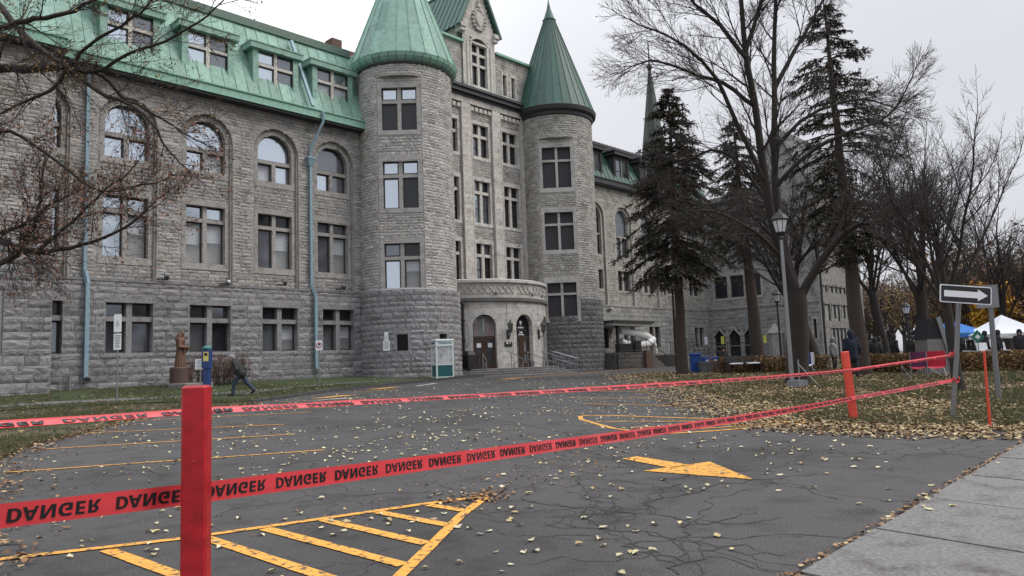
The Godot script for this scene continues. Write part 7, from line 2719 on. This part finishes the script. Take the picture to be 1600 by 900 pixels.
	put("stick", mb, M.galv, G)
	mb = MB.new()
	mb.prism(v2([-0.14, 1.45, 0, 1.32, 0.14, 1.45, 0, 1.58]), t * Transform3D(Basis(), Vector3(0, 0, 0.004)), 0.01)
	put("mark", mb, M.paper, G)
	annex()

func hedge() -> void:
	var cols := [Color(0.16, 0.085, 0.035), Color(0.20, 0.115, 0.045), Color(0.11, 0.07, 0.032), Color(0.24, 0.15, 0.055)]
	for h in [["low brown clipped hedge from the grey tub to the lamp post", [33.4, 16.6, 33.9, 19.0, 35.0, 21.2]], ["low brown clipped hedge in front of the tents, right of the navy coat", [33.6, 22.6, 33.2, 25.0, 34.2, 27.0, 35.4, 29.4, 36.4, 32.0]]]:
		var H := thing("hedge", h[0], "hedge")
		var w := MB.new()
		var l := MB.new()
		var pts := v2(h[1])
		for i in pts.size() - 1:
			var n := int(pts[i].distance_to(pts[i + 1]) * 260)
			for k in n:
				var q := pts[i].lerp(pts[i + 1], rng.randf())
				var b := gp(q.x + rv(-0.35, 0.35), q.y + rv(-0.35, 0.35))
				var y := rv(0.08, 0.74)
				var e := b + Vector3(rv(-0.12, 0.12), y, rv(-0.12, 0.12))
				if k % 3 == 0:
					w.tube([b, e + Vector3(0, 0.06, 0)], [0.008, 0.004], 3, false)
				leafy(l, PackedVector3Array([e]), 1.0, 0.06, cols, 5, 0.1)
		put("stems", w, M.barkbrown, H)
		put("leaves", l, M.vleaf, H, "stuff")

func bench(p: Vector3) -> void:
	var B := thing("park_bench", "dark bench with two pale seat pads in front of the brown hedge", "bench")
	var t := facing(p)
	for k in 3:
		var mb := MB.new()
		mb.box(t * Transform3D(Basis(), Vector3(0, 0.44, -0.15 + k * 0.15)), Vector3(1.7, 0.04, 0.12))
		put("slat", mb, M.blackiron, B)
	for k in 2:
		var mb := MB.new()
		mb.box(t * Transform3D(Basis(Vector3(1, 0, 0), -0.2), Vector3(0, 0.62 + 0.16 * k, -0.3)), Vector3(1.7, 0.12, 0.03))
		put("backrest", mb, M.blackiron, B)
		mb = MB.new()
		mb.cbox(t * Transform3D(Basis(), Vector3(-0.4 + 0.8 * k, 0.49, 0.0)), Vector3(0.55, 0.06, 0.38), 0.02)
		put("seat_pad", mb, M.paper, B)
	for x in [-0.75, 0.75]:
		var mb := MB.new()
		mb.bar(t * Vector3(x, 0, 0.2), t * Vector3(x, 0.44, 0.2), 0.05, 0.05)
		mb.bar(t * Vector3(x, 0, -0.25), t * Vector3(x, 0.85, -0.36), 0.05, 0.05)
		put("leg", mb, M.blackiron, B)

func bicycle(p: Vector3) -> void:
	var B := thing("bicycle", "dark bicycle parked behind the first spruce trunk", "bicycle")
	var t := Transform3D(Basis(Vector3.UP, 0.6), p)
	for x in [-0.52, 0.52]:
		var mb := MB.new()
		var ring := []
		var rr := []
		for k in 21:
			var a := TAU * k / 20
			ring.append(t * Vector3(x + cos(a) * 0.33, 0.34 + sin(a) * 0.33, 0))
			rr.append(0.02)
		mb.tube(ring, rr, 6, false)
		var wh := put("wheel", mb, M.black, B)
		mb = MB.new()
		for k in 10:
			var a := TAU * k / 10
			mb.tube([t * Vector3(x, 0.34, 0), t * Vector3(x + cos(a) * 0.32, 0.34 + sin(a) * 0.32, 0)], [0.003, 0.003], 3, false)
		put("spokes", mb, M.steel, wh)
	var fm := MB.new()
	for s in [[-0.52, 0.34, -0.15, 0.3], [-0.52, 0.34, -0.22, 0.72], [-0.15, 0.3, -0.24, 0.85], [-0.15, 0.3, 0.36, 0.76], [-0.22, 0.74, 0.35, 0.82], [0.34, 0.95, 0.52, 0.34]]:
		fm.tube([t * Vector3(s[0], s[1], 0), t * Vector3(s[2], s[3], 0)], [0.018, 0.018], 6)
	put("frame", fm, M.blackiron, B)
	fm = MB.new()
	fm.tube([t * Vector3(0.42, 0.98, -0.28), t * Vector3(0.34, 0.98, 0), t * Vector3(0.42, 0.98, 0.28)], [0.014, 0.014, 0.014], 6)
	put("handlebar", fm, M.steel, B)
	fm = MB.new()
	fm.ball(t * Vector3(-0.26, 0.88, 0), Vector3(0.13, 0.04, 0.07), 8, 5)
	put("saddle", fm, M.black, B)

func camp_chair(label: String, p: Vector3, turn: float, cloth: String, cloth2: String) -> void:
	var C := thing("camp_chair", label, "chair")
	var t := Transform3D(Basis(Vector3.UP, turn), p)
	for s in [-1, 1]:
		for q in [[Vector3(s * 0.28, 0, 0.26), Vector3(s * 0.28, 0.58, 0.26)], [Vector3(s * 0.28, 0, -0.28), Vector3(s * 0.3, 0.92, -0.3)], [Vector3(s * 0.28, 0.02, 0.26), Vector3(-s * 0.27, 0.44, 0.24)], [Vector3(s * 0.28, 0.02, -0.28), Vector3(s * 0.28, 0.42, 0.24)]]:
			var mb := MB.new()
			mb.tube([t * q[0], t * q[1]], [0.012, 0.012], 6)
			put("leg", mb, M.steel, C)
		var am := MB.new()
		am.bar(t * Vector3(s * 0.3, 0.6, 0.27), t * Vector3(s * 0.3, 0.62, -0.28), 0.06, 0.015)
		put("armrest", am, M[cloth2], C)
	var sm := MB.new()
	var n := 6
	for k in n:
		var a := -0.27 + 0.54 * k / n
		var b := -0.27 + 0.54 * (k + 1) / n
		var ya := 0.44 - 0.06 * (1.0 - pow(a / 0.27, 2))
		var yb := 0.44 - 0.06 * (1.0 - pow(b / 0.27, 2))
		sm.quad(t * Vector3(a, ya, 0.25), t * Vector3(b, yb, 0.25), t * Vector3(b, yb - 0.05, -0.24), t * Vector3(a, ya - 0.05, -0.24))
	put("seat", sm, M[cloth2], C)
	sm = MB.new()
	for k in n:
		var a := -0.29 + 0.58 * k / n
		var b := -0.29 + 0.58 * (k + 1) / n
		var za := -0.3 - 0.05 * (1.0 - pow(a / 0.29, 2))
		var zb := -0.3 - 0.05 * (1.0 - pow(b / 0.29, 2))
		sm.quad(t * Vector3(a, 0.4, za + 0.04), t * Vector3(b, 0.4, zb + 0.04), t * Vector3(b, 0.92, zb), t * Vector3(a, 0.92, za))
	put("backrest", sm, M[cloth], C)
	if cloth == "blueplastic":
		for x in [-0.22, 0.22]:
			sm = MB.new()
			sm.quad(t * Vector3(x - 0.07, 0.4, -0.285), t * Vector3(x + 0.07, 0.4, -0.285), t * Vector3(x + 0.07, 0.925, -0.30), t * Vector3(x - 0.07, 0.925, -0.30))
			sm.quad(t * Vector3(x - 0.07, 0.4, -0.36), t * Vector3(x + 0.07, 0.4, -0.36), t * Vector3(x + 0.07, 0.925, -0.37), t * Vector3(x - 0.07, 0.925, -0.37))
			put("stripe", sm, M.paper, C)

func tent(label: String, p: Vector3, w: float, cloth: String, eave: float, rise: float) -> void:
	var T := thing("party_tent", label, "tent")
	var t := facing(p)
	var h := w * 0.5
	for x in [-h, h]:
		for z in [-h, h]:
			var mb := MB.new()
			mb.tube([t * Vector3(x, -0.1, z), t * Vector3(x, eave, z)], [0.022, 0.022], 6)
			put("pole", mb, M.galv, T)
	var c := [Vector3(-h, eave, h), Vector3(h, eave, h), Vector3(h, eave, -h), Vector3(-h, eave, -h)]
	var top := MB.new()
	for i in 4:
		var a: Vector3 = c[i]
		var b: Vector3 = c[(i + 1) % 4]
		var n := 6
		for k in n:
			for m in n:
				var q := []
				for e in [[k, m], [k + 1, m], [k + 1, m + 1], [k, m + 1]]:
					var u := float(e[0]) / n
					var v := float(e[1]) / n
					var base := a.lerp(b, u)
					var r := base.lerp(Vector3(0, eave, 0), v)
					r.y = eave + rise * pow(v, 1.25) - 0.05 * sin(u * PI) * sin(v * PI)
					q.append(t * r)
				top.quad(q[0], q[1], q[2], q[3])
	put("canopy", top, M[cloth], T)
	for i in 4:
		var a: Vector3 = c[i]
		var b: Vector3 = c[(i + 1) % 4]
		var vm := MB.new()
		vm.quad(t * (a + Vector3(0, -0.24, 0)), t * (b + Vector3(0, -0.24, 0)), t * b, t * a)
		put("valance", vm, M[cloth], T)
	var fm := MB.new()
	for i in 4:
		var a: Vector3 = c[i]
		var b: Vector3 = c[(i + 1) % 4]
		fm.tube([t * (a + Vector3(0, -0.3, 0)), t * ((a + b) * 0.5 + Vector3(0, 0.02, 0)), t * (b + Vector3(0, -0.3, 0))], [0.012, 0.012, 0.012], 5)
	put("truss", fm, M.galv, T)

func annex() -> void:
	var A := thing("annex_building", "pale modern annex with a band of wide windows beyond the leaning trunk", "building")
	var f := Face.new(Vector3(0, 0, 10.3))
	var col := Color(0.33, 0.325, 0.315)
	var holes := [[63.1, 64.1, 6.75, 7.5], [64.4, 68.2, 6.75, 7.5], [63.2, 64.4, 4.6, 5.9], [64.7, 66.5, 4.6, 5.9], [66.9, 70.4, 4.6, 5.9], [64.2, 67.6, 1.0, 3.75]]
	var mb := MB.new()
	masonry(mb, f, 62.3, 72.2, 0.6, 16.5, 0.5, 0.9, 1.9, holes, 0.01, col, 0.05, 1, 0.006)
	mb.col = col
	mb.at(67.25, 8.4, 5.3, 9.6, 15.8, 9.2)
	put("wall", mb, M.dressed, A)
	for h in holes:
		var nn := maxi(1, int((h[1] - h[0]) / 0.8))
		for k in nn:
			var a := lerpf(h[0], h[1], float(k) / nn)
			var b := lerpf(h[0], h[1], float(k + 1) / nn)
			window(A, f, a + 0.04, b - 0.04, h[2], h[3], {"trim": Color(0.12, 0.12, 0.12), "mull": 0, "tw": 0.04, "lintel": 0.0, "sill": 0.0, "deep": 0.25, "fw": 0.06, "glass": ["far_glass"] if h[2] > 4 and h[2] < 6 else ["glass_dark"]})
	mb = MB.new()
	mb.tube([Vector3(62.25, 0.6, 10.55), Vector3(62.25, 15.4, 10.55)], [0.1, 0.1], 8)
	put("downpipe", mb, M.blackiron, A)

# ---------------------------------------------------------------- fallen leaves
func leaf_mesh(cup: float, fold: float) -> ArrayMesh:
	var mb := MB.new()
	var rim := []
	for k in 9:
		var a := TAU * k / 9
		var r := 0.5 * (1.0 + 0.12 * cos(3.0 * a)) * (0.8 if k % 2 else 1.0)
		var x := cos(a) * r * 1.15
		var z := sin(a) * r * 0.85
		rim.append(Vector3(x, cup * (x * x) + fold * absf(z) + 0.03 * sin(a * 4.0), z))
	for k in 9:
		mb.tri(Vector3(0, 0.01, 0), rim[(k + 1) % 9], rim[k])
	mb.tri(Vector3(-0.5, 0.02, -0.012), Vector3(-0.95, 0.1, 0), Vector3(-0.5, 0.02, 0.012))
	return mb.mesh()

func leaves() -> void:
	var ms := [leaf_mesh(0.25, 0.3), leaf_mesh(0.6, 0.1), leaf_mesh(-0.3, 0.55), leaf_mesh(0.1, 0.75)]
	for k in 6:
		var c: Color = [Color(0.52, 0.47, 0.29), Color(0.46, 0.42, 0.27), Color(0.58, 0.54, 0.37), Color(0.42, 0.33, 0.17), Color(0.50, 0.44, 0.22), Color(0.36, 0.25, 0.13)][k]
		mat("leaf%d" % k, c, 0.75)
		M["leaf%d" % k].backlight_enabled = true
		M["leaf%d" % k].backlight = Color(0.1, 0.08, 0.03)
	# nearest leaves on the asphalt, each a thing
	var spots := []
	for k in 9000:
		var x := rv(1.5, 17)
		var z := rv(20, 34)
		var cl := nz21.get_noise_2d(x * 2.2 + 300.0, z * 2.2)
		if rng.randf() > 0.35 + cl * 1.2:
			continue
		var edge := z > 32.55 and z < 32.95
		if z > 32.9 and rng.randf() > 0.16:
			continue
		if not Geometry2D.is_point_in_polygon(Vector2(x, z), lot_poly) and z < 32.75:
			continue
		var d := Vector2(x, z - 35.0)
		var ahead := d.x * 0.72 - d.y * 0.694
		var aside := d.x * 0.694 + d.y * 0.72
		if ahead < 3.2 or absf(aside) > ahead * 0.72:
			continue
		spots.append([ahead, x, z, edge])
	spots.sort()
	var picked := []
	var keep := 0
	for s in spots:
		var a: float = s[0]
		var want := 0.20 + 0.010 * a
		if rng.randf() < want:
			picked.append(s)
	var far := []
	for s in picked:
		var sz := rv(0.042, 0.078)
		var b := Basis(Vector3.UP, rv(0, TAU)) * Basis(Vector3(1, 0, 0), rv(-0.25, 0.25)) * Basis(Vector3(0, 0, 1), rv(-0.2, 0.2))
		var tr := Transform3D(b.scaled(Vector3(sz, sz, sz)), gp(s[1], s[2], 0.016 + (0.02 if s[2] > 32.75 else 0.0)))
		if keep < 300:
			keep += 1
			var o := putm("fallen_leaf", ms[rng.randi() % 4], M["leaf%d" % [0, 0, 1, 1, 2, 2, 3, 4, 5, 2][rng.randi() % 10]])
			o.transform = tr
			tag(o, "pale yellow leaf lying on the asphalt or sidewalk in the foreground", "leaf", "leaves fallen on the car park")
		else:
			far.append(tr)
	# farther leaves on the lot, the drifts along its edges, the litter under the park trees
	for k in 2600:
		var x := rv(5, 28)
		var z := rv(9, 30)
		var n := nz21.get_noise_2d(x * 1.2 + 300.0, z * 1.2)
		if Geometry2D.is_point_in_polygon(Vector2(x, z), lot_poly) and Vector2(x, z - 35).length() > 11 and rng.randf() < 0.5 + n:
			far.append(litter(x, z, 0.05, 0.085, 0.016))
	scatter("fallen_leaves", "pale leaves scattered over the farther part of the car park", far, [Color(0.52, 0.47, 0.29), Color(0.46, 0.42, 0.27), Color(0.56, 0.52, 0.36), Color(0.42, 0.33, 0.17)], ms)
	var drift := []
	for k in 1500:
		var i := rng.randi() % 9 + 2
		var p := lot_poly[i].lerp(lot_poly[i + 1], rng.randf())
		drift.append(litter(p.x + rng.randfn(0.0, 0.28), p.y + rng.randfn(0.0, 0.28), 0.045, 0.08, 0.02 + rv(0, 0.02)))
	for k in 700:
		drift.append(litter(rv(-5, 14), 32.72 + rng.randfn(0, 0.035), 0.03, 0.06, 0.018))
	for k in 110:
		drift.append(litter(5.62 + rng.randfn(0, 0.22), 29.0 + rng.randfn(0, 0.16), 0.03, 0.07, 0.018))
	for k in 260:
		drift.append(litter(7.0 + rng.randfn(0, 1.6), 28.5 + rng.randfn(0, 0.5), 0.015, 0.05, 0.016))
	scatter("leaf_drift", "brown leaf drifts along the left edge of the car park and the sidewalk", drift, [Color(0.20, 0.11, 0.055), Color(0.27, 0.165, 0.085), Color(0.36, 0.26, 0.14), Color(0.15, 0.085, 0.05)], ms)
	var park := []
	var tries := 0
	while park.size() < 44000 and tries < 260000:
		tries += 1
		var ah := 9.0 + 32.0 * pow(rng.randf(), 1.5)
		var as_ := rv(0.02, 0.78) * ah
		var x := ah * 0.72 + as_ * 0.694
		var z := 35.0 - ah * 0.694 + as_ * 0.72
		if z > 32.7 or x < 12 or x > 46:
			continue
		if Geometry2D.is_point_in_polygon(Vector2(x, z), lot_poly):
			# thins out over the asphalt
			if not near_edge(Vector2(x, z), 1.1 + rv(-0.9, 0.9)):
				continue
		elif x > 17.5 + rv(-2, 3) and z > 28.2 + rv(-1.2, 1.2) and rng.randf() < 0.66:
			continue
		park.append(litter(x, z, 0.05, 0.095, 0.0 + rv(0.0, 0.035)))
	scatter("leaf_litter", "thick carpet of tan and yellow leaves under the park trees", park, [Color(0.32, 0.235, 0.125), Color(0.24, 0.155, 0.085), Color(0.38, 0.31, 0.17), Color(0.18, 0.11, 0.065), Color(0.42, 0.35, 0.21)], ms)
	var lawn := []
	for k in 1800:
		var x := rv(-2, 24)
		var z := rv(2.5, 12)
		if not Geometry2D.is_point_in_polygon(Vector2(x, z), lot_poly):
			lawn.append(litter(x, z, 0.04, 0.08, 0.045))
	for k in 2200:
		var x := rv(-6, 5)
		var z := rv(12, 31)
		if not Geometry2D.is_point_in_polygon(Vector2(x, z), lot_poly):
			lawn.append(litter(x, z, 0.04, 0.08, 0.015))
	scatter("leaf_litter", "sparse leaves on the lawn at the foot of the west wing", lawn, [Color(0.36, 0.27, 0.13), Color(0.25, 0.15, 0.08), Color(0.44, 0.37, 0.2)], ms)
	# grass blades in the park and on the lawn
	var bl := MB.new()
	for k in 7:
		var a := rv(0, TAU)
		var q := Vector3(rv(-0.04, 0.04), 0, rv(-0.04, 0.04))
		var e := Vector3(cos(a), 0, sin(a)) * 0.006
		bl.tri(q - e, q + e, q + Vector3(rv(-0.03, 0.03), rv(0.05, 0.1), rv(-0.03, 0.03)))
	var grass := []
	tries = 0
	while grass.size() < 24000 and tries < 300000:
		tries += 1
		var ah := 9.0 + 26.0 * pow(rng.randf(), 1.4)
		var as_ := rv(-0.75, 0.78) * ah
		var x := ah * 0.72 + as_ * 0.694
		var z := 35.0 - ah * 0.694 + as_ * 0.72
		if z > 32.7 or Geometry2D.is_point_in_polygon(Vector2(x, z), lot_poly) or z < 0.4:
			continue
		if nz8.get_noise_2d(x * 3.0, z * 3.0) < rv(-0.35, 0.15):
			continue
		var sc := rv(0.7, 1.5)
		grass.append(Transform3D(Basis(Vector3.UP, rv(0, TAU)).scaled(Vector3(sc, sc, sc)), gp(x, z, 0.0 if z > 10 else 0.03)))
	scatter("grass", "short green grass of the park and lawn", grass, [Color(0.062, 0.078, 0.032), Color(0.085, 0.092, 0.042), Color(0.11, 0.095, 0.05)], [bl.mesh()])

func near_edge(p: Vector2, d: float) -> bool:
	if d <= 0:
		return false
	for i in range(lot_poly.size() - 12, lot_poly.size() - 1):
		if Geometry2D.get_closest_point_to_segment(p, lot_poly[i], lot_poly[i + 1]).distance_to(p) < d:
			return true
	return false

func litter(x: float, z: float, s0: float, s1: float, off: float) -> Transform3D:
	var sz := rv(s0, s1)
	var b := Basis(Vector3.UP, rv(0, TAU)) * Basis(Vector3(1, 0, 0), rv(-0.4, 0.4)) * Basis(Vector3(0, 0, 1), rv(-0.3, 0.3))
	return Transform3D(b.scaled(Vector3(sz, sz, sz)), gp(x, z, off))

func scatter(called: String, label: String, trs: Array, cols: Array, ms: Array) -> void:
	var root := Node3D.new()
	root.name = called
	add_child(root, true)
	root.set_meta("kind", "stuff")
	root.set_meta("label", label)
	root.set_meta("category", "leaves" if called != "grass" else "grass")
	for i in ms.size():
		var mm := MultiMesh.new()
		mm.transform_format = MultiMesh.TRANSFORM_3D
		mm.use_colors = true
		mm.mesh = ms[i]
		var n := 0
		for k in trs.size():
			if k % ms.size() == i:
				n += 1
		mm.instance_count = n
		n = 0
		for k in trs.size():
			if k % ms.size() == i:
				mm.set_instance_transform(n, trs[k])
				mm.set_instance_color(n, cols[rng.randi() % cols.size()] * rv(0.75, 1.25))
				n += 1
		var o := MultiMeshInstance3D.new()
		o.name = "leaves" if called != "grass" else "blades"
		o.multimesh = mm
		o.material_override = M.vleaf
		o.set_meta("kind", "stuff")
		root.add_child(o, true)
